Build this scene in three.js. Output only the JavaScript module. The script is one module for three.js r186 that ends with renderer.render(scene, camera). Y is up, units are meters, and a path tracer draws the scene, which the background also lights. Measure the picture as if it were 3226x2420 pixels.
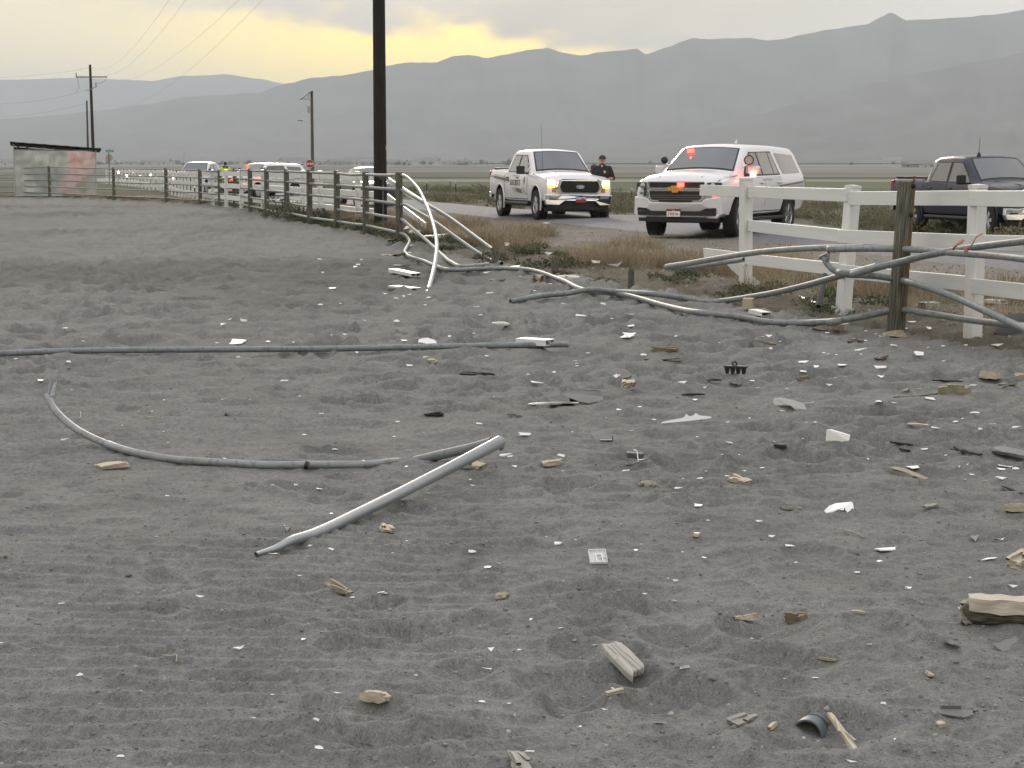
import * as THREE from 'three';
import { RoundedBoxGeometry } from 'three/addons/geometries/RoundedBoxGeometry.js';
import { MarchingCubes } from 'three/addons/objects/MarchingCubes.js';
import { mergeGeometries, mergeVertices, toCreasedNormals } from 'three/addons/utils/BufferGeometryUtils.js';
import { Brush, Evaluator, SUBTRACTION } from 'three-bvh-csg';

// ------------------------------------------------------------------ camera, exposure
const scene = new THREE.Scene();
const FPX = 6057, CX = 1613, CY = 1210, EYE = 1.6, PITCH = Math.atan((1210 - 515) / FPX);   // long lens, held at eye height
const camera = new THREE.PerspectiveCamera(2 * Math.atan(1210 / FPX) * 180 / Math.PI, 1024 / 768, 0.1, 60000);
camera.position.set(0, EYE, 0);
camera.rotation.x = -PITCH;
const renderer = new THREE.WebGLRenderer({ antialias: true });
renderer.toneMapping = THREE.LinearToneMapping;
renderer.toneMappingExposure = 1.5;
renderer.shadowMap.enabled = true;

// ------------------------------------------------------------------ random numbers and noise
function rng(seed) { let a = seed >>> 0; return () => { a = (a + 0x6D2B79F5) | 0; let t = Math.imul(a ^ (a >>> 15), 1 | a); t = (t + Math.imul(t ^ (t >>> 7), 61 | t)) ^ t; return ((t ^ (t >>> 14)) >>> 0) / 4294967296; }; }
const clamp = (x, a = 0, b = 1) => Math.min(b, Math.max(a, x));
const lerp = (a, b, t) => a + (b - a) * t;
const sstep = (a, b, x) => { const t = clamp((x - a) / (b - a)); return t * t * (3 - 2 * t); };
const PERM = (() => { const r = rng(77), p = [...Array(256).keys()]; for (let i = 255; i > 0; i--) { const j = Math.floor(r() * (i + 1)); [p[i], p[j]] = [p[j], p[i]]; } return Uint8Array.from([...p, ...p]); })();
const GX = new Float32Array(256), GY = new Float32Array(256);
for (let i = 0; i < 256; i++) { GX[i] = Math.cos(i / 256 * 2 * Math.PI); GY[i] = Math.sin(i / 256 * 2 * Math.PI); }
function noise(x, y) {
  const xi = Math.floor(x), yi = Math.floor(y), fx = x - xi, fy = y - yi, u = fx * fx * fx * (fx * (fx * 6 - 15) + 10), v = fy * fy * fy * (fy * (fy * 6 - 15) + 10);
  const X = xi & 255, Y = yi & 255, a = PERM[PERM[X] + Y], b = PERM[PERM[(X + 1) & 255] + Y], c = PERM[PERM[X] + ((Y + 1) & 255)], d = PERM[PERM[(X + 1) & 255] + ((Y + 1) & 255)];
  const n0 = GX[a] * fx + GY[a] * fy, n1 = GX[b] * (fx - 1) + GY[b] * fy, n2 = GX[c] * fx + GY[c] * (fy - 1), n3 = GX[d] * (fx - 1) + GY[d] * (fy - 1);
  return 1.4 * (n0 + u * (n1 - n0) + v * (n2 + u * (n3 - n2) - n0 - u * (n1 - n0)));
}
function fbm(x, y, o = 4, g = 0.5) { let s = 0, a = 1, t = 0; for (let i = 0; i < o; i++) { s += a * noise(x, y); t += a; a *= g; x = x * 2.03 + 17.3; y = y * 2.03 - 9.1; } return s / t; }
const hash2 = (x, y) => { const h = Math.imul(x * 374761393 + y * 668265263, 1274126177); return ((h ^ (h >>> 15)) >>> 0) / 4294967296; };

// ------------------------------------------------------------------ sky and sun (veiled evening sun behind cloud over the ridge)
const SUN_AZ = -6 * Math.PI / 180, SUN_EL = 19 * Math.PI / 180;       // azimuth from straight ahead, elevation
{
  const W = 4096, H = 2048, data = new Float32Array(W * H * 4);
  for (let j = 0; j < H; j++) {
    const el = ((j + 0.5) / H - 0.5) * 180;
    for (let i = 0; i < W; i++) {
      const k = (j * W + i) * 4;
      // equirectangular: u = atan2(z, x)/2pi + .5 ; straight ahead is -z
      const th = ((i + 0.5) / W - 0.5) * 2 * Math.PI, dx = Math.cos(th), dz = Math.sin(th);
      const az = Math.atan2(dx, -dz) * 180 / Math.PI;
      const e = Math.max(el, 0), up = Math.min(1, e / 70);
      const sx = dx * 60, sz = dz * 60;
      // base of thin bright haze below the cloud deck
      let r = 0.88, g = 0.755, b = 0.51;
      const gl = Math.exp(-(((az + 3.6) / 6.5) ** 2)) * Math.exp(-(((e - 2.9) / 2.4) ** 2));
      const gl2 = Math.exp(-(((az - 1.5) / 4.5) ** 2)) * Math.exp(-(((e - 3.9) / 1.1) ** 2));
      r += 0.70 * gl + 0.50 * gl2; g += 0.41 * gl + 0.29 * gl2; b -= 0.26 * gl + 0.08 * gl2;
      // cloud deck, its ragged lower edge slanting down to the right
      let near = e < 30 ? 1 : 0, cl = 1;
      if (near) {
        const wx = sx * 0.9 + 3, wz = sz * 0.9;
        const n = fbm(az * 0.16 + 5, e * 0.55 + 2, 5, 0.52), n2 = fbm(az * 0.55 - 3, e * 1.9 + 7, 4, 0.55);
        const edge = 4.35 - 0.075 * (az + 9) + (az < -9 ? 0.05 * (-9 - az) : 0) + (az > 8 ? 0.15 * (az - 8) : 0);
        cl = sstep(-0.35, 0.45, (e - edge) + n * 1.3 + n2 * 0.6);
      }
      const tex = fbm(az * 0.09, e * 0.22 + 40, 4, 0.55);
      const lum = 0.55 + 0.45 * up + tex * 0.30 * (1 - up * 0.6) + 0.06 * Math.exp(-(((az + 8) / 9) ** 2)) * (1 - up);
      const low = 1 - 0.02 * sstep(16, 5, e), cr = low * lum * (1.10 - 0.14 * up), cg = low * lum * (0.965 + 0.01 * up), cb = low * lum * (0.80 + 0.28 * up);
      cl *= 0.97 * (1 - 0.5 * sstep(-7, -11, az) * sstep(9, 5, e) * sstep(-60, -30, az)); r = lerp(r, cr, cl); g = lerp(g, cg, cl); b = lerp(b, cb, cl);
      // grey haze veils the right-hand low sky
      const hz = sstep(6, 15, az) * sstep(70, 30, Math.abs(az)) * sstep(14, 5, e) * 0.75;
      r = lerp(r, 0.75, hz); g = lerp(g, 0.72, hz); b = lerp(b, 0.66, hz);
      if (el < 0) { r = 0.3; g = 0.29; b = 0.27; }
      data[k] = r; data[k + 1] = g; data[k + 2] = b; data[k + 3] = 1;
    }
  }
  const t = new THREE.DataTexture(data, W, H, THREE.RGBAFormat, THREE.FloatType);
  t.mapping = THREE.EquirectangularReflectionMapping; t.minFilter = t.magFilter = THREE.LinearFilter; t.needsUpdate = true;
  scene.background = t; scene.environment = t;
}
const sun = new THREE.DirectionalLight(0xfff0dc, 1.5);
sun.position.set(Math.sin(SUN_AZ) * Math.cos(SUN_EL) * 100, Math.sin(SUN_EL) * 100, -Math.cos(SUN_AZ) * Math.cos(SUN_EL) * 100 - 40);
sun.target.position.set(0, 0, -40); sun.castShadow = true; sun.shadow.radius = 26;
Object.assign(sun.shadow.camera, { left: -60, right: 60, top: 60, bottom: -60, near: 1, far: 400 }); sun.shadow.mapSize.set(2048, 2048);
scene.add(sun, sun.target);
scene.fog = new THREE.FogExp2(new THREE.Color(0.80, 0.905, 1.0), 1.4e-4);

// ------------------------------------------------------------------ naming
const taken = {};
function numbered(name) { const base = name.replace(/_\d{3}$/, ''); const n = (taken[base] = (taken[base] ?? -1) + 1); return n ? `${base}_${String(n).padStart(3, '0')}` : base; }
function tag(o, label, category, group, kind) { if (label) o.userData.label = label; if (category) o.userData.category = category; if (group) o.userData.group = group; if (kind) o.userData.kind = kind; return o; }
function lit(o) { o.castShadow = true; o.receiveShadow = true; return o; }
function mesh(name, geo, mat, parent = scene) {
  const m = lit(new THREE.Mesh(Array.isArray(geo) ? merge(geo) : geo, mat)); m.name = parent === scene ? numbered(name) : name; parent.add(m); return m;
}
function merge(list) { const l = list.filter(Boolean).map((g) => { const q = g.index ? g.toNonIndexed() : g; for (const k of Object.keys(q.attributes)) if (!['position', 'normal', 'uv'].includes(k)) q.deleteAttribute(k); if (!q.attributes.uv) q.setAttribute('uv', new THREE.BufferAttribute(new Float32Array(q.attributes.position.count * 2), 2)); q.morphAttributes = {}; q.clearGroups(); return q; }); return l.length === 1 ? l[0] : mergeGeometries(l); }
function thing(name, label, category, pos = [0, 0, 0], turn = 0, group) {
  const o = new THREE.Group(); o.name = numbered(name); o.position.set(...pos); o.rotation.y = turn; scene.add(o); return tag(o, label, category, group);
}
function copy(o, label) { const c = o.clone(); c.name = numbered(o.name); c.userData = { ...o.userData }; if (label) c.userData.label = label; scene.add(c); return c; }

// ------------------------------------------------------------------ the lie of the land.  X to the right, Z straight ahead (three's -z)
function land(X, Z) {
  return -0.22 * sstep(62, 112, Z) - 0.28 * sstep(120, 230, Z) - 0.22 * sstep(5.5, 9.5, X) * sstep(24, 40, Z) * sstep(90, 60, Z);
}
const cosP = Math.cos(PITCH), sinP = Math.sin(PITCH);
function ray(px, py) { const x = (px - CX) / FPX, y = -(py - CY) / FPX; return [x, y * cosP - sinP, cosP + y * sinP]; }   // X, Y, Z(ahead)
function G(px, py, lift = 0) { const d = ray(px, py); let h = lift, t = 0; for (let i = 0; i < 12; i++) { t = (h - EYE) / d[1]; h = lift + land(d[0] * t, d[2] * t); } return { X: d[0] * t, Z: d[2] * t, Y: h }; }
function at(px, py, Z) { const d = ray(px, py), t = Z / d[2]; return { X: d[0] * t, Y: EYE + d[1] * t, Z }; }
const V = (p) => new THREE.Vector3(p.X, p.Y, -p.Z);
const mpp = (Z) => Z / FPX;                                          // metres per photo pixel at that distance
function segDist(px, py, line) {                                    // signed distance to a polyline: + on its right-hand side
  let best = 1e9, sg = 1;
  for (let i = 0; i < line.length - 1; i++) {
    const [ax, ay] = line[i], [bx, by] = line[i + 1], dx = bx - ax, dy = by - ay, t = clamp(((px - ax) * dx + (py - ay) * dy) / (dx * dx + dy * dy));
    const qx = px - ax - dx * t, qy = py - ay - dy * t, d = Math.hypot(qx, qy);
    if (d < best - 1e-9) { best = d; sg = dx * (py - ay) - dy * (px - ax) < 0 ? 1 : -1; }
  }
  return best * sg;
}
const gp = (px, py) => { const p = G(px, py); return [p.X, p.Z]; };
// steel-pipe arena fence: post feet read off the photograph, from the far left to the near right
const PIPE_FEET = [[156, 621], [359, 631], [524, 637.5], [631, 644.5], [693, 650], [741, 654], [789, 668], [841, 680], [904, 691], [976, 708], [1062, 721], [1153, 735], [1258, 762]].map((p) => gp(...p));
const STUMP_FEET = [[1560, 833], [1748, 860], [1988, 905]].map((p) => gp(...p));
const RIGHT_POST = gp(2822, 1046);
const PIPE_LINE = [[-45, 108], [-33, 98], ...PIPE_FEET, ...STUMP_FEET, RIGHT_POST, [5.6, 11.5], [8, 3], [12, -10]];
const ROAD_NEAR = [[-62, 268], [-33, 168], gp(1285, 657), gp(1500, 681), gp(1816, 710), gp(2000, 727), gp(3226, 852), [12.5, 12], [18, -8]];
const ROAD_FAR = [[-55, 270], [-28, 170], gp(1278, 631), gp(1551, 656), gp(1930, 680), gp(2508, 704), gp(3226, 772), [22, 20], [30, -6]];
// ------------------------------------------------------------------ ground textures
function grainMap(size, seed, f) {
  const d = new Uint8Array(size * size * 4), r = rng(seed);
  for (let i = 0; i < size * size; i++) { const [a, b, c] = f(i % size, Math.floor(i / size), r); d[i * 4] = a; d[i * 4 + 1] = b; d[i * 4 + 2] = c; d[i * 4 + 3] = 255; }
  const t = new THREE.DataTexture(d, size, size); t.wrapS = t.wrapT = THREE.RepeatWrapping; t.magFilter = THREE.LinearFilter; t.minFilter = THREE.LinearMipmapLinearFilter; t.generateMipmaps = true; t.needsUpdate = true; return t;
}
// sand grain: one texel is 4 mm; dark and light grains, a few pale grit specks (tiles over 2 m, varied by vertex colour)
const sandMap = grainMap(512, 5, (x, y, r) => { let v = 204 + (r() - 0.5) * 46 + 16 * noise(x / 512 * 64 % 64, y / 512 * 64); const q = r(); if (q > 0.988) v = 255; else if (q < 0.035) v -= 45; v = clamp(v, 40, 255); return [v, v, v]; }); sandMap.colorSpace = THREE.SRGBColorSpace;
const sandBump = grainMap(512, 9, (x, y, r) => { const v = clamp(120 + (r() - 0.5) * 150 + 60 * noise(x / 8, y / 8), 0, 255); return [v, v, v]; });
const sandMat = new THREE.MeshPhysicalMaterial({ specularIntensity: 0.12, vertexColors: true, map: sandMap, bumpMap: sandBump, bumpScale: 0.002, roughness: 1 });
const gravelMap = grainMap(512, 15, (x, y, r) => { let v = 190 + (r() - 0.5) * 90; const q = r(); if (q > 0.96) v = 245; if (q < 0.08) v = 110; return [v, v * 0.985, v * 0.965]; }); gravelMap.colorSpace = THREE.SRGBColorSpace;
const vergeMat = new THREE.MeshPhysicalMaterial({ specularIntensity: 0.12, vertexColors: true, map: gravelMap, bumpMap: sandBump, bumpScale: 0.01, roughness: 1 });

// ------------------------------------------------------------------ relief of the trampled sand
function dimples(x, y, cell, seed, depth, dens) {                   // boot and hoof prints: oval pits with a pushed-up rim
  let h = 0; const cx = Math.floor(x / cell), cy = Math.floor(y / cell);
  for (let i = -1; i <= 1; i++) for (let j = -1; j <= 1; j++) {
    const a = cx + i + seed * 131, b = cy + j + seed * 57; if (hash2(a, b) > dens) continue;
    const ox = (cx + i + 0.15 + 0.7 * hash2(a + 7, b)) * cell, oy = (cy + j + 0.15 + 0.7 * hash2(a, b + 11)) * cell, ang = hash2(a + 3, b + 5) * 6.283, s = cell * (0.2 + 0.2 * hash2(a + 1, b + 9)), c = Math.cos(ang), sn = Math.sin(ang);
    const u = ((x - ox) * c + (y - oy) * sn) / (s * 1.5), v = (-(x - ox) * sn + (y - oy) * c) / s, d = Math.sqrt(u * u + v * v);
    if (d < 1.7) h += depth * (0.6 + 0.6 * hash2(a + 2, b + 2)) * (d < 1 ? -(1 - d * d) * (1 - 0.3 * d) : 0) + depth * 0.34 * Math.exp(-(((d - 1.12) / 0.22) ** 2));
  }
  return h;
}
const TRACKS = [[[-20, 1010], [180, 905], [420, 800], [640, 725]], [[-20, 905], [150, 835], [330, 762], [480, 700]], [[120, 1040], [330, 925], [620, 800], [830, 735]], [[-20, 800], [160, 745], [300, 700]], [[250, 860], [560, 770], [760, 722]]].map((l) => l.map((p) => gp(...p)));
const BOOTPRINTS = [[1815, 2205, 0.10, 0.17, 0.035], [2080, 2215, 0.12, 0.13, 0.03], [1900, 1985, 0.13, 0.2, 0.02], [1190, 2290, 0.12, 0.2, 0.02], [560, 1830, 0.14, 0.2, 0.018], [2930, 2060, 0.12, 0.2, 0.025], [2560, 1740, 0.13, 0.22, 0.025], [2770, 1990, 0.13, 0.22, 0.025]].map(([x, y, a, b, d]) => [...gp(x, y), a, b, d]);
function relief(X, Z) {
  const wx = X + 0.10 * noise(X * 2.2, Z * 2.2), wz = Z + 0.07 * noise(X * 2.2 + 50, Z * 2.2), far = sstep(9, 20, Z), right = sstep(-1.2, 0.8, X - 0.02 * Z);
  let h = 0.022 * noise(X * 0.7, Z * 0.7) + 0.012 * noise(wx * 1.9, wz * 2.6);
  h += (1 + 0.7 * far) * (0.012 * (0.5 - 1.5 * Math.abs(noise(wx * 1.1, wz * 4.1))) + 0.008 * noise(wx * 2.3 + 7, wz * 7.0) + 0.004 * (0.5 - 1.5 * Math.abs(noise(wx * 4.6, wz * 11 + 4))));   // wind and rake ripple, long across the view
  const patch = (1 + 0.9 * far) * (0.35 + 0.65 * sstep(-0.3, 0.4, noise(X * 0.45 + 30, Z * 0.4)));
  h += dimples(wx, wz, 0.6, 1, 0.068, 0.22 + 0.45 * right) * patch + dimples(wx + 3.3, wz, 0.33, 2, 0.036, 0.3 + 0.4 * right + 0.3 * far) * patch + dimples(wx, wz + 1.7, 0.17, 3, 0.012, 0.5);
  for (const T of TRACKS) { const d = Math.abs(segDist(X, Z, T)); if (d < 0.3) h += -0.022 * sstep(0.17, 0.11, d) + 0.014 * Math.exp(-(((d - 0.2) / 0.04) ** 2)) + (d < 0.14 ? 0.012 * Math.sin((Z * 0.94 + X * 0.34) * 6.283 / 0.16 + d * 14) : 0); }
  { const ph = Z * 7.2 + 0.25 * X + 0.55 * noise(X * 0.55, Z * 0.6) + 0.16 * noise(X * 2.3, Z * 2.3), rp = Math.pow(0.5 + 0.5 * Math.sin(ph * 6.283), 1.7) - 0.4; h += 0.017 * rp * sstep(-0.25, 0.25, noise(X * 0.35 + 4, Z * 0.3 + 8) + 0.25 - 0.5 * right) * sstep(19, 12, Z); }   // rake lines across the view
  h += 0.0036 * noise(X * 15, Z * 15);
  if (far > 0) h += far * dimples(wx + 1.1, wz + 5, 1.0, 5, 0.09, 0.55);
  for (const [x, z, a, b, d] of BOOTPRINTS) { const u = (X - x) / a, v = (Z - z) / b, q = Math.sqrt(u * u + v * v); if (q < 1.8) h += -d * (q < 1 ? (1 - q ** 4) : 0) + d * 0.35 * Math.exp(-(((q - 1.1) / 0.2) ** 2)); }
  return h;
}
function Gs(px, py, lift = 0) {                                       // where the sight line of that pixel meets the sand itself
  const d = ray(px, py), t0 = -EYE / d[1]; for (let k = 0; k <= 90; k++) { const t = t0 * (0.86 + 0.30 * k / 90), X = d[0] * t, Z = d[2] * t, h = groundAt(X, Z) + lift; if (EYE + d[1] * t <= h) return { X, Z, Y: h }; } const p = G(px, py); return { X: p.X, Z: p.Z, Y: groundAt(p.X, p.Z) + lift };
}
function zone(X, Z) {                                               // f: metres beyond the pipe fence, n / a: metres beyond the road's near and far edge
  const f = segDist(X, Z, PIPE_LINE) * -1, n = -segDist(X, Z, ROAD_NEAR), a = -segDist(X, Z, ROAD_FAR);
  return { f: -f, n: -n, a: -a };
}
const side = (() => { const p = segDist(...gp(1700, 800), PIPE_LINE), q = segDist(...gp(1700, 690), ROAD_NEAR), s = segDist(...gp(1700, 640), ROAD_FAR); return [Math.sign(p), Math.sign(q), Math.sign(s)]; })();
function zones(X, Z) { return [segDist(X, Z, PIPE_LINE) * side[0], segDist(X, Z, ROAD_NEAR) * side[1], segDist(X, Z, ROAD_FAR) * side[2]]; }
function groundAt(X, Z) {
  const [f, n, a] = zones(X, Z);
  const k = sstep(1.2, 0.0, f);                                      // arena relief fades into the verge
  let h = land(X, Z) + (k > 0 ? k * relief(X, Z) : 0);
  if (k < 1) h += (1 - k) * (0.05 * fbm(X * 0.8, Z * 0.8, 4) + 0.02 * noise(X * 6, Z * 6) + 0.012 * noise(X * 17, Z * 17)) * sstep(0.1, -1.2, n) ;
  h += 0.07 * sstep(0.3, 1.0, f) * sstep(2.6, 1.0, f);               // a low bank along the fence
  if (a > 0) h += (0.12 * fbm(X * 0.35, Z * 0.35, 3) + 0.03) * sstep(0.2, 3, a);
  return h;
}
// ------------------------------------------------------------------ near ground: a fan whose rows follow the distance, split into sand and verge
{
  const cols = 760, rows = 700, A = 19 * Math.PI / 180, pos = new Float32Array((cols + 1) * (rows + 1) * 3), col = new Float32Array(pos.length), uv = new Float32Array((cols + 1) * (rows + 1) * 2), kind = new Uint8Array((cols + 1) * (rows + 1));
  const a0 = Math.atan(1.6 / 4.0), a1 = Math.atan(1.6 / 128);
  for (let j = 0; j <= rows; j++) {
    const r = 1.6 / Math.tan(lerp(a0, a1, j / rows));
    for (let i = 0; i <= cols; i++) {
      const th = (i / cols * 2 - 1) * A, X = Math.sin(th) * r, Z = Math.cos(th) * r, k = j * (cols + 1) + i;
      const [f, n, a] = zones(X, Z), h = groundAt(X, Z);
      pos.set([X, h, -Z], k * 3); uv.set([X / 2, Z / 2], k * 2);
      const v1 = fbm(X * 0.22, Z * 0.22, 3), v2 = noise(X * 1.7 + 8, Z * 1.7), v3 = noise(X * 7, Z * 7);
      let c;
      if (f < 0) {                                                  // arena sand: cool dark grey, moister and darker in patches
        const damp = sstep(0.0, 0.5, noise(X * 0.16 + 3.1, Z * 0.09 - 2) + 0.25 * v2) * sstep(13, 22, Z);
        const m = 1 + 0.10 * v1 + 0.08 * v2 + 0.07 * v3 - 0.30 * damp; const mo = 0.10 * noise(X * 1.3 + 40, Z * 0.8) + 0.11 * noise(X * 3.1, Z * 2.2 + 9) + (Z < 45 ? 0.07 * noise(X * 9, Z * 8)  : 0); c = [0.246 * (m + mo), 0.251 * (m + mo), 0.239 * (m + mo)];
        const e = sstep(-1.3, 0, f) * 0.6; c = [lerp(c[0], 0.30, e), lerp(c[1], 0.29, e), lerp(c[2], 0.275, e)];
      } else if (a > 0) {                                           // scrub and field past the road
        const m = 1 + 0.25 * v1 + 0.2 * v2; const g = sstep(10, 16, a + 3 * v1);
        c = [lerp(0.22, 0.15, g) * m, lerp(0.21, 0.16, g) * m, lerp(0.17, 0.11, g) * m];
      } else {                                                      // verge: soil, dry litter, then pale gravel by the road
        const gr = sstep(1.8, 4.2, f + 1.2 * v2) * (1 - 0.75 * sstep(44, 52, Z)) , m = 1 + 0.15 * v1 + 0.16 * v2 + 0.12 * v3;
        c = [lerp(0.215, 0.35, gr) * m, lerp(0.204, 0.345, gr) * m, lerp(0.168, 0.32, gr) * m];
        if (X < -9 && Z > 60) { const b = sstep(-9, -12, X) * 0.8; c = [lerp(c[0], 0.19 * m, b), lerp(c[1], 0.145 * m, b), lerp(c[2], 0.105 * m, b)]; }
      }
      col.set(c, k * 3); kind[k] = f < 0.0 ? 0 : 1;
    }
  }
  const make = (which, name, mat) => {
    const idx = []; for (let j = 0; j < rows; j++) for (let i = 0; i < cols; i++) { const p = j * (cols + 1) + i; if (kind[p] === which) idx.push(p, p + 1, p + cols + 2, p, p + cols + 2, p + cols + 1); }
    const map = new Int32Array(kind.length).fill(-1); let n = 0; const order = []; for (let q = 0; q < idx.length; q++) { const o = idx[q]; if (map[o] < 0) { map[o] = n++; order.push(o); } idx[q] = map[o]; }
    const P = new Float32Array(n * 3), C = new Float32Array(n * 3), U = new Float32Array(n * 2);
    order.forEach((o, q) => { for (let e = 0; e < 3; e++) { P[q * 3 + e] = pos[o * 3 + e]; C[q * 3 + e] = col[o * 3 + e]; } U[q * 2] = uv[o * 2]; U[q * 2 + 1] = uv[o * 2 + 1]; });
    const g = new THREE.BufferGeometry(); g.setAttribute('position', new THREE.BufferAttribute(P, 3)); g.setAttribute('color', new THREE.BufferAttribute(C, 3)); g.setAttribute('uv', new THREE.BufferAttribute(U, 2)); g.setIndex(idx); g.computeVertexNormals();
    tag(mesh(name, g, mat), null, null, null, 'structure');
  };
  make(0, 'arena_ground', sandMat); make(1, 'roadside_ground', vergeMat);
}
// ------------------------------------------------------------------ wide land under and beyond it, out to the foot of the mountains
const farMat = new THREE.MeshPhysicalMaterial({ specularIntensity: 0, vertexColors: true, roughness: 1 });
{
  const rad = [0, 2.5]; let r = 4; while (r < 5200) { rad.push(r); r *= r < 90 ? 1.14 : 1.035; } rad.push(5200);
  const cols = 1440, N = rad.length, pos = [], col = [], idx = [];
  for (let j = 0; j < N; j++) for (let i = 0; i < cols; i++) {
    const th = i / cols * 2 * Math.PI, R = rad[j], X = Math.sin(th) * R, Z = Math.cos(th) * R;
    const inFan = R < 127 && Math.abs(th > Math.PI ? th - 2 * Math.PI : th) < 19.2 * Math.PI / 180;
    const h = land(X, Z) - (inFan ? 0.4 : 0.0) - (R > 127 ? 0.02 : 0) + 9 * sstep(1800, 5200, R) ** 1.5 + (R > 400 ? 0.8 * fbm(X * 0.004, Z * 0.004, 3) * sstep(400, 1500, R) : 0);
    pos.push(X, h, -Z);
    const v = fbm(X * 0.02, Z * 0.02, 3), w = fbm(X * 0.0016 + 3, Z * 0.006, 4), m = 1 + 0.2 * v;
    const [f, , a] = R < 300 ? zones(X, Z) : [1, 1, 1];
    let c;
    if (R < 130 && f < 0) c = [0.115, 0.112, 0.109];
    else if (R < 215) c = [0.135 * m, 0.145 * m, 0.108 * m];                        // green hayfield
    else if (R < 300) { const g = sstep(222, 232, R + 14 * v) * sstep(275, 255, R + 14 * v); c = [lerp(0.10, 0.24, g) * m, lerp(0.115, 0.22, g) * m, lerp(0.08, 0.175, g) * m]; }
    else { const g = sstep(-0.25, 0.25, w); c = [lerp(0.15, 0.22, g) * m, lerp(0.155, 0.215, g) * m, lerp(0.135, 0.19, g) * m]; }
    col.push(...c);
  }
  for (let j = 0; j < N - 1; j++) for (let i = 0; i < cols; i++) { const a = j * cols + i, b = j * cols + (i + 1) % cols; idx.push(a, b, b + cols, a, b + cols, a + cols); }
  const g = new THREE.BufferGeometry(); g.setAttribute('position', new THREE.Float32BufferAttribute(pos, 3)); g.setAttribute('color', new THREE.Float32BufferAttribute(col, 3)); g.setIndex(idx); g.computeVertexNormals();
  tag(mesh('valley_ground', g, farMat), null, null, null, 'structure');
}
// ------------------------------------------------------------------ road
{
  const rows = [], pos = [], uv = [], idx = [], S = (L, t) => { let q = t * (L.length - 1), i = Math.min(L.length - 2, Math.floor(q)); q -= i; return [lerp(L[i][0], L[i + 1][0], q), lerp(L[i][1], L[i + 1][1], q)]; };
  const n = 400, m = 8;
  for (let j = 0; j <= n; j++) { const p = S(ROAD_NEAR, j / n), q = S(ROAD_FAR, j / n); for (let i = 0; i <= m; i++) { const t = i / m, wob = (i === 0 || i === m) ? 0.18 * noise(p[0] * 1.1 + i, p[1] * 1.1) : 0, X = lerp(p[0], q[0], t) + wob, Z = lerp(p[1], q[1], t); pos.push(X, land(X, Z) + 0.045 + 0.05 * Math.sin(Math.PI * t) - ((i === 0 || i === m) ? 0.05 : 0), -Z); uv.push(X / 2, Z / 2); } }
  for (let j = 0; j < n; j++) for (let i = 0; i < m; i++) { const a = j * (m + 1) + i; idx.push(a, a + 1, a + m + 2, a, a + m + 2, a + m + 1); }
  const g = new THREE.BufferGeometry(); g.setAttribute('position', new THREE.Float32BufferAttribute(pos, 3)); g.setAttribute('uv', new THREE.Float32BufferAttribute(uv, 2)); g.setIndex(idx); g.computeVertexNormals();
  const roadMap = grainMap(512, 21, (x, y, r) => { const v = 205 + (r() - 0.5) * 60 + 26 * noise(x / 40, y / 40); return [v, v, v * 1.01]; }); roadMap.colorSpace = THREE.SRGBColorSpace;
  tag(mesh('road', g, new THREE.MeshPhysicalMaterial({ specularIntensity: 0.3, color: new THREE.Color(0.235, 0.24, 0.255), map: roadMap, bumpMap: sandBump, bumpScale: 0.003, roughness: 0.85, side: THREE.DoubleSide })), null, null, null, 'structure');
}
// ------------------------------------------------------------------ mountain ranges, read off the skyline
function range(name, sky, footPx, dFoot, dCrest, colr, seed, rough) {
  const cols = 700, rows = 46, px0 = -1400, px1 = 4700, pos = [], col = [], idx = [];
  const L = sky.map(([x, y]) => [x / 0.6857, y / 0.6857]);
  const ridgeY = (px) => { if (px <= L[0][0]) return L[0][1]; for (let i = 0; i < L.length - 1; i++) if (px <= L[i + 1][0]) { const t = (px - L[i][0]) / (L[i + 1][0] - L[i][0]); return lerp(L[i][1], L[i + 1][1], t * t * (3 - 2 * t) * 0.4 + t * 0.6); } return L[L.length - 1][1]; };
  for (let i = 0; i <= cols; i++) {
    const px = lerp(px0, px1, i / cols), az = (px - CX) / FPX;
    const y = ridgeY(px) + rough * (2.5 * fbm(px * 0.02, seed, 3) + 1.6 * noise(px * 0.13, seed + 4));
    const crest = at(px, y, dCrest).Y, foot = 2;
    for (let j = 0; j <= rows; j++) {
      const t = j / rows, s = Math.min(1, t / 0.86), d = t < 0.86 ? lerp(dFoot, dCrest, s) : lerp(dCrest, dCrest * 1.06, (t - 0.86) / 0.14);
      let h = t < 0.86 ? foot + (crest - foot) * (0.25 * s + 0.75 * Math.pow(s, 1.8)) : lerp(crest, foot, ((t - 0.86) / 0.14) ** 1.2);
      const spur = fbm(px * 0.0045 + seed + t * 0.9, t * 2.6 + seed, 4, 0.5), gully = Math.abs(noise(px * 0.011 + seed * 3 + t * 2.2, t * 3.1));
      if (t < 0.86) h += (spur * 0.12 - gully * 0.015) * (crest - foot) * Math.sin(Math.PI * s) * (s < 1 ? 1 : 0);
      pos.push(az * d, h, -d);
      const v = 1 + 0.25 * fbm(px * 0.006 + t * 2, t * 9, 3); col.push(colr[0] * v, colr[1] * v, colr[2] * v);
    }
  }
  for (let i = 0; i < cols; i++) for (let j = 0; j < rows; j++) { const a = i * (rows + 1) + j, b = a + rows + 1; idx.push(a, b, b + 1, a, b + 1, a + 1); }
  const g = new THREE.BufferGeometry(); g.setAttribute('position', new THREE.Float32BufferAttribute(pos, 3)); g.setAttribute('color', new THREE.Float32BufferAttribute(col, 3)); g.setIndex(idx); g.computeVertexNormals();
  tag(mesh(name, g, new THREE.MeshPhysicalMaterial({ specularIntensity: 0, vertexColors: true, roughness: 1, side: THREE.DoubleSide })), null, null, null, 'structure');
}
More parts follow.
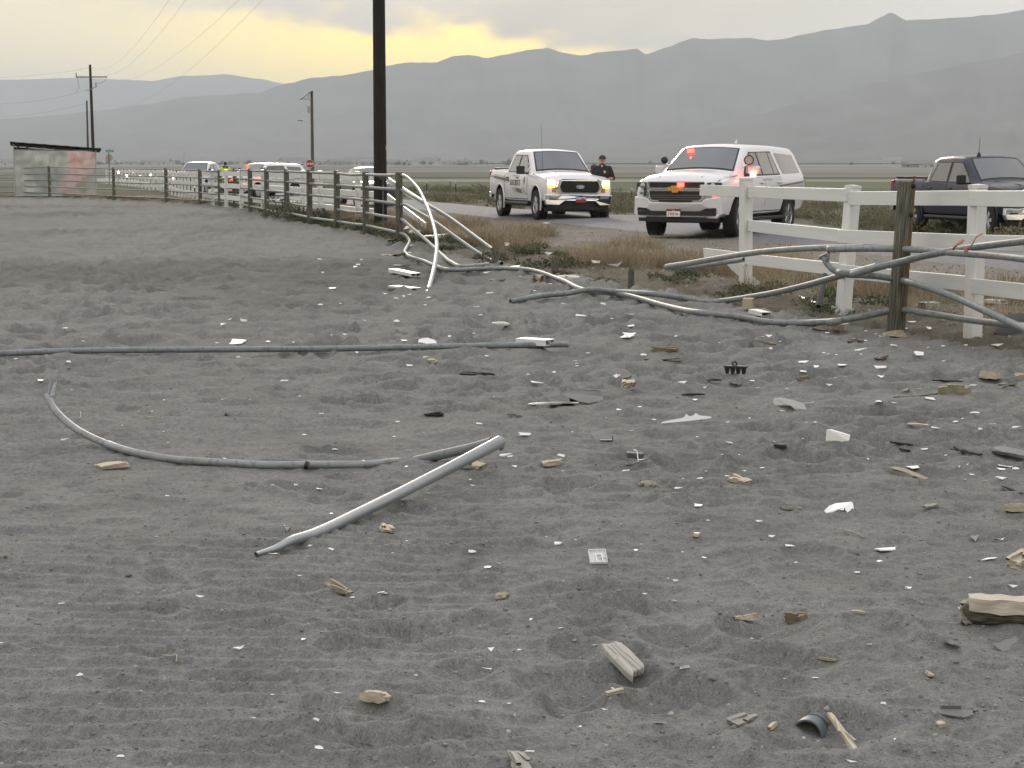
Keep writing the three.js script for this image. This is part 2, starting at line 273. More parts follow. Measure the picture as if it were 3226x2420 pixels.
range('far_mountains', [[-400, 190], [-100, 172], [0, 169], [80, 168], [180, 164], [260, 168], [340, 171], [400, 160], [460, 159], [492, 156], [560, 166], [625, 178], [760, 200], [1000, 230], [1400, 260], [2600, 300]], 0, 7600, 9900, [0.155, 0.155, 0.145], 3, 0.5);
range('mountains', [[-700, 330], [-200, 275], [0, 256], [120, 248], [230, 236], [330, 222], [410, 207], [480, 202], [560, 198], [630, 176], [680, 165], [740, 160], [800, 150], [840, 138], [885, 131], [940, 131], [985, 117], [1015, 114], [1052, 121], [1090, 114], [1140, 104], [1182, 99], [1215, 110], [1250, 116], [1300, 108], [1345, 104], [1372, 100], [1391, 113], [1440, 97], [1470, 84], [1492, 78], [1530, 80], [1612, 77], [1650, 83], [1690, 79], [1722, 70], [1790, 58], [1860, 48], [1885, 34], [1912, 20], [1945, 38], [1985, 36], [2050, 33], [2130, 26], [2212, 13], [2400, 0], [2800, 40], [3200, 120]], 0, 3700, 6200, [0.155, 0.155, 0.145], 11, 1.0);
range('near_foothills', [[-700, 352], [600, 350], [1100, 340], [1380, 302], [1480, 282], [1560, 262], [1640, 245], [1720, 220], [1800, 197], [1900, 172], [2000, 150], [2100, 128], [2212, 107], [2400, 80], [2800, 60], [3200, 120]], 0, 2800, 4300, [0.155, 0.155, 0.145], 23, 0.4);
// ------------------------------------------------------------------ materials of the fences
function speckle(size, seed, base, spread, sx, sy, rare = 0.0, rareV = 60) {    // streaked / mottled grey map
  const t = grainMap(size, seed, (x, y, r) => { let v = base + spread * (fbm(x / size * sx, y / size * sy, 4) * 1.4 + (r() - 0.5) * 0.25); if (r() < rare) v = rareV; v = clamp(v, 0, 255); return [v, v, v]; }); t.colorSpace = THREE.SRGBColorSpace; return t;
}
const mudMap = (() => { const t = grainMap(512, 38, (x, y, r) => { const k = sstep(0.0, 0.45, fbm(x / 512 * 9, y / 512 * 5, 4) + 0.1), v = 222 + (r() - 0.5) * 16 - 30 * sstep(0.2, 0.6, noise(x / 512 * 40, y / 512 * 3)); return [lerp(v, 186, k * 0.45), lerp(v, 176, k * 0.45), lerp(v, 156, k * 0.45)]; }); t.colorSpace = THREE.SRGBColorSpace; return t; })();
const std = (r, g, b, rough = 0.8, o = {}) => new THREE.MeshStandardMaterial({ color: new THREE.Color(r, g, b), roughness: rough, ...o });
const galvMap = speckle(256, 31, 222, 34, 3, 5, 0.01, 170), woodMap = speckle(512, 33, 190, 120, 40, 5, 0.004, 60), splitMap = speckle(512, 34, 222, 46, 46, 6, 0.006, 130), rustMap = speckle(256, 35, 200, 90, 5, 5);
const mPipe = std(0.255, 0.295, 0.31, 0.56, { metalness: 0.12, map: mudMap, side: THREE.DoubleSide });
const mPipeDull = std(0.34, 0.375, 0.38, 0.55, { metalness: 0.15, map: mudMap, side: THREE.DoubleSide });
const mPipeBright = std(0.38, 0.42, 0.44, 0.4, { metalness: 0.4, map: galvMap, side: THREE.DoubleSide });
const mPostWood = std(0.20, 0.20, 0.16, 0.95, { map: woodMap, bumpMap: woodMap, bumpScale: 0.006 });
const mPostSplit = std(0.34, 0.22, 0.10, 0.9, { map: woodMap, bumpMap: woodMap, bumpScale: 0.004 });
const mDark = std(0.012, 0.012, 0.012, 0.9);
const mPole = std(0.030, 0.021, 0.017, 0.9, { map: woodMap, bumpMap: woodMap, bumpScale: 0.008 });
const vinylMap = speckle(256, 37, 246, 9, 2, 2, 0.002, 215);
const mVinyl = std(0.72, 0.735, 0.74, 0.45, { map: vinylMap, side: THREE.DoubleSide });
const mVinylOld = std(0.58, 0.655, 0.62, 0.6, { map: rustMap, side: THREE.DoubleSide });

// ------------------------------------------------------------------ shapes
function placeGeo(g, p, dir, up) {                                   // y axis of g along dir
  const q = new THREE.Quaternion().setFromUnitVectors(new THREE.Vector3(0, 1, 0), dir.clone().normalize()); return g.applyQuaternion(q).translate(p.x, p.y, p.z);
}
function bar(a, b, r0, r1 = r0, seg = 10, open = false) { const d = b.clone().sub(a), g = new THREE.CylinderGeometry(r1, r0, d.length(), seg, 1, open); g.translate(0, d.length() / 2, 0); return placeGeo(g, a, d); }
function pipeGeo(pts, r = 0.032, segs = 0, sq = null) {              // open-ended bent pipe with a wall
  const curve = new THREE.CatmullRomCurve3(pts, false, 'centripetal'), len = curve.getLength(), n = segs || Math.max(8, Math.round(len / 0.09));
  const o = new THREE.TubeGeometry(curve, n, r, 14), i = new THREE.TubeGeometry(curve, n, r * 0.84, 10);
  const uv = o.attributes.uv; for (let k = 0; k < uv.count; k++) uv.setXY(k, uv.getX(k) * len * 0.9, uv.getY(k));
  { const P = o.attributes.position, s0 = pts[0].x * 7 + pts[0].z; for (let k = 0; k < P.count; k++) { const q = Math.floor(k / 15) / n, c = curve.getPointAt(clamp(q)), f = 1 + 0.015 * noise(q * len * 2.3 + s0, 1) + 0.05 * Math.min(0, noise(q * len * 1.1 + s0, 7) + 0.25); P.setXYZ(k, c.x + (P.getX(k) - c.x) * f, c.y + (P.getY(k) - c.y) * f, c.z + (P.getZ(k) - c.z) * f); } o.computeVertexNormals(); }
  const ends = [0, 1].map((t) => { const g = new THREE.RingGeometry(r * 0.84, r, 14), p = curve.getPointAt(t), d = curve.getTangentAt(t); g.applyQuaternion(new THREE.Quaternion().setFromUnitVectors(new THREE.Vector3(0, 0, 1), d)); return g.translate(p.x, p.y, p.z); });
  if (sq) { const P = o.attributes.position, T = sq; for (let k = 0; k < P.count; k++) { const ring = Math.floor(k / 15) / n; const c = curve.getPointAt(clamp(ring)); const w = T(ring); if (w !== 1) { P.setY(k, c.y + (P.getY(k) - c.y) * w); } } o.computeVertexNormals(); }
  return merge(sq ? [o] : [o, i, ...ends]);
}
function taperPipe(pts, radii, flat = 1) {                         // closed tube whose radius changes along it
  const c = new THREE.CatmullRomCurve3(pts, false, 'centripetal'), n = 90, g = new THREE.TubeGeometry(c, n, 1, 14), P = g.attributes.position; for (let k = 0; k < P.count; k++) { const t = Math.floor(k / 15) / n, q = t * (radii.length - 1), i = Math.min(radii.length - 2, Math.floor(q)), r = lerp(radii[i], radii[i + 1], q - i), p = c.getPointAt(t); P.setXYZ(k, p.x + (P.getX(k) - p.x) * r, p.y + (P.getY(k) - p.y) * r * flat, p.z + (P.getZ(k) - p.z) * r); } g.computeVertexNormals(); return g;
}
function postGeo(h, r, seed, taper = 0.97) {                        // round timber, slightly out of true, weathered top edge
  const g = new THREE.CylinderGeometry(r * taper, r, h + 0.3, 18, 10), P = g.attributes.position;
  for (let k = 0; k < P.count; k++) { const y = P.getY(k), a = Math.atan2(P.getZ(k), P.getX(k)), m = 1 + 0.05 * noise(a * 1.5 + seed, y * 1.2) + 0.03 * noise(a * 5, y * 0.7 + seed); P.setX(k, P.getX(k) * m); P.setZ(k, P.getZ(k) * m); if (y > h / 2 + 0.14) P.setY(k, y - 0.012 + 0.02 * noise(a * 2 + seed, 3)); }
  g.computeVertexNormals(); return g.translate(0, (h + 0.3) / 2 - 0.3, 0);
}
const Z3 = (px, py, scale, ox, oy) => [ox + px / scale, oy + py / scale];
const q3 = (u, v) => [1000 + u / 3.16, 480 + v / 3.16], q6 = (u, v) => [2000 + u / 2.765, 540 + v / 2.765], q7 = (u, v) => [2600 + u / 2.593, 440 + v / 2.593], q8 = (u, v) => [1000 + u / 2.212, 700 + v / 2.212], qa = (u, v) => [u / 2.212, 1000 + v / 2.212], qb = (u, v) => [700 + u / 2.212, 1300 + v / 2.212];

// ------------------------------------------------------------------ steel-pipe arena fence: timber posts, five runs of pipe through them
{
  const f = thing('pipe_fence', 'long arena fence of timber posts and five grey steel pipes, its end ripped open', 'fence');
  const tops = [522, 527, 529, 532, 534, 530, 531, 532, 533, 535, 537.5, 541, 541.5].map((t, i) => t);
  const px = [156, 359, 524, 631, 693, 741, 789, 841, 904, 976, 1062, 1153, 1258];
  const feet = [[gp(-150, 611)[0], gp(-150, 611)[1]], ...PIPE_FEET], H = [1.45, ...PIPE_FEET.map(([X, Z], i) => at(px[i], tops[i], Z).Y - land(X, Z))];
  feet.forEach(([X, Z], i) => { const m = mesh('post', postGeo(H[i], 0.078, i * 3.7), mPostWood, f); m.position.set(X, land(X, Z), -Z); m.rotation.y = i; });
  const fr = [0.955, 0.75, 0.54, 0.335, 0.13], r = rng(4);
  for (let i = 0; i < feet.length - 1; i++) for (let k = 0; k < 5; k++) {
    const [a, b] = [feet[i], feet[i + 1]], ya = land(...a) + H[i] * fr[k], yb = land(...b) + H[i + 1] * fr[k], sag = (r() - 0.5) * 0.03;
    if (i === 10 && k === 3) continue;
    const p = new THREE.Vector3(a[0], ya, -a[1]), q = new THREE.Vector3(b[0], yb, -b[1]), mid = p.clone().lerp(q, 0.5); mid.y += sag - 0.01;
    mesh('pipe', pipeGeo([p, mid, q], 0.031, 10), r() > 0.5 ? mPipe : mPipeDull, f);
  }
  // the five runs past the last standing post, dragged down and apart
  const zp = PIPE_FEET[PIPE_FEET.length - 1][1];
  const run = (list, zs, label, mat = mPipe) => { const pts = list.map(([u, v], i) => { const [x, y] = q3(u, v); return zs[i] === 'g' ? (() => { const p = G(x, y, 0.03); return new THREE.Vector3(p.X, p.Y + 0.01, -p.Z); })() : V(at(x, y, zs[i])); }); const m = mesh('pipe', pipeGeo(pts), mat, f); m.userData.label = label; return m; };
  run([[830, 222], [880, 240], [930, 280], [1010, 370], [1070, 490], [1120, 610], [1165, 760], [1187, 900], [1182, 1020], [1150, 1200], [1115, 1330], [1085, 1420]], [zp, zp - 0.4, zp - 1, zp - 2.5, zp - 4.2, zp - 6, zp - 8, zp - 9.6, zp - 11, zp - 13, zp - 14.3, zp - 15.2], 'pale pipe arching down onto the sand', mPipeBright);
  run([[830, 370], [900, 408], [1060, 500], [1300, 640], [1560, 830], [1740, 965]], [zp, zp - 0.7, zp - 2.4, zp - 4.6, zp - 6.8, zp - 8.2], 'straight pipe slanting to the first stump');
  run([[830, 515], [890, 530], [960, 570], [1150, 680], [1400, 860], [1600, 1000], [1720, 1070], [1833, 1112]], [zp, zp - 0.5, zp - 1.2, zp - 3.2, zp - 5.5, zp - 7.2, zp - 7.9, 'g'], 'pipe bent down to the ground before the first stump');
  run([[830, 660], [870, 690], [950, 760], [1100, 890], [1250, 1030], [1330, 1100], [1450, 1143], [1580, 1135], [1700, 1118]], [zp, zp - 0.5, zp - 1.5, zp - 3.8, zp - 6.6, 'g', 'g', 'g', 'g'], 'pipe curled along the ground', mPipeDull);
  // the lowest pipe still runs on along the ground to the post on the right
  const low = [[820, 800], [880, 830], [915, 880], [905, 920], [880, 965], [870, 1000], [885, 1025], [930, 1055], [1050, 1100], [1180, 1140], [1350, 1180], [1600, 1185], [1800, 1167], [2080, 1168]].map(([u, v], i) => { const [x, y] = q3(u, v); const p = i < 5 ? at(x, y, zp - [0, 1.0, 2.2, 3.6, 5][i]) : Gs(x, y, 0.02); return V(p); })
    .concat([[1700, 408], [1900, 485], [2100, 525]].map(([u, v]) => V(Gs(...q8(u, v), 0.02))), [[300, 1193], [600, 1240], [900, 1285], [1200, 1318], [1500, 1328]].map(([u, v]) => V(Gs(...q6(u, v), 0.025))));
  const rz = RIGHT_POST[1]; low.push(V(at(...q6(1800, 1303), rz - 0.25)), V(at(...q7(0, 1500), rz - 0.2)), V(at(...q7(300, 1447), rz - 0.1)), V(at(...q7(590, 1392), rz)), V(at(...q7(800, 1415), rz - 0.5)), V(at(...q7(1200, 1475), rz - 1.4)), V(at(...q7(1623, 1525), rz - 2.4)), V(at(...q7(1850, 1550), rz - 3)));
  mesh('pipe', pipeGeo(low, 0.031), mPipe, f).userData.label = 'lowest pipe snaking along the ground';
}
// ------------------------------------------------------------------ the post left standing on the right, and what is threaded through it
{
  const [X, Z] = RIGHT_POST, t = thing('broken_fence_post', 'weathered round timber fence post with a long split, standing among bent pipes', 'post', [X, land(X, Z), -Z]);
  const h = at(2852, 568, Z).Y - land(X, Z), lean = new THREE.Group(); lean.name = 'shaft';
  const body = mesh('timber', postGeo(h, 0.087, 9.1, 0.99), mPostWood, t); body.rotation.z = -0.052;
  const cut = mesh('split', [0.95, 0.75, 0.58, 0.4, 0.2].map((s, i) => new THREE.CylinderGeometry(0.013 + 0.006 * (i % 2), 0.012, h * 0.2, 6).scale(1, 1, 0.8).translate(0.052 + 0.006 * (i % 2), h * s - h * 0.02, 0.068)), mPostSplit, t); cut.rotation.z = -0.052;
  for (const [x, s] of [[0.045, 0.775], [0.045, 0.965]]) { const q = mesh('bore_hole', new THREE.SphereGeometry(0.029, 12, 8).scale(1, 0.9, 0.6).translate(x, h * s, 0.072), mDark, t); q.rotation.z = -0.052; }
  const zz = (list, q, zs) => list.map(([u, v], i) => V(at(...q(u, v), zs[i])));
  const pg = thing('bent_pipe', 'grey pipe folded back at its left end, threaded through the split post at mid height', 'pipe', [0, 0, 0], 0);
  mesh('length', pipeGeo([...zz([[272, 832], [500, 797], [800, 745], [1100, 702], [1400, 677], [1700, 665], [2000, 660]], q6, [21.6, 21.2, 20.7, 20.1, 19.5, 19, 18.6]), ...zz([[0, 895], [300, 891], [600, 894], [850, 905], [1000, 920], [1200, 935], [1400, 950], [1623, 975], [1850, 1003]], q7, [18.5, 18.3, Z, 17.6, 17.3, 16.9, 16.5, 16, 15.6])], 0.031), mPipeDull, pg);
  mesh('folded_end', pipeGeo(zz([[268, 828], [330, 838], [480, 834], [700, 803], [860, 782], [948, 768]], q6, [21.6, 21.65, 21.6, 21.5, 21.4, 21.3]), 0.027), mPipeDull, pg);
  const ph = thing('bent_pipe', 'grey pipe with a crushed hooked left end, passing low through the split post', 'pipe');
  mesh('length', pipeGeo([...zz([[1650, 760], [1690, 825], [1760, 878], [1850, 900], [2000, 906], [2120, 915]], q6, [19.6, 19.5, 19.4, 19.3, 19.1, 18.9]), ...zz([[100, 1083], [300, 1108], [440, 1117], [600, 1145], [700, 1168], [900, 1230], [1050, 1285], [1200, 1350], [1350, 1420], [1500, 1490], [1623, 1545], [1800, 1640]], q7, [18.7, 18.5, 18.3, Z, 17.8, 17.3, 17, 16.6, 16.2, 15.9, 15.6, 15.2])], 0.031), mPipe, ph);
  mesh('crushed_end', [pipeGeo(zz([[1612, 752], [1640, 738], [1660, 728], [1690, 712]], q6, [19.7, 19.65, 19.6, 19.5]), 0.018), pipeGeo(zz([[1690, 712], [1680, 760], [1655, 790]], q6, [19.5, 19.5, 19.6]), 0.016)], mPipeDull, ph);
  const pf = thing('bent_pipe', 'long grey steel pipe rising from the sand, kinked low down, crossing before the split post', 'pipe');
  const [tx, ty] = q8(1345, 553);
  const left = [[1345, 555], [1450, 537], [1600, 512], [1750, 497], [1900, 488], [2050, 485]].map(([u, v], i) => { const p = Gs(...q8(u, v), 0.012 + 0.012 * i); return V(p); });
  mesh('length', pipeGeo([...left, ...[[200, 1073], [400, 1103], [560, 1132], [640, 1143], [720, 1135]].map(([u, v]) => V(at(...q6(u, v), 22.2))), ...zz([[1000, 1095], [1250, 1050], [1500, 990], [1700, 935], [1900, 880], [2100, 830]], q6, [21.6, 20.9, 20.2, 19.6, 19, 18.4]), ...zz([[200, 1110], [400, 1052], [600, 1003], [800, 952], [1000, 915], [1200, 882], [1400, 856], [1623, 830], [1850, 804]], q7, [18.25, 18.05, 17.85, 17.6, 17.3, 17, 16.6, 16.2, 15.8])], 0.032), mPipe, pf);
  mesh('twine', [pipeGeo(zz([[1130, 820], [1080, 850], [1048, 895], [1060, 870], [1120, 835]], q7, [17.0, 17.0, 17.0, 16.95, 16.95]), 0.011), pipeGeo(zz([[1290, 768], [1240, 790], [1190, 870], [1150, 895], [1135, 905]], q7, [16.8, 16.8, 16.85, 16.9, 16.9]), 0.006), pipeGeo(zz([[1160, 880], [1145, 900], [1150, 925], [1162, 900]], q7, [16.85, 16.85, 16.85, 16.85]), 0.012)], std(0.42, 0.22, 0.165, 0.9), pf).userData.label = 'frayed orange twine tied round it';
  const pk = thing('pipe_offcut', 'short dark pipe leaning upright behind the crossing pipes', 'pipe');
  mesh('length', pipeGeo(zz([[1655, 900], [1640, 1000], [1620, 1090], [1600, 1178]], q6, [20.3, 20.2, 20.1, 20.0]), 0.03), std(0.07, 0.075, 0.075, 0.5, { metalness: 0.4, side: THREE.DoubleSide }), pk);
  const pl = thing('pipe_offcut', 'short pale pipe lying on the ground by the dark leaning pipe', 'pipe');
  mesh('length', pipeGeo([V(G(...q6(1420, 1097), 0.04)), V(G(...q6(1500, 1128), 0.04)), V(G(...q6(1585, 1160), 0.04))], 0.028), mPipeBright, pl);
}
// stumps of the snapped posts
[[1560, 833, 22, 50, 'snapped timber post stump at the end of the slanting grey pipe'], [1748, 860, 20, 46, 'snapped timber post stump among green weeds, middle of the three stumps'], [1988, 905, 19, 52, 'snapped timber post stump with a jagged top, nearest to the white rail fence']].forEach(([x, y, w, h, label], i) => {
  const p = G(x, y), s = mpp(p.Z), g = postGeo(h * s, w * s * 0.56, i * 5.3), P = g.attributes.position;
  for (let k = 0; k < P.count; k++) if (P.getY(k) > h * s * 0.8) P.setY(k, P.getY(k) + 0.06 * noise(P.getX(k) * 40 + i * 9, P.getZ(k) * 40));
  const t = thing('post_stump', label, 'stump', [p.X, p.Y, -p.Z], i); mesh('timber', g, mPostWood, t);
  mesh('splinter', [0, 1, 2, 3].map((k) => new THREE.ConeGeometry(0.012, 0.07 + 0.03 * k, 5).translate(Math.cos(k * 1.9) * w * s * 0.3, h * s + 0.02, Math.sin(k * 1.9) * w * s * 0.3)), mPostSplit, t);
});

// ------------------------------------------------------------------ white vinyl rail fence
const postBox = new RoundedBoxGeometry(0.127, 1.7, 0.127, 2, 0.008).translate(0, 1.36 - 0.85, 0);
const capBox = (() => { const a = new RoundedBoxGeometry(0.133, 0.03, 0.133, 2, 0.006), c = new THREE.ConeGeometry(0.098, 0.012, 4).rotateY(Math.PI / 4).translate(0, 0.020, 0); return merge([a, c]).translate(0, 1.375, 0); })();
function vinylPost(f, X, Y, Z, turn, h = 1, lean = 0) { const p = mesh('post', postBox, mVinyl, f); p.position.set(X, Y, -Z); p.rotation.set(0, turn, lean); p.scale.y = h; const c = mesh('cap', capBox, mVinyl, p); return p; }
function railGeo(a, b, hgt = 0.14, thick = 0.04) {
  const d = b.clone().sub(a), L = d.length(), g = new RoundedBoxGeometry(L, hgt, thick, 1, 0.006), m = new THREE.Matrix4(), x = d.clone().normalize(), z = new THREE.Vector3().crossVectors(x, new THREE.Vector3(0, 1, 0)).normalize(), y = new THREE.Vector3().crossVectors(z, x);
  m.makeBasis(x, y, z).setPosition(a.clone().add(b).multiplyScalar(0.5)); return g.applyMatrix4(m);
}
{
  const f = thing('rail_fence', 'long white three-rail fence behind the pipe fence, its posts bunching up in the distance', 'fence');
  const line = [gp(1204, 714), gp(1082, 700), gp(1027, 692), gp(760, 659), gp(639, 643), gp(560, 620), gp(498, 600), gp(410, 587), gp(329, 579)];
  const pts = []; let i = 0, t = 0; let cur = line[0].slice(); pts.push(cur.slice());
  while (i < line.length - 1) { let need = pts.length < 6 ? 2.4 : 4.1; while (i < line.length - 1) { const b = line[i + 1], d = Math.hypot(b[0] - cur[0], b[1] - cur[1]); if (d >= need) { cur = [lerp(cur[0], b[0], need / d), lerp(cur[1], b[1], need / d)]; pts.push(cur.slice()); break; } need -= d; cur = b.slice(); i++; } }
  pts.forEach(([X, Z], k) => { const n = pts[Math.min(k + 1, pts.length - 1)], p = pts[Math.max(0, k - 1)]; vinylPost(f, X, land(X, Z), Z, Math.atan2(n[0] - p[0], n[1] - p[1]) * -1 + Math.PI); });
  for (let k = 0; k < pts.length - 1; k++) for (const h of [1.24, 0.80, 0.36]) { const [a, b] = [pts[k], pts[k + 1]]; mesh('rail', railGeo(new THREE.Vector3(a[0], land(...a) + h, -a[1]), new THREE.Vector3(b[0], land(...b) + h, -b[1]), 0.165, 0.045), mVinyl, f); }
  const z0 = pts[0][1];
  mesh('rail', railGeo(V(at(...q3(700, 275), z0)), V(at(...q3(1110, 545), z0 - 6.2)), 0.14, 0.045), mVinyl, f).userData.label = 'broken upper rail drooping behind the pipes';
  mesh('rail', railGeo(V(at(...q3(700, 440), z0)), V(at(...q3(1075, 730), z0 - 5.2)), 0.14, 0.045), mVinyl, f).userData.label = 'broken rail sloping down, its hollow end on the ground';
}
{
  const f = thing('rail_fence', 'white three-rail fence on the right with snapped rail ends and a leaning post', 'fence');
  const A = G(2349, 914), B = G(2656, 990), C = G(3064, 1063), turn = 0.50;
  const D = { X: C.X + 0.70, Z: C.Z - 2.6, Y: 0 };
  const P1 = vinylPost(f, A.X, A.Y, A.Z, turn, 1.02, 0.012), P2 = vinylPost(f, B.X, B.Y, B.Z, turn, 0.985, -0.075), P3 = vinylPost(f, C.X, C.Y, C.Z, turn, 1.01, -0.012); vinylPost(f, D.X, 0, D.Z, turn);
  const w = (u, v, q, Z) => V(at(...q(u, v), Z));
  const bx = (z) => w(1830, 195, q6, z);
  const rl = (a, b, label) => { const m = mesh('rail', railGeo(a, b, 0.142, 0.042), mVinyl, f); if (label) m.userData.label = label; };
  rl(w(985, 180, q6, A.Z), w(1850, 208, q6, B.Z)); rl(w(205, 480, q7, B.Z), w(1200, 478, q7, C.Z)); rl(w(1190, 480, q7, C.Z), w(1640, 485, q7, D.Z + 1.3)); rl(w(1640, 485, q7, D.Z + 1.3), V(at(3400, 630, D.Z)));
  rl(w(985, 472, q6, A.Z), w(1800, 562, q6, B.Z), 'dirt-smeared middle rail'); rl(w(115, 790, q7, B.Z), w(1200, 838, q7, C.Z)); rl(w(1190, 838, q7, C.Z), w(1640, 852, q7, D.Z + 1.3));
  rl(w(960, 762, q6, A.Z), w(1850, 862, q6, B.Z)); rl(w(130, 1075, q7, B.Z), w(1200, 1180, q7, C.Z)); rl(w(1190, 1195, q7, C.Z), w(1640, 1245, q7, D.Z + 1.3));
  // snapped stubs left of the end post, with ragged ends
  const stub = (u0, v0, u1, v1, z0, seed, label) => { const a = w(u0, v0, q6, z0), b = w(u1, v1, q6, A.Z), g = railGeo(a, b, 0.142, 0.042).toNonIndexed ? railGeo(a, b, 0.142, 0.042) : null, d = b.clone().sub(a).normalize(); const P = g.attributes.position; for (let k = 0; k < P.count; k++) { const v = new THREE.Vector3().fromBufferAttribute(P, k); if (v.distanceTo(a) < 0.09) { v.addScaledVector(d, 0.035 * noise(v.y * 60 + seed, seed) + 0.02); P.setXYZ(k, v.x, v.y, v.z); } } g.computeVertexNormals(); mesh('rail', g, mVinyl, f).userData.label = label; return a; };
  const e1 = stub(572, 165, 985, 178, 24.9, 3.3, 'short top rail with a ragged snapped end'); stub(596, 715, 960, 758, 24.9, 7.1, 'short bottom rail with a bent snapped end');
  const r = rng(8); mesh('ragged_edge', [[572, 128], [566, 150], [572, 180], [580, 198]].map(([u, v]) => { const p = w(u, v, q6, 24.9); return new THREE.ConeGeometry(0.016, 0.05, 4).rotateZ(1.3 + r()).translate(p.x + 0.005, p.y, p.z); }), mVinyl, f);
  // shattered pieces hanging at the foot of the end post
  const shard = (list, z, name, label) => { const c = list.map(([u, v]) => w(u, v, q6, z)), s = []; for (let k = 1; k < c.length - 1; k++) s.push(c[0], c[k], c[k + 1]); const g = new THREE.BufferGeometry().setFromPoints(s); g.computeVertexNormals(); const g2 = g.clone().translate(0.004, 0.003, -0.006); mesh(name, [g, g2], mVinyl, f).userData.label = label; };
  shard([[800, 810], [905, 800], [905, 912], [845, 860]], A.Z - 0.12, 'splinter', 'white splinter hanging beside the end post');
  shard([[1022, 915], [1095, 970], [1080, 985], [1020, 990]], A.Z - 0.1, 'splinter', 'white splinter sticking out at the foot of the end post');
  mesh('torn_foot', [[1742, 1190], [1770, 1215], [1800, 1235], [1850, 1240], [1870, 1205], [1885, 1215]].map(([u, v], k) => { const p = w(u, v, q6, B.Z - 0.08); return new THREE.ConeGeometry(0.03, 0.07, 4).rotateZ(k * 0.7 - 1.6).translate(p.x, p.y, p.z); }), mVinylOld, f);
}
// ------------------------------------------------------------------ utility poles, lines, lamp, signs, shed
const mSteel = std(0.24, 0.25, 0.26, 0.5, { metalness: 0.6 }), mGreyWood = std(0.16, 0.14, 0.12, 0.9, { map: woodMap }), mWire = std(0.2, 0.2, 0.2, 0.7), mGalv = std(0.55, 0.58, 0.61, 0.28, { metalness: 0.85 });
const POLE = gp(1199, 719);
{
  const [X, Z] = POLE, t = thing('utility_pole', 'dark tarred wooden utility pole rising out of the picture beside the pipe fence', 'utility pole', [X, land(X, Z), -Z]);
  const g = new THREE.CylinderGeometry(0.135, 0.166, 12.6, 24, 12).translate(0, 6.0, 0); const uv = g.attributes.uv; for (let k = 0; k < uv.count; k++) uv.setXY(k, uv.getX(k) * 2, uv.getY(k) * 5);
  mesh('shaft', g, mPole, t);
  mesh('conduit', [new THREE.CylinderGeometry(0.022, 0.022, 1.25, 10).translate(0.08, 0.62, 0.18)], std(0.12, 0.12, 0.13, 0.5, { metalness: 0.4 }), t);
  mesh('bracket', [new RoundedBoxGeometry(0.16, 0.10, 0.05, 1, 0.01).translate(0.08, 1.25, 0.18), new RoundedBoxGeometry(0.05, 0.10, 0.05, 1, 0.01).rotateZ(0.5).translate(-0.02, 1.28, 0.17), new RoundedBoxGeometry(0.10, 0.05, 0.05, 1, 0.01).rotateZ(-0.3).translate(0.17, 1.24, 0.17), new THREE.CylinderGeometry(0.03, 0.03, 0.12, 10).translate(0.08, 1.15, 0.18)], std(0.045, 0.05, 0.05, 0.7), t);
  mesh('tag', new RoundedBoxGeometry(0.03, 0.11, 0.06, 1, 0.005).translate(0.155, 1.98, 0.04), std(0.45, 0.36, 0.27, 0.8), t);
  mesh('crossarm', new RoundedBoxGeometry(2.4, 0.11, 0.09, 1, 0.01).rotateY(0.9).translate(0, 11.6, 0), mGreyWood, t);
}
const FARP = { X: at(297, 575, 205).X, Z: 205 };
{
  const y0 = land(FARP.X, FARP.Z), t = thing('utility_pole', 'distant brown utility pole with a crossarm behind the metal shed', 'utility pole', [FARP.X, y0, -FARP.Z]);
  const top = at(289, 204, FARP.Z).Y - y0;
  mesh('shaft', new THREE.CylinderGeometry(0.13, 0.19, top + 0.6, 14).translate(0, top / 2 - 0.3, 0).applyMatrix4(new THREE.Matrix4().makeShear(0, 0, -0.012, 0, 0, 0)), std(0.055, 0.03, 0.022, 0.9, { map: woodMap }), t);
  const a = top - 1.28; mesh('crossarm', new RoundedBoxGeometry(3.3, 0.12, 0.1, 1, 0.02).translate(0.0, a, 0.15), std(0.12, 0.09, 0.075, 0.9), t);
  mesh('insulator', [new THREE.CylinderGeometry(0.05, 0.06, 0.4, 8).translate(-1.6, a + 0.25, 0.15)], std(0.2, 0.13, 0.1, 0.5), t);
  mesh('insulator', [new THREE.CylinderGeometry(0.05, 0.06, 0.35, 8).translate(0.45, a - 0.75, 0.2)], std(0.2, 0.13, 0.1, 0.5), t);
  mesh('bracket', [new RoundedBoxGeometry(0.9, 0.09, 0.09, 1, 0.02).rotateZ(0.42).translate(0.2, a - 1.15, 0.2), new RoundedBoxGeometry(0.6, 0.07, 0.07, 1, 0.02).rotateZ(0.15).translate(-0.35, a - 1.35, 0.2)], mSteel, t);
  const loop = (p) => pipeGeo(p.map((v) => new THREE.Vector3(...v)), 0.018, 24);
  mesh('jumper', [loop([[-1.55, a, 0.15], [-1.4, a - 0.5, 0.2], [-1.35, a - 1.2, 0.2], [-1.75, a - 1.6, 0.2]]), loop([[1.6, a, 0.15], [1.4, a - 0.4, 0.2], [0.9, a - 0.65, 0.2], [0.45, a - 0.65, 0.2]])], mWire, t);
  const q = at(273, 317, 262), y1 = land(q.X, 262), b = thing('utility_pole', 'thin grey pole just left of the crossarm pole behind the shed', 'utility pole', [q.X, y1, -262]);
  mesh('shaft', new THREE.CylinderGeometry(0.11, 0.17, q.Y - y1 + 0.5, 12).translate(0, (q.Y - y1) / 2 - 0.25, 0), std(0.10, 0.10, 0.10, 0.9, { map: woodMap }), b);
}
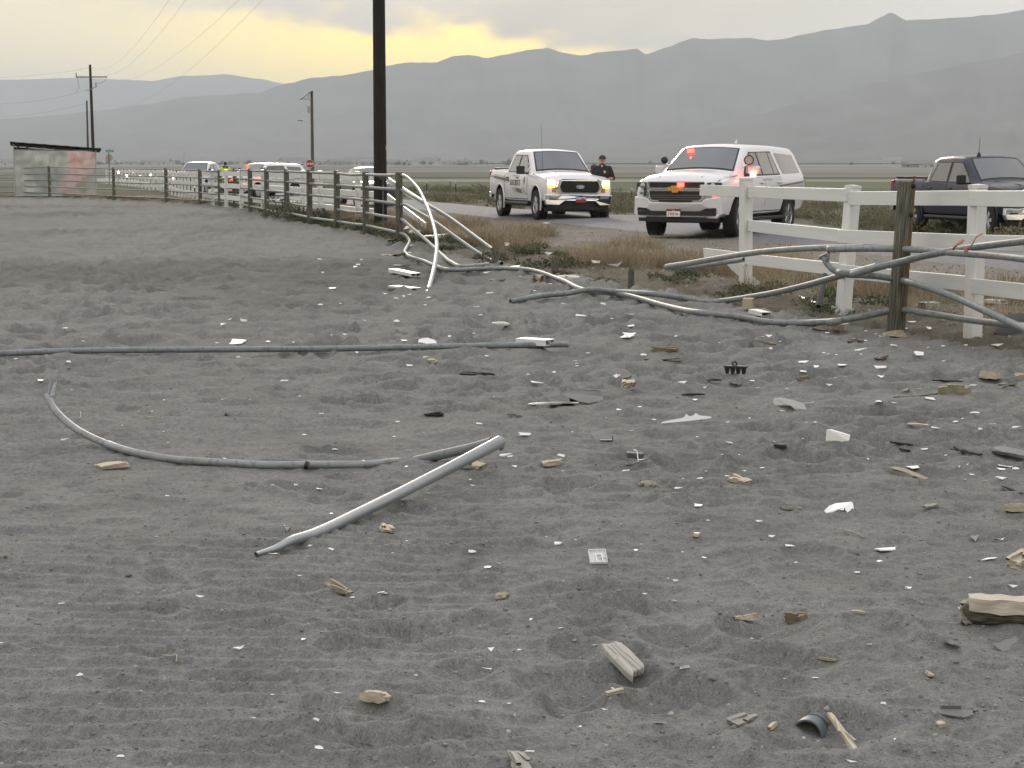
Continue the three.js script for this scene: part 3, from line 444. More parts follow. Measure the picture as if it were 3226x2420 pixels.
// lines: sagging conductors between the two poles, and on to the left
{
  const wire = (a, b, sag, label, r = 0.016) => { const pts = []; for (let i = 0; i <= 24; i++) { const t = i / 24; pts.push(a.clone().lerp(b, t).add(new THREE.Vector3(0, -sag * 4 * t * (1 - t), 0))); } const m = mesh('power_line', new THREE.TubeGeometry(new THREE.CatmullRomCurve3(pts), 60, r, 5), mWire); tag(m, label, 'power line'); };
  const F = (x, y) => V(at(x, y, FARP.Z)), N = (dx, y) => new THREE.Vector3(POLE[0] + dx, y, -POLE[1]);
  const up = (px, y) => V(at(px, y, POLE[1]));
  wire(F(293, 212), up(820, -480), 1.9, 'thin power line rising steepest from the top of the distant crossarm pole', 0.0042);
  wire(F(298, 228), up(900, -480), 2.1, 'thin power line just below the steepest one, from the distant crossarm pole', 0.0042);
  wire(F(336, 246), up(1150, -420), 1.9, 'thin power line from the crossarm end, sagging toward the top of the picture', 0.0042);
  wire(F(310, 322), up(1185, -400), 2.4, 'lowest of the power lines sagging over the hills to the upper right', 0.0042);
  wire(F(285, 213), V(at(-260, 226, 260)), 0.9, 'power line running left from the top of the distant crossarm pole', 0.010);
  wire(F(272, 284), V(at(-260, 285, 260)), 1.6, 'power line running left below the crossarm of the distant pole', 0.010);
  wire(F(280, 323), V(at(-260, 338, 260)), 1.4, 'lowest power line running left from the distant pole', 0.010);
}
{
  const Z = 172, p = at(985, 560, Z), y0 = land(p.X, Z), t = thing('street_lamp_pole', 'wooden lamp pole carrying a solar panel and a small lamp arm', 'lamp pole', [p.X, y0, -Z]);
  const top = at(986, 286, Z).Y - y0; mesh('shaft', new THREE.CylinderGeometry(0.12, 0.15, top + 0.5, 14).translate(0, top / 2 - 0.25, 0), mGreyWood, t);
  mesh('solar_panel', new RoundedBoxGeometry(1.35, 0.06, 0.95, 1, 0.01).rotateZ(0.62).translate(-0.55, top - 0.42, 0.1), std(0.62, 0.63, 0.64, 0.35, { metalness: 0.3 }), t);
  mesh('panel_strut', [bar(new THREE.Vector3(0, top - 0.75, 0.1), new THREE.Vector3(-0.9, top - 0.72, 0.1), 0.03), bar(new THREE.Vector3(0, top - 0.1, 0.1), new THREE.Vector3(-0.25, top - 0.25, 0.1), 0.03), bar(new THREE.Vector3(-0.35, top - 0.72, 0.1), new THREE.Vector3(-0.25, top - 0.3, 0.1), 0.025)], mSteel, t);
  mesh('battery_box', new RoundedBoxGeometry(0.32, 0.62, 0.3, 2, 0.03).translate(-0.24, top - 1.65, 0.05), std(0.36, 0.37, 0.37, 0.6), t);
  const arm = mesh('lamp_arm', pipeGeo([[-0.05, top - 3.15, 0.05], [-0.35, top - 2.75, 0.1], [-0.6, top - 2.62, 0.15], [-0.8, top - 2.6, 0.18]].map((v) => new THREE.Vector3(...v)), 0.035), std(0.6, 0.61, 0.62, 0.4, { metalness: 0.4 }), t);
  mesh('lamp_head', new RoundedBoxGeometry(0.5, 0.08, 0.22, 2, 0.03).rotateZ(-0.06).translate(-1.02, top - 2.61, 0.18), std(0.14, 0.14, 0.15, 0.5), t);
}
// writing on a flat sign face
function lettering(w, h, draw, px = 512) { const c = document.createElement('canvas'); c.width = px; c.height = Math.round(px * h / w); const x = c.getContext('2d'); draw(x, c.width, c.height); const t = new THREE.CanvasTexture(c); t.colorSpace = THREE.SRGBColorSpace; return t; }
function octagon(r, th) { const s = new THREE.Shape(); for (let i = 0; i < 8; i++) { const a = Math.PI / 8 + i * Math.PI / 4; i ? s.lineTo(r * Math.cos(a), r * Math.sin(a)) : s.moveTo(r * Math.cos(a), r * Math.sin(a)); } return new THREE.ExtrudeGeometry(s, { depth: th, bevelEnabled: false }); }
{
  const Z = 166, p = at(976, 516, Z), y0 = land(p.X, Z), s = mpp(Z) * 27, t = thing('stop_sign', 'red octagonal stop sign facing the road, in front of the lamp pole', 'stop sign', [p.X, y0, -Z]);
  const cy = p.Y - y0, R = s / 2;
  mesh('post', new THREE.CylinderGeometry(0.03, 0.03, cy + 0.5, 8).translate(0, cy / 2, -0.03), mSteel, t);
  mesh('rim', octagon(R, 0.006).translate(0, cy, 0), std(0.8, 0.8, 0.8, 0.5), t);
  const face = octagon(R * 0.94, 0.004); const P = face.attributes.position, uv = face.attributes.uv; for (let k = 0; k < uv.count; k++) uv.setXY(k, P.getX(k) / (2 * R) + 0.5, P.getY(k) / (2 * R) + 0.5);
  mesh('face', face.translate(0, cy, 0.008), std(1, 1, 1, 0.5, { map: lettering(1, 1, (x, w, h) => { x.fillStyle = '#9c1526'; x.fillRect(0, 0, w, h); x.fillStyle = '#f4f4f4'; x.font = 'bold 168px sans-serif'; x.textAlign = 'center'; x.textBaseline = 'middle'; x.fillText('STOP', w / 2, h / 2 + 8, w * 0.82); }) }), t);
}
{
  const Z = 186, p = at(343, 498, Z), y0 = land(p.X, Z), t = thing('street_sign', 'green street-name sign above the grey back of a stop sign', 'street sign', [p.X, y0, -Z]);
  const oy = p.Y - y0, gy = at(345, 476, Z).Y - y0;
  mesh('post', new THREE.CylinderGeometry(0.035, 0.035, gy + 0.4, 8).translate(0, gy / 2 - 0.1, 0.03), std(0.05, 0.05, 0.05, 0.6), t);
  mesh('octagon_plate', octagon(0.385, 0.008).translate(0, oy, -0.03), std(0.42, 0.33, 0.31, 0.45, { metalness: 0.3 }), t).userData.label = 'plain back of the stop sign';
  const blade = mesh('name_blade', new RoundedBoxGeometry(0.76, 0.21, 0.02, 1, 0.008).translate(0.08, gy, 0.05), std(0.012, 0.16, 0.075, 0.5), t);
  const pl = new THREE.PlaneGeometry(0.7, 0.17).translate(0.08, gy, 0.064);
  mesh('lettering', pl, std(1, 1, 1, 0.5, { map: lettering(0.7, 0.17, (x, w, h) => { x.fillStyle = '#0f6b47'; x.fillRect(0, 0, w, h); x.fillStyle = '#dfe9e4'; x.font = 'bold 92px sans-serif'; x.textAlign = 'center'; x.textBaseline = 'middle'; x.fillText('JASON WAY', w / 2, h / 2 + 4, w * 0.9); }) }), blade);
  mesh('finial', new THREE.SphereGeometry(0.05, 8, 6).translate(0.02, gy + 0.15, 0.04), mSteel, t);
}
// ------------------------------------------------------------------ sheet-metal shed
{
  const a = G(49, 615), b = G(299, 622.5), Z = (a.Z + b.Z) / 2, L = V(at(47, 615, Z)), R = V(at(299, 615, Z)), w = R.x - L.x, y0 = land(a.X, Z);
  const t = thing('metal_shed', 'small sheet-metal lean-to shed with a dark sloping roof behind the pipe fence', 'shed', [L.x, y0, -Z], 0.235);
  const hTop = at(49, 470, Z).Y - y0, hR = at(293, 478, Z).Y - y0, wallL = at(49, 472, Z).Y - y0, roofL = at(42, 449, Z).Y - y0, roofR = at(305, 470, Z).Y - y0, D = 3.0;
  // dented galvanised wall, three sheets side by side
  const sheet = (x0, x1) => { const g = new THREE.PlaneGeometry(x1 - x0 - 0.006, wallL - 0.06, 36, 30).translate((x0 + x1) / 2, wallL / 2 + 0.03, 0), P = g.attributes.position; for (let k = 0; k < P.count; k++) { const x = P.getX(k), y = P.getY(k); P.setZ(k, 0.008 * noise(x * 0.9 + 3, y * 0.8) + 0.0035 * noise(x * 2.4, y * 2.4)); } g.computeVertexNormals(); return g; };
  const mSheet = std(0.62, 0.665, 0.70, 0.2, { metalness: 0.9, map: speckle(256, 41, 232, 22, 2, 2), side: THREE.DoubleSide });
  for (let i = 0; i < 4; i++) mesh('metal_sheet', sheet(w * i / 4, w * (i + 1) / 4), mSheet, t);
  mesh('back_wall', new THREE.BoxGeometry(w, hR * 0.96, 0.03).translate(w / 2, hR * 0.48, -D), std(0.2, 0.19, 0.18, 0.8), t);
  const fr = (p, q, r = 0.035) => bar(new THREE.Vector3(...p), new THREE.Vector3(...q), r, r, 6);
  mesh('frame', [fr([0, 0, 0.02], [0, roofL - 0.08, 0.02], 0.045), fr([w, 0, 0.02], [w, roofR - 0.06, 0.02], 0.045), fr([0, wallL, 0.03], [w, wallL - 0.03, 0.03], 0.035), fr([0, 0.03, 0.03], [w, 0.03, 0.03], 0.035), fr([w * 0.36, wallL, 0.02], [w * 0.36, lerp(roofL, roofR, 0.36) - 0.05, 0.02], 0.04), fr([w * 0.68, wallL, 0.02], [w * 0.68, lerp(roofL, roofR, 0.68) - 0.05, 0.02], 0.04), fr([0, 0, -D], [0, roofL - 0.3, -D], 0.045), fr([w, 0, -D], [w, roofR - 0.3, -D], 0.045)], std(0.42, 0.44, 0.45, 0.45, { metalness: 0.5 }), t);
  const rafters = [0.05, 0.16, 0.36, 0.5, 0.68, 0.97].map((s) => fr([w * s, lerp(roofL, roofR, s) - 0.1, 0.3], [w * s, lerp(roofL, roofR, s) - 0.32, -D], 0.05));
  mesh('rafter', [...rafters, fr([-0.05, roofL - 0.3, -D + 0.02], [w + 0.1, roofR - 0.26, -D + 0.02], 0.09), fr([0.0, roofL - 0.14, 0.0], [w, roofR - 0.1, 0.0], 0.05)], std(0.05, 0.04, 0.035, 0.9), t);
  const rg = new THREE.BoxGeometry(Math.hypot(w + 0.5, roofL - roofR), 0.035, D + 0.6, 40, 1, 1), P = rg.attributes.position; for (let k = 0; k < P.count; k++) P.setY(k, P.getY(k) + 0.008 * Math.cos(P.getX(k) * 40));
  rg.computeVertexNormals(); rg.rotateX(-0.05).rotateZ(-Math.atan2(roofL - roofR, w + 0.5)).translate(w / 2 + 0.05, (roofL + roofR) / 2 - 0.06, -D / 2 + 0.15); mesh('roof', rg, std(0.03, 0.026, 0.024, 0.9), t);
  for (const q of [0, w]) mesh('side_wall', new THREE.BoxGeometry(0.03, wallL - 0.1, D).translate(q, wallL / 2, -D / 2), std(0.4, 0.4, 0.4, 0.5, { metalness: 0.6 }), t);
}

// red flashers of a rescue vehicle parked behind the viewer: their narrow beams show only as streaks on the shed's sheet metal
for (const [x, y, z, k] of [[-2.2, 2.1, 9, 1], [1.6, 2.3, 10, 2]]) {
  const t = thing('emergency_lamp', k > 1 ? 'red flasher on a stand behind the viewer, the right one' : 'red flasher on a stand behind the viewer, the left one', 'warning lamp', [x, 0, z]);
  const glowing = mesh('lens', new RoundedBoxGeometry(0.26, 0.14, 0.05, 2, 0.02).translate(0, y, 0), new THREE.MeshStandardMaterial({ color: new THREE.Color(0.9, 0.05, 0.04), emissive: new THREE.Color(1, 0.06, 0.04), emissiveIntensity: 2, roughness: 0.3 }), t);
  mesh('housing', new RoundedBoxGeometry(0.32, 0.2, 0.12, 2, 0.02).translate(0, y, 0.09), mDark, t); mesh('stand', new THREE.CylinderGeometry(0.03, 0.05, y, 10).translate(0, y / 2, 0.09), mDark, t);
  const L = new THREE.SpotLight(0xff2014, k > 1 ? 95 : 60, 0, k > 1 ? 0.0042 : 0.0034, 0.5, 2); L.position.set(x, y, z - 0.05); L.target.position.set(k > 1 ? -20.35 : -21.3, k > 1 ? 1.75 : 0.6, -91.6); L.castShadow = true; L.shadow.radius = 5; L.name = 'emergency_lamp_light'; scene.add(L, L.target);
}
// ------------------------------------------------------------------ vehicles: a lofted shell, cut wheel arches, panels laid on its surface.  +z is the front, +x the driver's side
const paint = (r, g, b, cc = 0.7) => new THREE.MeshPhysicalMaterial({ color: new THREE.Color(r, g, b), roughness: 0.42, clearcoat: cc, clearcoatRoughness: 0.08, side: THREE.DoubleSide });
const mWhite = paint(0.66, 0.66, 0.69), mNavy = Object.assign(paint(0.010, 0.017, 0.036, 0.4), { specularIntensity: 0.5 }), mGreyCar = paint(0.03, 0.033, 0.036);
const mGlass = new THREE.MeshPhysicalMaterial({ color: new THREE.Color(0.030, 0.038, 0.040), roughness: 0.06, specularIntensity: 1, clearcoat: 1, clearcoatRoughness: 0.03, side: THREE.DoubleSide });
const mGlassSide = new THREE.MeshPhysicalMaterial({ color: new THREE.Color(0.075, 0.08, 0.085), roughness: 0.07, clearcoat: 1, clearcoatRoughness: 0.03, side: THREE.DoubleSide });
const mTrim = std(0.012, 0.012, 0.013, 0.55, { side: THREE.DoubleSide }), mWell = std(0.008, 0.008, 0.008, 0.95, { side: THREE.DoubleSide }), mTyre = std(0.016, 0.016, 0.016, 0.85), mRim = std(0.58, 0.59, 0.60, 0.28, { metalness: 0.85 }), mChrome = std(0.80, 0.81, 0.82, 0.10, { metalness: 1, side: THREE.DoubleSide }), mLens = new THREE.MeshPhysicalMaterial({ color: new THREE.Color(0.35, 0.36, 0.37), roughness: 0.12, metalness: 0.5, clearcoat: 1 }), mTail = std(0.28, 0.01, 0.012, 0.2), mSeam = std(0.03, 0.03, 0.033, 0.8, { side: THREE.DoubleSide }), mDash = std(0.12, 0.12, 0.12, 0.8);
const glow = (r, g, b, k) => new THREE.MeshStandardMaterial({ color: new THREE.Color(r, g, b), emissive: new THREE.Color(r, g, b), emissiveIntensity: k, roughness: 0.3 });
const mHead = glow(1.0, 0.82, 0.55, 6), mAmber = glow(1.0, 0.40, 0.05, 2.2), mAmberHot = glow(1.0, 0.52, 0.10, 5), mRed = glow(1.0, 0.06, 0.04, 4.5), mRedHot = glow(1.0, 0.20, 0.10, 7);

function keyed(list) { return (z) => { if (z <= list[0][0]) return list[0].slice(1); for (let i = 0; i < list.length - 1; i++) if (z <= list[i + 1][0]) { const t = (z - list[i][0]) / (list[i + 1][0] - list[i][0]); return list[i].slice(1).map((v, k) => lerp(v, list[i + 1][k + 1], t)); } return list[list.length - 1].slice(1); }; }
function shellOf(stations) {                                         // station: z, bottom, half-width, belt, top, half-width of the top, crown
  const S = keyed(stations);
  const section = (z) => { const [yb, w, belt, yt, wt, cr] = S(z), h = belt - yb, up = Math.max(belt + 0.012, yt - 0.08); return [[0, yb], [w * 0.84, yb], [w * 0.955, yb + 0.05], [w * 0.985, yb + 0.2 * h], [w, yb + 0.48 * h], [w * 0.995, yb + 0.75 * h], [w * 0.975, belt - 0.03], [w * 0.95, belt], [lerp(w * 0.95, wt, 0.93), up], [wt - 0.025, lerp(up, yt, 0.62)], [wt - 0.10, yt], [(wt - 0.1) * 0.66, yt + cr * 0.56], [(wt - 0.1) * 0.33, yt + cr * 0.89], [0, yt + cr]]; };
  const sideX = (y, z) => { const p = section(z); for (let i = 1; i < 9; i++) if (y <= p[i + 1][1] && p[i + 1][1] > p[i][1]) { const t = clamp((y - p[i][1]) / (p[i + 1][1] - p[i][1])); return lerp(p[i][0], p[i + 1][0], t); } return p[9][0]; };
  const topY = (x, z) => { const [, , , yt, wt, cr] = S(z); return yt + cr * (1 - (x / (wt - 0.1)) ** 2); };
  return { S, section, sideX, topY };
}
function loftBody(sh, stations, wells, wellR, inner) {
  const zs = []; for (let i = 0; i < stations.length - 1; i++) { const n = Math.max(1, Math.round((stations[i + 1][0] - stations[i][0]) / 0.16)); for (let k = 0; k < n; k++) zs.push(lerp(stations[i][0], stations[i + 1][0], k / n)); } zs.push(stations[stations.length - 1][0]);
  const m = 14, ring = 2 * m - 2, pos = [], idx = [];
  for (const z of zs) { const s = sh.section(z); for (let k = 0; k < m; k++) pos.push(s[k][0], s[k][1], z); for (let k = m - 2; k > 0; k--) pos.push(-s[k][0], s[k][1], z); }
  for (let j = 0; j < zs.length - 1; j++) for (let k = 0; k < ring; k++) { const a = j * ring + k, b = j * ring + (k + 1) % ring; idx.push(a, b, b + ring, a, b + ring, a + ring); }
  const last = (zs.length - 1) * ring, c0 = pos.length / 3; const e0 = sh.section(zs[0]), e1 = sh.section(zs[zs.length - 1]);
  pos.push(0, (e0[0][1] + e0[m - 1][1]) / 2, zs[0], 0, (e1[0][1] + e1[m - 1][1]) / 2, zs[zs.length - 1]);
  for (let k = 0; k < ring; k++) { const b = (k + 1) % ring; idx.push(c0, b, k, c0 + 1, last + k, last + b); }
  let g = new THREE.BufferGeometry(); g.setAttribute('position', new THREE.Float32BufferAttribute(pos, 3)); g.setIndex(idx); g = toCreasedNormals(g, 0.62); g.setAttribute('uv', new THREE.Float32BufferAttribute(new Float32Array(g.attributes.position.count * 2), 2));
  let A = new Brush(g, mWhite); A.updateMatrixWorld(); const ev = new Evaluator(); ev.attributes = ['position', 'normal', 'uv']; ev.useGroups = true;
  for (const [wz, wy] of wells) for (const s of [-1, 1]) { const c = new THREE.CylinderGeometry(wellR, wellR, 0.5, 36).rotateZ(Math.PI / 2); const B = new Brush(c, mWell); B.position.set(s * (inner + 0.25), wy, wz); B.updateMatrixWorld(); A = ev.evaluate(A, B, SUBTRACTION); A.updateMatrixWorld(); }
  return A;
}
function sidePanel(sh, s, corners, off, n = 10, m = 6) {             // a sheet lying on the flank: corners [z, y] bottom-left, bottom-right, top-right, top-left
  const [a, b, c, d] = corners, pos = [], idx = [], uv = [];
  for (let j = 0; j <= m; j++) for (let i = 0; i <= n; i++) { const t = i / n, q = j / m, z = lerp(lerp(a[0], b[0], t), lerp(d[0], c[0], t), q), y = lerp(lerp(a[1], b[1], t), lerp(d[1], c[1], t), q); pos.push(s * (sh.sideX(y, z) + off), y, z); uv.push(s > 0 ? 1 - t : t, q); }
  for (let j = 0; j < m; j++) for (let i = 0; i < n; i++) { const k = j * (n + 1) + i; s > 0 ? idx.push(k, k + n + 1, k + 1, k + 1, k + n + 1, k + n + 2) : idx.push(k, k + 1, k + n + 1, k + 1, k + n + 2, k + n + 1); }
  const g = new THREE.BufferGeometry(); g.setAttribute('position', new THREE.Float32BufferAttribute(pos, 3)); g.setAttribute('uv', new THREE.Float32BufferAttribute(uv, 2)); g.setIndex(idx); g.computeVertexNormals(); return g;
}
function topPanel(sh, z0, z1, x0, x1, off, inset = 0) {              // a sheet on the upper surface, half-widths x0 at z0 and x1 at z1
  const n = 12, m = 8, pos = [], idx = [];
  for (let j = 0; j <= m; j++) for (let i = 0; i <= n; i++) { const q = j / m, z = lerp(z0, z1, q), x = (i / n * 2 - 1) * lerp(x0, x1, q); pos.push(x, sh.topY(x, z) + off, z + off * 0.6); }
  for (let j = 0; j < m; j++) for (let i = 0; i < n; i++) { const k = j * (n + 1) + i; idx.push(k, k + n + 1, k + 1, k + 1, k + n + 1, k + n + 2); }
  const g = new THREE.BufferGeometry(); g.setAttribute('position', new THREE.Float32BufferAttribute(pos, 3)); g.setIndex(idx); g.computeVertexNormals(); return g;
}
function fascia(pts, z, depth, bow = 0.10, bevel = 0.012, hole = null) {  // outline in x, y; pushed out to z, bent round the nose
  const s = new THREE.Shape(pts.map((p) => new THREE.Vector2(...p))); if (hole) s.holes.push(new THREE.Path(hole.map((p) => new THREE.Vector2(...p))));
  const g = new THREE.ExtrudeGeometry(s, { depth, bevelEnabled: bevel > 0, bevelSize: bevel, bevelThickness: bevel, bevelSegments: 2 }), P = g.attributes.position;
  for (let k = 0; k < P.count; k++) P.setZ(k, P.getZ(k) + z - bow * P.getX(k) ** 2); g.computeVertexNormals(); return g;
}
const rect = (x0, x1, y0, y1) => [[x0, y0], [x1, y0], [x1, y1], [x0, y1]];
const slices = (x0, x1, y0, y1, z, d, bow, n = 8) => { const l = []; for (let i = 0; i < n; i++) l.push(fascia(rect(lerp(x0, x1, i / n), lerp(x0, x1, (i + 1) / n), y0, y1), z, d, bow, 0)); return merge(l); };
const mirror = (pts) => pts.map(([x, y]) => [-x, y]).reverse();
function wheelGeo(r, w, spokes, style) {
  const prof = []; for (const [a, b] of [[0.60, -0.5], [0.70, -0.5], [0.86, -0.52], [0.955, -0.46], [0.99, -0.36], [1, -0.2], [1, -0.12], [0.975, -0.115], [0.975, -0.085], [1, -0.08], [1, 0.08], [0.975, 0.085], [0.975, 0.115], [1, 0.12], [1, 0.2], [0.99, 0.36], [0.955, 0.46], [0.86, 0.52], [0.70, 0.5], [0.60, 0.5]]) prof.push(new THREE.Vector2(a * r, b * w));
  const tyre = new THREE.LatheGeometry(prof, 40).rotateZ(-Math.PI / 2), R = r * 0.63;
  const lugs = []; for (let i = 0; i < 36; i++) for (const s of [-1, 1]) lugs.push(new THREE.BoxGeometry(w * 0.24, 0.022, 0.038).translate(s * w * 0.36, r * 0.985, 0).rotateX(i / 36 * 2 * Math.PI + (s > 0 ? 0.08 : 0)));
  const barrel = new THREE.LatheGeometry([[0.63, -0.42], [0.63, 0.46], [0.60, 0.47], [0.585, 0.40], [0.57, 0.1]].map(([a, b]) => new THREE.Vector2(a * r, b * w)), 36).rotateZ(-Math.PI / 2);
  const sp = []; for (let i = 0; i < spokes; i++) for (const e of style === 'double' ? [-1, 1] : [0]) { const sh = new THREE.Shape(); const wi = style === 'double' ? 0.020 : 0.045, wo = style === 'double' ? 0.026 : 0.062; sh.moveTo(R * 0.16, -wi); sh.lineTo(R * 0.98, -wo); sh.lineTo(R * 0.98, wo); sh.lineTo(R * 0.16, wi); const g = new THREE.ExtrudeGeometry(sh, { depth: 0.03, bevelEnabled: true, bevelSize: 0.006, bevelThickness: 0.008, bevelSegments: 1 }); g.rotateZ(e * 0.13).rotateZ(i / spokes * 2 * Math.PI).rotateY(Math.PI / 2).translate(w * 0.30, 0, 0); sp.push(g); }
  const hub = new THREE.CylinderGeometry(R * 0.24, R * 0.27, 0.06, 18).rotateZ(-Math.PI / 2).translate(w * 0.33, 0, 0), nuts = []; for (let i = 0; i < 6; i++) nuts.push(new THREE.CylinderGeometry(0.013, 0.013, 0.03, 6).rotateZ(Math.PI / 2).translate(w * 0.38, Math.cos(i * 1.047) * R * 0.17, Math.sin(i * 1.047) * R * 0.17));
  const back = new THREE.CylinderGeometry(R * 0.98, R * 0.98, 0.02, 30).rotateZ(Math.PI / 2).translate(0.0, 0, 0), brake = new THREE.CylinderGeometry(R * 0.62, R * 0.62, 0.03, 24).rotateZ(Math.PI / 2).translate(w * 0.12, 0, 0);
  return { tyre: merge([tyre, ...lugs]), rim: merge([barrel, ...sp, hub, ...nuts]), back: merge([back]), brake };
}
function addWheels(t, r, w, axles, track, spokes, style, steer = 0) {
  const W = wheelGeo(r, w, spokes, style);
  axles.forEach((z, i) => { for (const s of [1, -1]) { const g = new THREE.Group(); g.name = 'wheel'; g.position.set(s * track, r, z); g.rotation.y = (s > 0 ? 0 : Math.PI) + (i === 0 ? steer : 0); t.add(g); mesh('tyre', W.tyre, mTyre, g); mesh('rim', W.rim, mRim, g); mesh('brake_disc', W.brake, mSteel, g); mesh('well_back', W.back, mWell, g); } });
}
function mirrorGeo(w, h, d) { return new RoundedBoxGeometry(w, h, d, 3, 0.035); }
function decalText(draw, w, h, px = 1024) { const c = document.createElement('canvas'); c.width = px; c.height = Math.round(px * h / w); const x = c.getContext('2d'); x.clearRect(0, 0, c.width, c.height); draw(x, c.width, c.height); const t = new THREE.CanvasTexture(c); t.colorSpace = THREE.SRGBColorSpace; return new THREE.MeshStandardMaterial({ map: t, transparent: true, alphaTest: 0.5, roughness: 0.45, side: THREE.DoubleSide }); }
const star = (x, cx, cy, r, n = 7) => { x.beginPath(); for (let i = 0; i < n * 2; i++) { const a = -Math.PI / 2 + i * Math.PI / n, q = i % 2 ? r * 0.5 : r; i ? x.lineTo(cx + q * Math.cos(a), cy + q * Math.sin(a)) : x.moveTo(cx + q * Math.cos(a), cy + q * Math.sin(a)); } x.closePath(); x.fill(); };
// bold serif capitals with a slant and a small county line above, stripes running back from the word
const drawMain = (x, w, h) => { x.save(); x.transform(1, 0, -0.13, 1, h * 0.1, 0); x.fillStyle = '#17171a'; x.font = 'bold ' + Math.round(h * 0.92) + 'px serif'; x.textAlign = 'center'; x.textBaseline = 'middle'; x.fillText('SHERIFF', w / 2, h * 0.53, w * 0.93); x.restore(); };
const drawSmall = (x, w, h) => { x.fillStyle = '#a9a9ab'; x.font = 'bold ' + Math.round(h * 0.9) + 'px serif'; x.textAlign = 'center'; x.textBaseline = 'middle'; x.fillText('TOOELE COUNTY', w / 2, h * 0.55, w); };
const mSheriff = decalText(drawMain, 1.25, 0.28), mCounty = decalText(drawSmall, 0.62, 0.10, 512);
const mStar = decalText((x, w, h) => { x.fillStyle = '#8a8678'; star(x, w / 2, h / 2, w * 0.48); x.fillStyle = '#5b584f'; x.beginPath(); x.arc(w / 2, h / 2, w * 0.16, 0, 7); x.fill(); }, 1, 1, 256);
function plateMat(kind) {
  return std(1, 1, 1, 0.5, { map: lettering(0.305, 0.152, (x, w, h) => {
    if (kind === 'white') { x.fillStyle = '#e6e4e4'; x.fillRect(0, 0, w, h); x.fillStyle = '#8d2430'; x.fillRect(0, 0, w, h * 0.24); x.fillStyle = '#f0dcdc'; x.font = 'bold 44px sans-serif'; x.textAlign = 'center'; x.textBaseline = 'middle'; x.fillText('UTAH', w / 2, h * 0.125); x.fillStyle = '#22253a'; x.font = 'bold 150px sans-serif'; x.fillText('219516', w * 0.45, h * 0.63, w * 0.76); x.font = 'bold 62px sans-serif'; x.fillText('EX', w * 0.91, h * 0.66, w * 0.13); }
    else { x.fillStyle = '#9fb7d6'; x.fillRect(0, 0, w, h); x.fillStyle = '#e9d7c3'; x.fillRect(0, h * 0.32, w, h * 0.2); x.fillStyle = '#b5482c'; x.beginPath(); x.moveTo(0, h); x.lineTo(0, h * 0.5); x.quadraticCurveTo(w * 0.2, h * 0.35, w * 0.42, h * 0.55); x.quadraticCurveTo(w * 0.62, h * 0.02, w * 0.86, h * 0.4); x.lineTo(w, h * 0.6); x.lineTo(w, h); x.fill(); x.fillStyle = '#2a1a1c'; x.font = 'bold 140px sans-serif'; x.textAlign = 'center'; x.textBaseline = 'middle'; x.fillText('611 EX', w * 0.5, h * 0.62, w * 0.86); }
  }) });
}
function plate(t, kind, y, z) { const p = mesh('licence_plate', new RoundedBoxGeometry(0.315, 0.162, 0.014, 1, 0.006).translate(0, y, z), mTrim, t); mesh('plate_face', new THREE.PlaneGeometry(0.297, 0.144).translate(0, y, z + 0.0095), plateMat(kind), p); }

// ------------------------------------------------------------------ crew-cab pickup
const PICK = [[-3.06, 0.66, 0.93, 1.30, 1.36, 0.86, 0.0], [-3.00, 0.62, 0.985, 1.31, 1.37, 0.93, 0.0], [-1.34, 0.50, 1.0, 1.32, 1.39, 0.945, 0.0], [-1.28, 0.48, 1.0, 1.32, 1.42, 0.90, 0.0], [-1.12, 0.46, 1.0, 1.31, 1.86, 0.77, 0.02], [-0.92, 0.46, 1.0, 1.31, 1.93, 0.755, 0.03], [-0.2, 0.46, 1.0, 1.29, 1.955, 0.755, 0.035], [0.30, 0.46, 1.0, 1.275, 1.935, 0.75, 0.035], [0.42, 0.46, 1.0, 1.27, 1.905, 0.755, 0.03], [1.20, 0.46, 1.0, 1.245, 1.335, 0.86, 0.05], [1.30, 0.46, 1.0, 1.24, 1.31, 0.90, 0.055], [2.1, 0.46, 1.0, 1.21, 1.26, 0.90, 0.06], [2.50, 0.50, 0.985, 1.16, 1.20, 0.88, 0.05], [2.64, 0.54, 0.955, 1.09, 1.135, 0.86, 0.03], [2.68, 0.58, 0.93, 1.0, 1.06, 0.80, 0.02]];
const pickShell = shellOf(PICK), pickBody = loftBody(pickShell, PICK, [[1.84, 0.45], [-1.84, 0.45]], 0.50, 0.62);
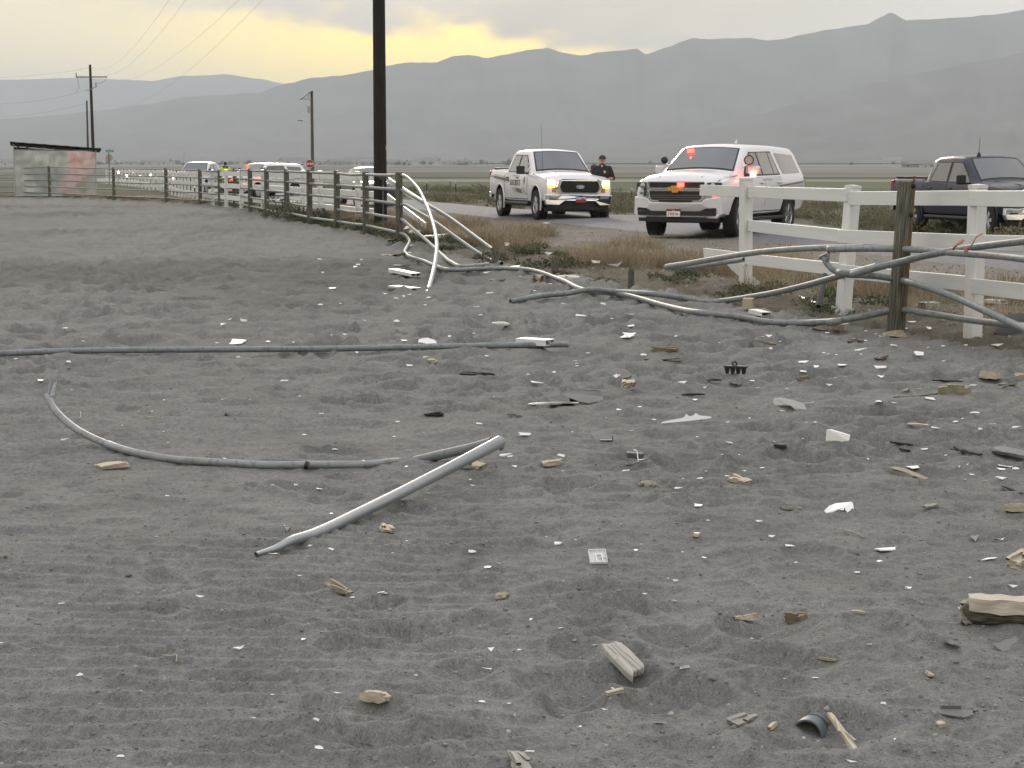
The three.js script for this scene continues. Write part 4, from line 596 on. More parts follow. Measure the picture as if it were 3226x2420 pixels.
function pickup(name, label, body, o = {}) {
  const t = thing(name, label, 'pickup truck'), sh = pickShell, W = [1, -1];
  const b = mesh('body', pickBody.geometry, pickBody.material.map((m) => (m === mWhite ? body : m)), t);
  for (const s of W) {
    const door = (z0, z1, tilt, nm) => { const d = mesh('door', sidePanel(sh, s, [[z0, 0.56], [z1 + tilt * 0.0, 0.56], [z1, 1.262], [z0, 1.285]], 0.006), body, t); mesh('handle', new RoundedBoxGeometry(0.035, 0.032, 0.19, 1, 0.012).translate(s * (sh.sideX(1.14, z0 + 0.16) + 0.022), 1.145, z0 + 0.16), o.handle ?? mTrim, d); return d; };
    mesh('door_gap', [sidePanel(sh, s, [[-1.16, 0.54], [1.02, 0.54], [1.02, 1.27], [-1.16, 1.295]], 0.003)], mSeam, t);
    door(-1.145, -0.13, 0); door(-0.115, 1.0, 0);
    mesh('bed_gap', sidePanel(sh, s, [[-1.335, 0.5], [-1.30, 0.5], [-1.30, 1.33], [-1.335, 1.33]], 0.003, 2, 8), mSeam, t);
    mesh('window_frame', [sidePanel(sh, s, [[-1.07, 1.31], [1.06, 1.275], [0.36, 1.80], [-0.86, 1.815]], 0.004, 14, 8)], mTrim, t);
    mesh('side_window', sidePanel(sh, s, [[-1.00, 1.33], [-0.20, 1.315], [-0.20, 1.785], [-0.83, 1.785]], 0.008, 8, 6), mGlassSide, t);
    mesh('side_window', sidePanel(sh, s, [[-0.08, 1.315], [0.92, 1.30], [0.34, 1.775], [-0.08, 1.785]], 0.008, 8, 6), mGlassSide, t);
    const mr = mesh('wing_mirror', mirrorGeo(0.24, 0.24, 0.10).translate(s * 1.17, 1.37, 0.92), o.mirror ?? mTrim, t); mesh('mirror_arm', new RoundedBoxGeometry(0.16, 0.05, 0.07, 1, 0.015).translate(s * 1.01, 1.28, 0.93), mTrim, mr);
    mesh('running_board', bar(new THREE.Vector3(s * 0.99, 0.42, -1.15), new THREE.Vector3(s * 0.99, 0.42, 1.18), 0.055), mTrim, t);
    const arch = (z) => { const g = new THREE.TorusGeometry(0.505, 0.028, 8, 32, Math.PI * 1.08).rotateY(Math.PI / 2).rotateX(0.0); g.rotateX(Math.PI * 0.04).translate(s * 0.985, 0.45, z); return g; };
    mesh('wheel_arch', [arch(1.84)], o.arch ?? body, t); mesh('wheel_arch', [arch(-1.84)], o.arch ?? body, t);
    mesh('tail_lamp', [new RoundedBoxGeometry(0.07, 0.42, 0.16, 2, 0.02).translate(s * 0.945, 1.12, -2.99)], mTail, t);
  }
  mesh('windshield_frame', topPanel(sh, 0.44, 1.20, 0.655, 0.80, 0.004), mTrim, t);
  mesh('windshield', topPanel(sh, 0.48, 1.15, 0.625, 0.745, 0.009), mGlass, t);
  mesh('wiper', [bar(new THREE.Vector3(0.55, 1.385, 1.17), new THREE.Vector3(0.0, 1.42, 1.14), 0.012, 0.012, 5), bar(new THREE.Vector3(-0.1, 1.40, 1.17), new THREE.Vector3(-0.65, 1.38, 1.16), 0.012, 0.012, 5)], mTrim, t);
  mesh('bed_cover', new RoundedBoxGeometry(1.72, 0.05, 1.66, 1, 0.02).translate(0, 1.405, -2.18), mTrim, t);
  mesh('hood_crease', [1, -1].map((s) => bar(new THREE.Vector3(s * 0.52, pickShell.topY(0.52, 1.4) - 0.004, 1.4), new THREE.Vector3(s * 0.44, pickShell.topY(0.44, 2.45) + 0.004, 2.45), 0.03, 0.02, 8)), body, t);
  mesh('hood_gap', [1, -1].map((s) => bar(new THREE.Vector3(s * 0.90, 1.262, 1.25), new THREE.Vector3(s * 0.885, 1.165, 2.52), 0.007, 0.007, 4)), mSeam, t);
  // nose
  mesh('grille_surround', fascia([[-0.60, 0.80], [-0.66, 0.92], [-0.60, 1.10], [-0.52, 1.14], [0.52, 1.14], [0.60, 1.10], [0.66, 0.92], [0.60, 0.80], [0.50, 0.73], [-0.50, 0.73]], 2.745, 0.06, 0.10, 0.012, [[-0.52, 0.80], [-0.58, 0.92], [-0.53, 1.06], [-0.48, 1.09], [0.48, 1.09], [0.53, 1.06], [0.58, 0.92], [0.52, 0.80], [0.46, 0.765], [-0.46, 0.765]]), o.surround ?? mChrome, t);
  const gr = mesh('grille', slices(-0.57, 0.57, 0.77, 1.08, 2.745, 0.02, 0.10), mTrim, t); for (const y of [0.845, 0.925, 1.005]) mesh('grille_bar', slices(-0.54, 0.54, y - 0.014, y + 0.014, 2.77, 0.03, 0.10), mTrim, gr);
  mesh('emblem', new THREE.CylinderGeometry(0.125, 0.125, 0.03, 28).rotateX(Math.PI / 2).scale(1, 0.44, 1).translate(0, 0.925, 2.805), mChrome, t); const em = t.children[t.children.length - 1];
  mesh('emblem_face', new THREE.CircleGeometry(0.112, 28).scale(1, 0.43, 1).translate(0, 0.925, 2.8215), std(1, 1, 1, 0.4, { map: lettering(1, 1, (x, w, h) => { x.fillStyle = o.oval ?? '#1b2435'; x.fillRect(0, 0, w, h); x.fillStyle = '#e8ebf0'; x.font = 'italic bold 300px serif'; x.textAlign = 'center'; x.textBaseline = 'middle'; x.setTransform(1, 0, 0, 1.5, 0, -h * 0.25); x.fillText('Ford', w / 2, h / 2, w * 0.8); }, 256) }), em);
  for (const s of W) {
    const mk = (p) => (s > 0 ? p : mirror(p));
    const hl = mesh('headlight', fascia(mk([[0.675, 0.78], [0.90, 0.76], [0.93, 0.95], [0.92, 1.10], [0.70, 1.12], [0.665, 0.98]]), 2.70, 0.05, 0.13, 0.01), mLens, t);
    if (o.lamps !== false) { mesh('lamp_glow', fascia(mk([[0.70, 0.97], [0.88, 0.97], [0.90, 1.09], [0.71, 1.10]]), 2.765, 0.012, 0.13, 0.006), o.lampMat ?? mHead, hl); mesh('amber_glow', fascia(mk([[0.70, 0.90], [0.88, 0.89], [0.88, 0.955], [0.70, 0.955]]), 2.765, 0.012, 0.13, 0.004), mAmber, hl);
      const L = new THREE.PointLight(0xffc27a, 0.12, 0, 2); L.position.set(s * 0.8, 1.03, 2.85); L.castShadow = true; L.name = 'headlight_light'; t.add(L); }
    mesh('fog_lamp', fascia(mk([[0.58, 0.655], [0.86, 0.655], [0.84, 0.60], [0.62, 0.60]]), 2.83, 0.03, 0.14, 0.006), mLens, t);
  }
  mesh('bumper', [fascia([[-0.96, 0.69], [-0.97, 0.55], [-0.93, 0.44], [-0.60, 0.43], [-0.44, 0.55], [0.44, 0.55], [0.60, 0.43], [0.93, 0.44], [0.97, 0.55], [0.96, 0.69], [0.66, 0.68], [0.50, 0.70], [-0.50, 0.70], [-0.66, 0.68]], 2.74, 0.10, 0.17, 0.015)], mChrome, t);
  mesh('bumper_lower', [slices(-0.86, 0.86, 0.30, 0.56, 2.62, 0.12, 0.17), slices(-0.9, 0.9, 0.24, 0.34, 2.45, 0.15, 0.1)], mTrim, t);
  mesh('skirt', [fascia(rect(-0.92, 0.92, 0.69, 0.76), 2.66, 0.08, 0.10, 0.005)], body, t);
  mesh('underbody', [new THREE.BoxGeometry(1.5, 0.16, 5.2).translate(0, 0.42, -0.2), new THREE.BoxGeometry(0.14, 0.14, 1.6).rotateY(Math.PI / 2).translate(0, 0.4, 1.84), new THREE.BoxGeometry(0.14, 0.14, 1.6).rotateY(Math.PI / 2).translate(0, 0.4, -1.84)], mTrim, t);
  mesh('rear_bumper', new RoundedBoxGeometry(1.9, 0.2, 0.16, 2, 0.04).translate(0, 0.62, -3.1), o.rear ?? mChrome, t);
  plate(t, o.plate ?? 'orange', 0.575, 2.905);
  addWheels(t, 0.41, 0.27, [1.84, -1.84], 0.86, 6, 'double', o.steer ?? 0);
  return t;
}
function stand(t, px, py, local, yaw, lift = 0.05, roll = 0) {        // sets a point of the thing on the ground seen at that pixel
  const g = G(px, py, lift); t.rotation.set(0, yaw, roll, 'YXZ'); const c = Math.cos(yaw), s = Math.sin(yaw); t.position.set(g.X - (local[0] * c + local[1] * s), g.Y, -g.Z - (-local[0] * s + local[1] * c)); return t;
}
const truck = pickup('pickup_truck', 'white sheriff pickup truck parked on the road with headlights glowing', mWhite, { plate: 'orange' });
{
  const sh = pickShell, t = truck;
  for (const s of [1, -1]) {
    const front = 0.62, back = -0.62;
    mesh('door_lettering', sidePanel(sh, s, [[-0.78, 0.89], [0.42, 0.89], [0.42, 1.13], [-0.78, 1.13]], 0.012, 12, 4), mSheriff, t);
    mesh('small_lettering', sidePanel(sh, s, [[-0.45, 1.165], [0.25, 1.165], [0.25, 1.235], [-0.45, 1.235]], 0.012, 8, 2), mCounty, t);
    mesh('star_badge', sidePanel(sh, s, [[0.58, 0.93], [0.86, 0.93], [0.86, 1.21], [0.58, 1.21]], 0.012, 3, 3), mStar, t);
    const stripe = (c, m) => sidePanel(sh, s, c, 0.011, 14, 2), grey = std(0.13, 0.12, 0.12, 0.5, { side: THREE.DoubleSide }), pale = std(0.38, 0.37, 0.37, 0.5, { side: THREE.DoubleSide });
    mesh('stripe', stripe([[-2.55, 1.13], [-0.80, 1.02], [-0.80, 1.11], [-2.42, 1.19]]), grey, t); mesh('stripe', stripe([[-2.95, 1.16], [-2.62, 1.14], [-2.5, 1.20], [-2.95, 1.21]]), pale, t); mesh('stripe', stripe([[-2.5, 1.215], [-0.8, 1.135], [-0.8, 1.15], [-2.45, 1.235]]), pale, t); mesh('stripe', stripe([[-2.3, 1.075], [-0.9, 0.985], [-0.9, 1.0], [-2.35, 1.09]]), pale, t);
    mesh('stripe', stripe([[0.0, 0.73], [0.62, 0.70], [0.42, 0.83], [-0.16, 0.86]]), grey, t); mesh('stripe', stripe([[-0.36, 0.76], [-0.1, 0.745], [-0.28, 0.86], [-0.52, 0.88]]), pale, t); mesh('stripe', stripe([[0.72, 0.69], [1.0, 0.675], [0.66, 0.88], [0.48, 0.89]]), pale, t);
  }
  mesh('whip_antenna', bar(new THREE.Vector3(-0.62, 1.27, 1.3), new THREE.Vector3(-0.62, 2.62, 1.05), 0.006, 0.004, 5), mTrim, t);
  const sp = mesh('spotlight', new THREE.SphereGeometry(0.10, 16, 12).scale(1, 1, 0.85).translate(0.98, 1.47, 1.06), mTrim, t); mesh('spotlight_arm', bar(new THREE.Vector3(0.86, 1.33, 1.0), new THREE.Vector3(0.96, 1.42, 1.04), 0.025), mTrim, sp);
  mesh('dashboard_box', new RoundedBoxGeometry(0.5, 0.07, 0.012, 1, 0.003).rotateX(-0.86).translate(-0.28, 1.462, 1.035), std(0.20, 0.23, 0.22, 0.4), t);
  stand(t, 1700, 692.5, [-0.86, 1.84], 16.2 * Math.PI / 180, 0.03, -0.016);
}
const navy = pickup('pickup_truck', 'dark blue pickup truck behind the white fence at the right edge, one amber lamp glowing', mNavy, { surround: mChrome, plate: 'dark', handle: mNavy, lampMat: mAmberHot, mirror: mTrim });
{
  mesh('whip_antenna', [bar(new THREE.Vector3(-0.35, 1.96, 0.32), new THREE.Vector3(-0.35, 2.42, 0.36), 0.008, 0.005, 5), new THREE.CylinderGeometry(0.03, 0.06, 0.09, 10).translate(-0.35, 1.99, 0.32)], mTrim, navy);
  navy.scale.setScalar(1.02); stand(navy, 3120, 746, [-0.86, 1.84], 16.7 * Math.PI / 180, 0.02);
}
// ------------------------------------------------------------------ full-size sport-utility
const SUV = [[-2.7, 0.72, 0.86, 1.25, 1.3, 0.8, 0.0], [-2.66, 0.58, 0.92, 1.25, 1.4, 0.8, 0.02], [-2.46, 0.5, 0.965, 1.255, 1.76, 0.72, 0.03], [-2.3, 0.47, 0.985, 1.255, 1.835, 0.715, 0.03], [-1.4, 0.44, 1.0, 1.25, 1.875, 0.72, 0.035], [0.0, 0.42, 1.01, 1.24, 1.885, 0.725, 0.035], [0.38, 0.42, 1.01, 1.235, 1.865, 0.725, 0.035], [0.5, 0.42, 1.01, 1.23, 1.83, 0.73, 0.03], [1.24, 0.42, 1.01, 1.205, 1.345, 0.84, 0.05], [1.34, 0.42, 1.01, 1.2, 1.315, 0.88, 0.055], [2.0, 0.42, 1.0, 1.18, 1.255, 0.87, 0.055], [2.22, 0.45, 0.96, 1.13, 1.195, 0.83, 0.04], [2.32, 0.5, 0.92, 1.05, 1.11, 0.78, 0.02], [2.36, 0.54, 0.88, 0.99, 1.04, 0.74, 0.01]];
const suvShell = shellOf(SUV), suvBody = loftBody(suvShell, SUV, [[1.47, 0.43], [-1.475, 0.43]], 0.475, 0.60);
function suv(name, label, body, o = {}) {
  const t = thing(name, label, 'sport utility car'), sh = suvShell, W = [1, -1];
  mesh('body', suvBody.geometry, suvBody.material.map((m) => (m === mWhite ? body : m)), t);
  for (const s of W) {
    mesh('door_gap', [sidePanel(sh, s, [[-1.02, 0.5], [1.10, 0.5], [1.10, 1.21], [-1.02, 1.23]], 0.003)], mSeam, t);
    for (const [a, b] of [[-1.005, 0.02], [0.035, 1.085]]) { const d = mesh('door', sidePanel(sh, s, [[a, 0.52], [b, 0.52], [b, 1.20], [a, 1.22]], 0.006), body, t); mesh('handle', new RoundedBoxGeometry(0.045, 0.036, 0.2, 2, 0.015).translate(s * (sh.sideX(1.10, a + 0.16) + 0.026), 1.105, a + 0.17), body, d); }
    mesh('window_frame', [sidePanel(sh, s, [[-1.02, 1.265], [1.08, 1.24], [0.42, 1.745], [-0.86, 1.765]], 0.004, 14, 8)], mTrim, t);
    mesh('side_window', sidePanel(sh, s, [[0.08, 1.28], [0.97, 1.275], [0.40, 1.72], [0.08, 1.735]], 0.008, 8, 6), mGlassSide, t);
    mesh('side_window', sidePanel(sh, s, [[-0.62, 1.285], [0.01, 1.28], [0.01, 1.735], [-0.62, 1.74]], 0.008, 8, 6), mGlassSide, t);
    mesh('side_window', sidePanel(sh, s, [[-0.95, 1.29], [-0.66, 1.287], [-0.66, 1.735], [-0.84, 1.73]], 0.008, 5, 6), mGlassSide, t);
    mesh('side_window', sidePanel(sh, s, [[-2.32, 1.305], [-1.20, 1.29], [-1.06, 1.73], [-2.18, 1.69]], 0.008, 10, 6), mGlassSide, t);
    const mr = mesh('wing_mirror', mirrorGeo(0.25, 0.17, 0.12).translate(s * 1.13, 1.37, s > 0 ? 1.0 : 0.62), body, t); mesh('mirror_arm', new RoundedBoxGeometry(0.24, 0.06, 0.08, 1, 0.015).translate(s * 1.06, 1.275, s > 0 ? 1.01 : 0.63), mTrim, mr);
    const sp = mesh('spotlight', new THREE.SphereGeometry(s > 0 ? 0.098 : 0.078, 18, 14).scale(1, 1, 0.8).translate(s * 1.03, 1.575, s > 0 ? 1.05 : 0.68), mTrim, t);
    if (s > 0) { mesh('spotlight_lens', new THREE.CircleGeometry(0.088, 24).rotateY(0.35).translate(s * 1.03 + 0.031, 1.575, 1.134), std(0.5, 0.46, 0.46, 0.15, { metalness: 0.7 }), sp); mesh('spotlight_rim', new THREE.TorusGeometry(0.092, 0.012, 8, 24).rotateY(0.35).translate(s * 1.03 + 0.030, 1.575, 1.132), mTrim, sp); }
    mesh('spotlight_arm', bar(new THREE.Vector3(s * 0.85, 1.42, s > 0 ? 0.98 : 0.6), new THREE.Vector3(s * 1.01, 1.50, s > 0 ? 1.02 : 0.66), 0.02), mChrome, sp);
    mesh('running_board', new RoundedBoxGeometry(0.16, 0.07, 2.1, 1, 0.02).translate(s * 0.95, 0.36, 0.0), mTrim, t);
    mesh('tail_lamp', new RoundedBoxGeometry(0.06, 0.34, 0.12, 2, 0.02).translate(s * 0.885, 1.06, -2.62), mTail, t);
    mesh('door_lettering', sidePanel(sh, s, [[-0.72, 0.84], [0.62, 0.84], [0.62, 1.06], [-0.72, 1.06]], 0.012, 12, 4), mSheriff, t);
    mesh('small_lettering', sidePanel(sh, s, [[-0.4, 1.135], [0.18, 1.135], [0.18, 1.205], [-0.4, 1.205]], 0.012, 8, 2), mCounty, t);
    const grey = std(0.16, 0.15, 0.15, 0.5, { side: THREE.DoubleSide }), pale = std(0.42, 0.41, 0.41, 0.5, { side: THREE.DoubleSide });
    mesh('stripe', sidePanel(sh, s, [[-2.5, 1.09], [-0.8, 1.0], [-0.8, 1.035], [-2.5, 1.13]], 0.011, 14, 2), grey, t); mesh('stripe', sidePanel(sh, s, [[-2.5, 1.055], [-0.85, 0.955], [-0.85, 0.97], [-2.5, 1.075]], 0.011, 14, 2), pale, t); mesh('stripe', sidePanel(sh, s, [[-2.5, 1.01], [-0.9, 0.92], [-0.9, 0.935], [-2.5, 1.025]], 0.011, 14, 2), pale, t);
  }
  mesh('windshield_frame', topPanel(sh, 0.52, 1.24, 0.62, 0.77, 0.004), mTrim, t); mesh('windshield', topPanel(sh, 0.555, 1.20, 0.595, 0.73, 0.009), mGlass, t);
  mesh('wiper', [bar(new THREE.Vector3(0.55, 1.385, 1.22), new THREE.Vector3(0.0, 1.415, 1.19), 0.011, 0.011, 5), bar(new THREE.Vector3(-0.1, 1.40, 1.22), new THREE.Vector3(-0.6, 1.38, 1.2), 0.011, 0.011, 5)], mTrim, t);
  mesh('roof_antenna', new THREE.ConeGeometry(0.05, 0.14, 8).scale(0.5, 1, 1.6).rotateX(-0.5).translate(0.25, 1.97, -0.2), body, t);
  mesh('hood_crease', [1, -1].map((s) => bar(new THREE.Vector3(s * 0.55, sh.topY(0.55, 1.45) - 0.006, 1.45), new THREE.Vector3(s * 0.46, sh.topY(0.46, 2.2) + 0.002, 2.2), 0.03, 0.02, 8)), body, t);
  mesh('hood_gap', [1, -1].map((s) => bar(new THREE.Vector3(s * 0.885, 1.265, 1.3), new THREE.Vector3(s * 0.84, 1.155, 2.26), 0.006, 0.006, 4)), mSeam, t);
  // nose: two-deck grille, bar and cross emblem, stacked lamps
  const up = 0.085;
  const g1 = mesh('grille', slices(-0.60, 0.60, 0.93 + up, 1.04 + up, 2.43, 0.035, 0.13), mTrim, t), g2 = mesh('grille', slices(-0.58, 0.58, 0.64 + up, 0.86 + up, 2.45, 0.03, 0.13), mTrim, t);
  for (let i = 0; i < 3; i++) mesh('grille_bar', slices(-0.57, 0.57, 0.77 + i * 0.045, 0.777 + i * 0.045, 2.482, 0.006, 0.13), mSteel, g2);
  mesh('grille_surround', [slices(-0.63, 0.63, 0.905 + up, 0.928 + up, 2.45, 0.04, 0.13), slices(-0.63, 0.63, 0.865 + up, 0.885 + up, 2.45, 0.04, 0.13), slices(-0.62, 0.62, 1.042 + up, 1.056 + up, 2.44, 0.04, 0.13), fascia([[-0.63, 0.905], [-0.59, 0.72], [-0.52, 0.67], [0.52, 0.67], [0.59, 0.72], [0.63, 0.905], [0.60, 0.88], [0.565, 0.735], [0.51, 0.695], [-0.51, 0.695], [-0.565, 0.735], [-0.60, 0.88]], 2.46, 0.03, 0.13, 0.006).translate(0, up - 0.03, 0)], mChrome, t);
  mesh('emblem', fascia([[-0.16, 0.868], [-0.06, 0.868], [-0.05, 0.835], [0.07, 0.835], [0.08, 0.868], [0.16, 0.868], [0.15, 0.93], [0.06, 0.93], [0.05, 0.963], [-0.07, 0.963], [-0.08, 0.93], [-0.15, 0.93]], 2.49, 0.025, 0.13, 0.008).translate(0, up, 0), std(0.62, 0.40, 0.13, 0.25, { metalness: 0.8 }), t);
  for (const s of W) {
    const mk = (p) => (s > 0 ? p : mirror(p));
    const hl = mesh('headlight', fascia(mk([[0.665, 0.74], [0.90, 0.76], [0.93, 0.90], [0.92, 1.03], [0.66, 1.03]]), 2.40, 0.05, 0.17, 0.01).translate(0, up, 0), std(0.06, 0.06, 0.065, 0.12, { metalness: 0.2 }), t);
    mesh('lamp_lens', [new THREE.SphereGeometry(0.062, 14, 10).scale(1, 1, 0.5).translate(s * 0.77, 0.965 + up, 2.362), new THREE.SphereGeometry(0.055, 14, 10).scale(1, 1, 0.5).translate(s * 0.79, 0.835 + up, 2.355)], mLens, hl);
    mesh('lamp_trim', [fascia(mk([[0.66, 0.735], [0.90, 0.757], [0.90, 0.768], [0.66, 0.748]]), 2.455, 0.012, 0.17, 0.002).translate(0, up, 0), fascia(mk(rect(0.655, 0.668, 0.74, 1.03)), 2.455, 0.012, 0.17, 0.002).translate(0, up, 0)], mChrome, hl);
  }
  mesh('bumper', [fascia([[-0.93, 0.81], [-0.94, 0.50], [-0.86, 0.42], [0.86, 0.42], [0.94, 0.50], [0.93, 0.81], [0.66, 0.78], [0.54, 0.70], [-0.54, 0.70], [-0.66, 0.78]], 2.41, 0.10, 0.17, 0.02)], body, t);
  mesh('bumper_intake', [slices(-0.86, 0.86, 0.455, 0.545, 2.50, 0.035, 0.17), fascia([[0.55, 0.55], [0.88, 0.55], [0.86, 0.61], [0.66, 0.60]], 2.50, 0.03, 0.17, 0.003), fascia(mirror([[0.55, 0.55], [0.88, 0.55], [0.86, 0.61], [0.66, 0.60]]), 2.50, 0.03, 0.17, 0.003)], mTrim, t);
  mesh('bumper_lower', slices(-0.86, 0.86, 0.33, 0.425, 2.38, 0.10, 0.17), mTrim, t);
  mesh('underbody', [new THREE.BoxGeometry(1.5, 0.16, 4.6).translate(0, 0.38, -0.1), new THREE.BoxGeometry(1.6, 0.13, 0.13).translate(0, 0.38, 1.47), new THREE.BoxGeometry(1.6, 0.13, 0.13).translate(0, 0.38, -1.475)], mTrim, t);
  plate(t, o.plate ?? 'white', 0.505, 2.548);
  if (o.beacons !== false) {
    const lamp = (nm, x, y, z, w, h, m, k) => { const b = mesh('warning_light', new RoundedBoxGeometry(w, h, 0.03, 2, 0.012).translate(x, y, z), m, t); if (k) { const L = new THREE.PointLight(0xff2a18, k, 0, 2); L.position.set(x, y, z + 0.1); L.castShadow = true; L.name = 'warning_light_light'; t.add(L); } };
    lamp('', -0.42, 1.765, 0.70, 0.15, 0.085, mRed, 0.05); lamp('', 0.13, 1.075, 2.50, 0.15, 0.085, mRed, 0.06); lamp('', 1.14, 1.285, 1.09, 0.13, 0.12, mRedHot, 0.25); lamp('', 0.80, 0.86, 2.37, 0.06, 0.05, mRed, 0);
  }
  addWheels(t, 0.40, 0.27, [1.47, -1.475], 0.855, 6, 'double', o.steer ?? 0);
  return t;
}
const tahoe = suv('suv', 'white sheriff sport utility car with red lights flashing, behind the broken rail end', mWhite, { steer: 0.16 });
tahoe.scale.setScalar(1.05); stand(tahoe, 2308, 747, [0.9, 1.545], -28.2 * Math.PI / 180, 0.02);
// small lamps glinting through the far white fence
[[373, 543], [399, 554], [418, 541], [441, 556], [450, 557], [473, 551], [492, 558]].forEach(([x, y], i) => {
  const p = at(x, y, 165), t = thing('marker_lamp', 'small bright lamp glinting through the far white fence posts', 'lamp', [p.X, p.Y, -165], 0, 'lamps glinting through the far white fence'); mesh('bulb', new THREE.SphereGeometry(0.10, 10, 8), i % 3 ? glow(1, 0.85, 0.62, 7) : glow(1, 0.72, 0.35, 5), t); mesh('stake', new THREE.CylinderGeometry(0.02, 0.02, p.Y - land(p.X, 165), 6).translate(0, -(p.Y - land(p.X, 165)) / 2, 0), mTrim, t);
});
// farther vehicles behind the fences
const suv2 = copy(tahoe, 'white sheriff sport utility car far behind the pipe fence, left of the stop sign'); suv2.scale.setScalar(1); stand(suv2, 828, 626, [0, 0], -35 * Math.PI / 180, -0.08);
const truck2 = copy(truck, 'white pickup truck far behind the white picket-like fence, facing the arena'); stand(truck2, 594, 614, [0, 2.2], -9 * Math.PI / 180, -0.05);
{
  const SED = [[-2.35, 0.5, 0.78, 0.92, 1.0, 0.70, 0.01], [-2.2, 0.36, 0.86, 0.95, 1.03, 0.76, 0.02], [-1.6, 0.28, 0.9, 0.95, 1.06, 0.76, 0.02], [-0.95, 0.26, 0.91, 0.95, 1.40, 0.60, 0.03], [-0.3, 0.26, 0.91, 0.94, 1.445, 0.60, 0.03], [0.2, 0.26, 0.91, 0.93, 1.40, 0.60, 0.03], [0.95, 0.26, 0.91, 0.90, 0.99, 0.74, 0.03], [1.8, 0.28, 0.89, 0.84, 0.89, 0.74, 0.03], [2.25, 0.34, 0.80, 0.74, 0.78, 0.64, 0.02], [2.36, 0.42, 0.70, 0.64, 0.66, 0.55, 0.01]];
  const sh = shellOf(SED), A = loftBody(sh, SED, [[1.38, 0.34], [-1.38, 0.34]], 0.38, 0.5), silver = paint(0.5, 0.52, 0.52);
  const t = thing('car', 'dark low car mostly hidden behind the white rails beside the big pole', 'car');
  mesh('body', A.geometry, A.material.map((m) => (m === mWhite ? mGreyCar : m)), t);
  mesh('roof', topPanel(sh, -0.85, 0.18, 0.49, 0.49, 0.006), silver, t); mesh('windshield', topPanel(sh, 0.24, 0.92, 0.48, 0.62, 0.008), mGlass, t);
  for (const s of [1, -1]) { mesh('side_window', sidePanel(sh, s, [[-0.95, 0.965], [0.72, 0.94], [0.18, 1.33], [-0.72, 1.34]], 0.006), mGlassSide, t); mesh('headlight', new RoundedBoxGeometry(0.3, 0.12, 0.08, 2, 0.03).rotateY(s * 0.5).translate(s * 0.58, 0.66, 2.24), mLens, t); }
  mesh('bumper', new RoundedBoxGeometry(1.5, 0.2, 0.2, 2, 0.05).translate(0, 0.42, 2.24), mGreyCar, t);
  addWheels(t, 0.32, 0.2, [1.38, -1.38], 0.78, 5, 'single');
  stand(t, 1165, 645, [0, 0], 16 * Math.PI / 180, 0.04);
}
// ------------------------------------------------------------------ people: one skin meshed from tapered bones, clothes as closed shells over it
function field(bones, cell, k = 0.03, grow = 0) {
  const lo = new THREE.Vector3(1e9, 1e9, 1e9), hi = lo.clone().negate();
  for (const [a, b, ra, rb] of bones) for (const [p, r] of [[a, ra], [b, rb]]) { lo.min(new THREE.Vector3(...p).subScalar(r + grow)); hi.max(new THREE.Vector3(...p).addScalar(r + grow)); }
  const c = lo.clone().add(hi).multiplyScalar(0.5), half = Math.max(hi.x - lo.x, hi.y - lo.y, hi.z - lo.z) / 2 + cell * 3, n = Math.min(150, Math.ceil(2 * half / cell)), mc = new MarchingCubes(n, mTrim, false, false, 120000), hs = n / 2, f = mc.field;
  f.fill(-1);
  for (let z = 1; z < n - 1; z++) { const pz = c.z + (z - hs) / hs * half; if (pz < lo.z - cell * 2 || pz > hi.z + cell * 2) continue; for (let y = 1; y < n - 1; y++) { const py = c.y + (y - hs) / hs * half; for (let x = 1; x < n - 1; x++) {
    const px = c.x + (x - hs) / hs * half; if (px < lo.x - cell * 2 || px > hi.x + cell * 2) continue; let d = 1e3;
    for (const [a, b, ra, rb, sq] of bones) { const ax = b[0] - a[0], ay = b[1] - a[1], az = b[2] - a[2], vx = px - a[0], vy = py - a[1], vz = pz - a[2], L = ax * ax + ay * ay + az * az, t = L > 0 ? clamp((vx * ax + vy * ay + vz * az) / L) : 0; const qx = vx - ax * t, qy = vy - ay * t, qz = (vz - az * t) / (sq ?? 1); const e = Math.sqrt(qx * qx + qy * qy + qz * qz) - lerp(ra, rb, t) - grow; const h = Math.max(k - Math.abs(d - e), 0) / k; d = Math.min(d, e) - h * h * k * 0.25; }
    f[x + y * n + z * n * n] = -d; } } }
  mc.isolation = 0; mc.update(); const cnt = mc.count ?? mc.geometry.drawRange.count, g = new THREE.BufferGeometry(); const P = mc.positionArray.slice(0, cnt * 3); for (let i = 0; i < cnt; i++) { P[i * 3] = P[i * 3] * half + c.x; P[i * 3 + 1] = P[i * 3 + 1] * half + c.y; P[i * 3 + 2] = P[i * 3 + 2] * half + c.z; }
  g.setAttribute('position', new THREE.BufferAttribute(P, 3)); const q = mergeVertices(g, 1e-5); q.computeVertexNormals(); return q;
}
function headBones(y, z) {                                          // centre of the head; skull, jaw, brow, nose, lips, ears, neck
  return [[[0, y + 0.035, z - 0.012], [0, y + 0.02, z + 0.012], 0.088, 0.085], [[0, y - 0.03, z + 0.03], [0, y - 0.075, z + 0.05], 0.062, 0.04], [[-0.035, y + 0.02, z + 0.083], [0.035, y + 0.02, z + 0.083], 0.012, 0.012], [[0, y + 0.005, z + 0.092], [0, y - 0.025, z + 0.108], 0.009, 0.013], [[-0.02, y - 0.055, z + 0.086], [0.02, y - 0.055, z + 0.086], 0.008, 0.008], [[0.085, y + 0.01, z], [0.09, y - 0.03, z], 0.016, 0.011], [[-0.085, y + 0.01, z], [-0.09, y - 0.03, z], 0.016, 0.011], [[0, y - 0.06, z - 0.01], [0, y - 0.16, z - 0.02], 0.056, 0.062]];
}
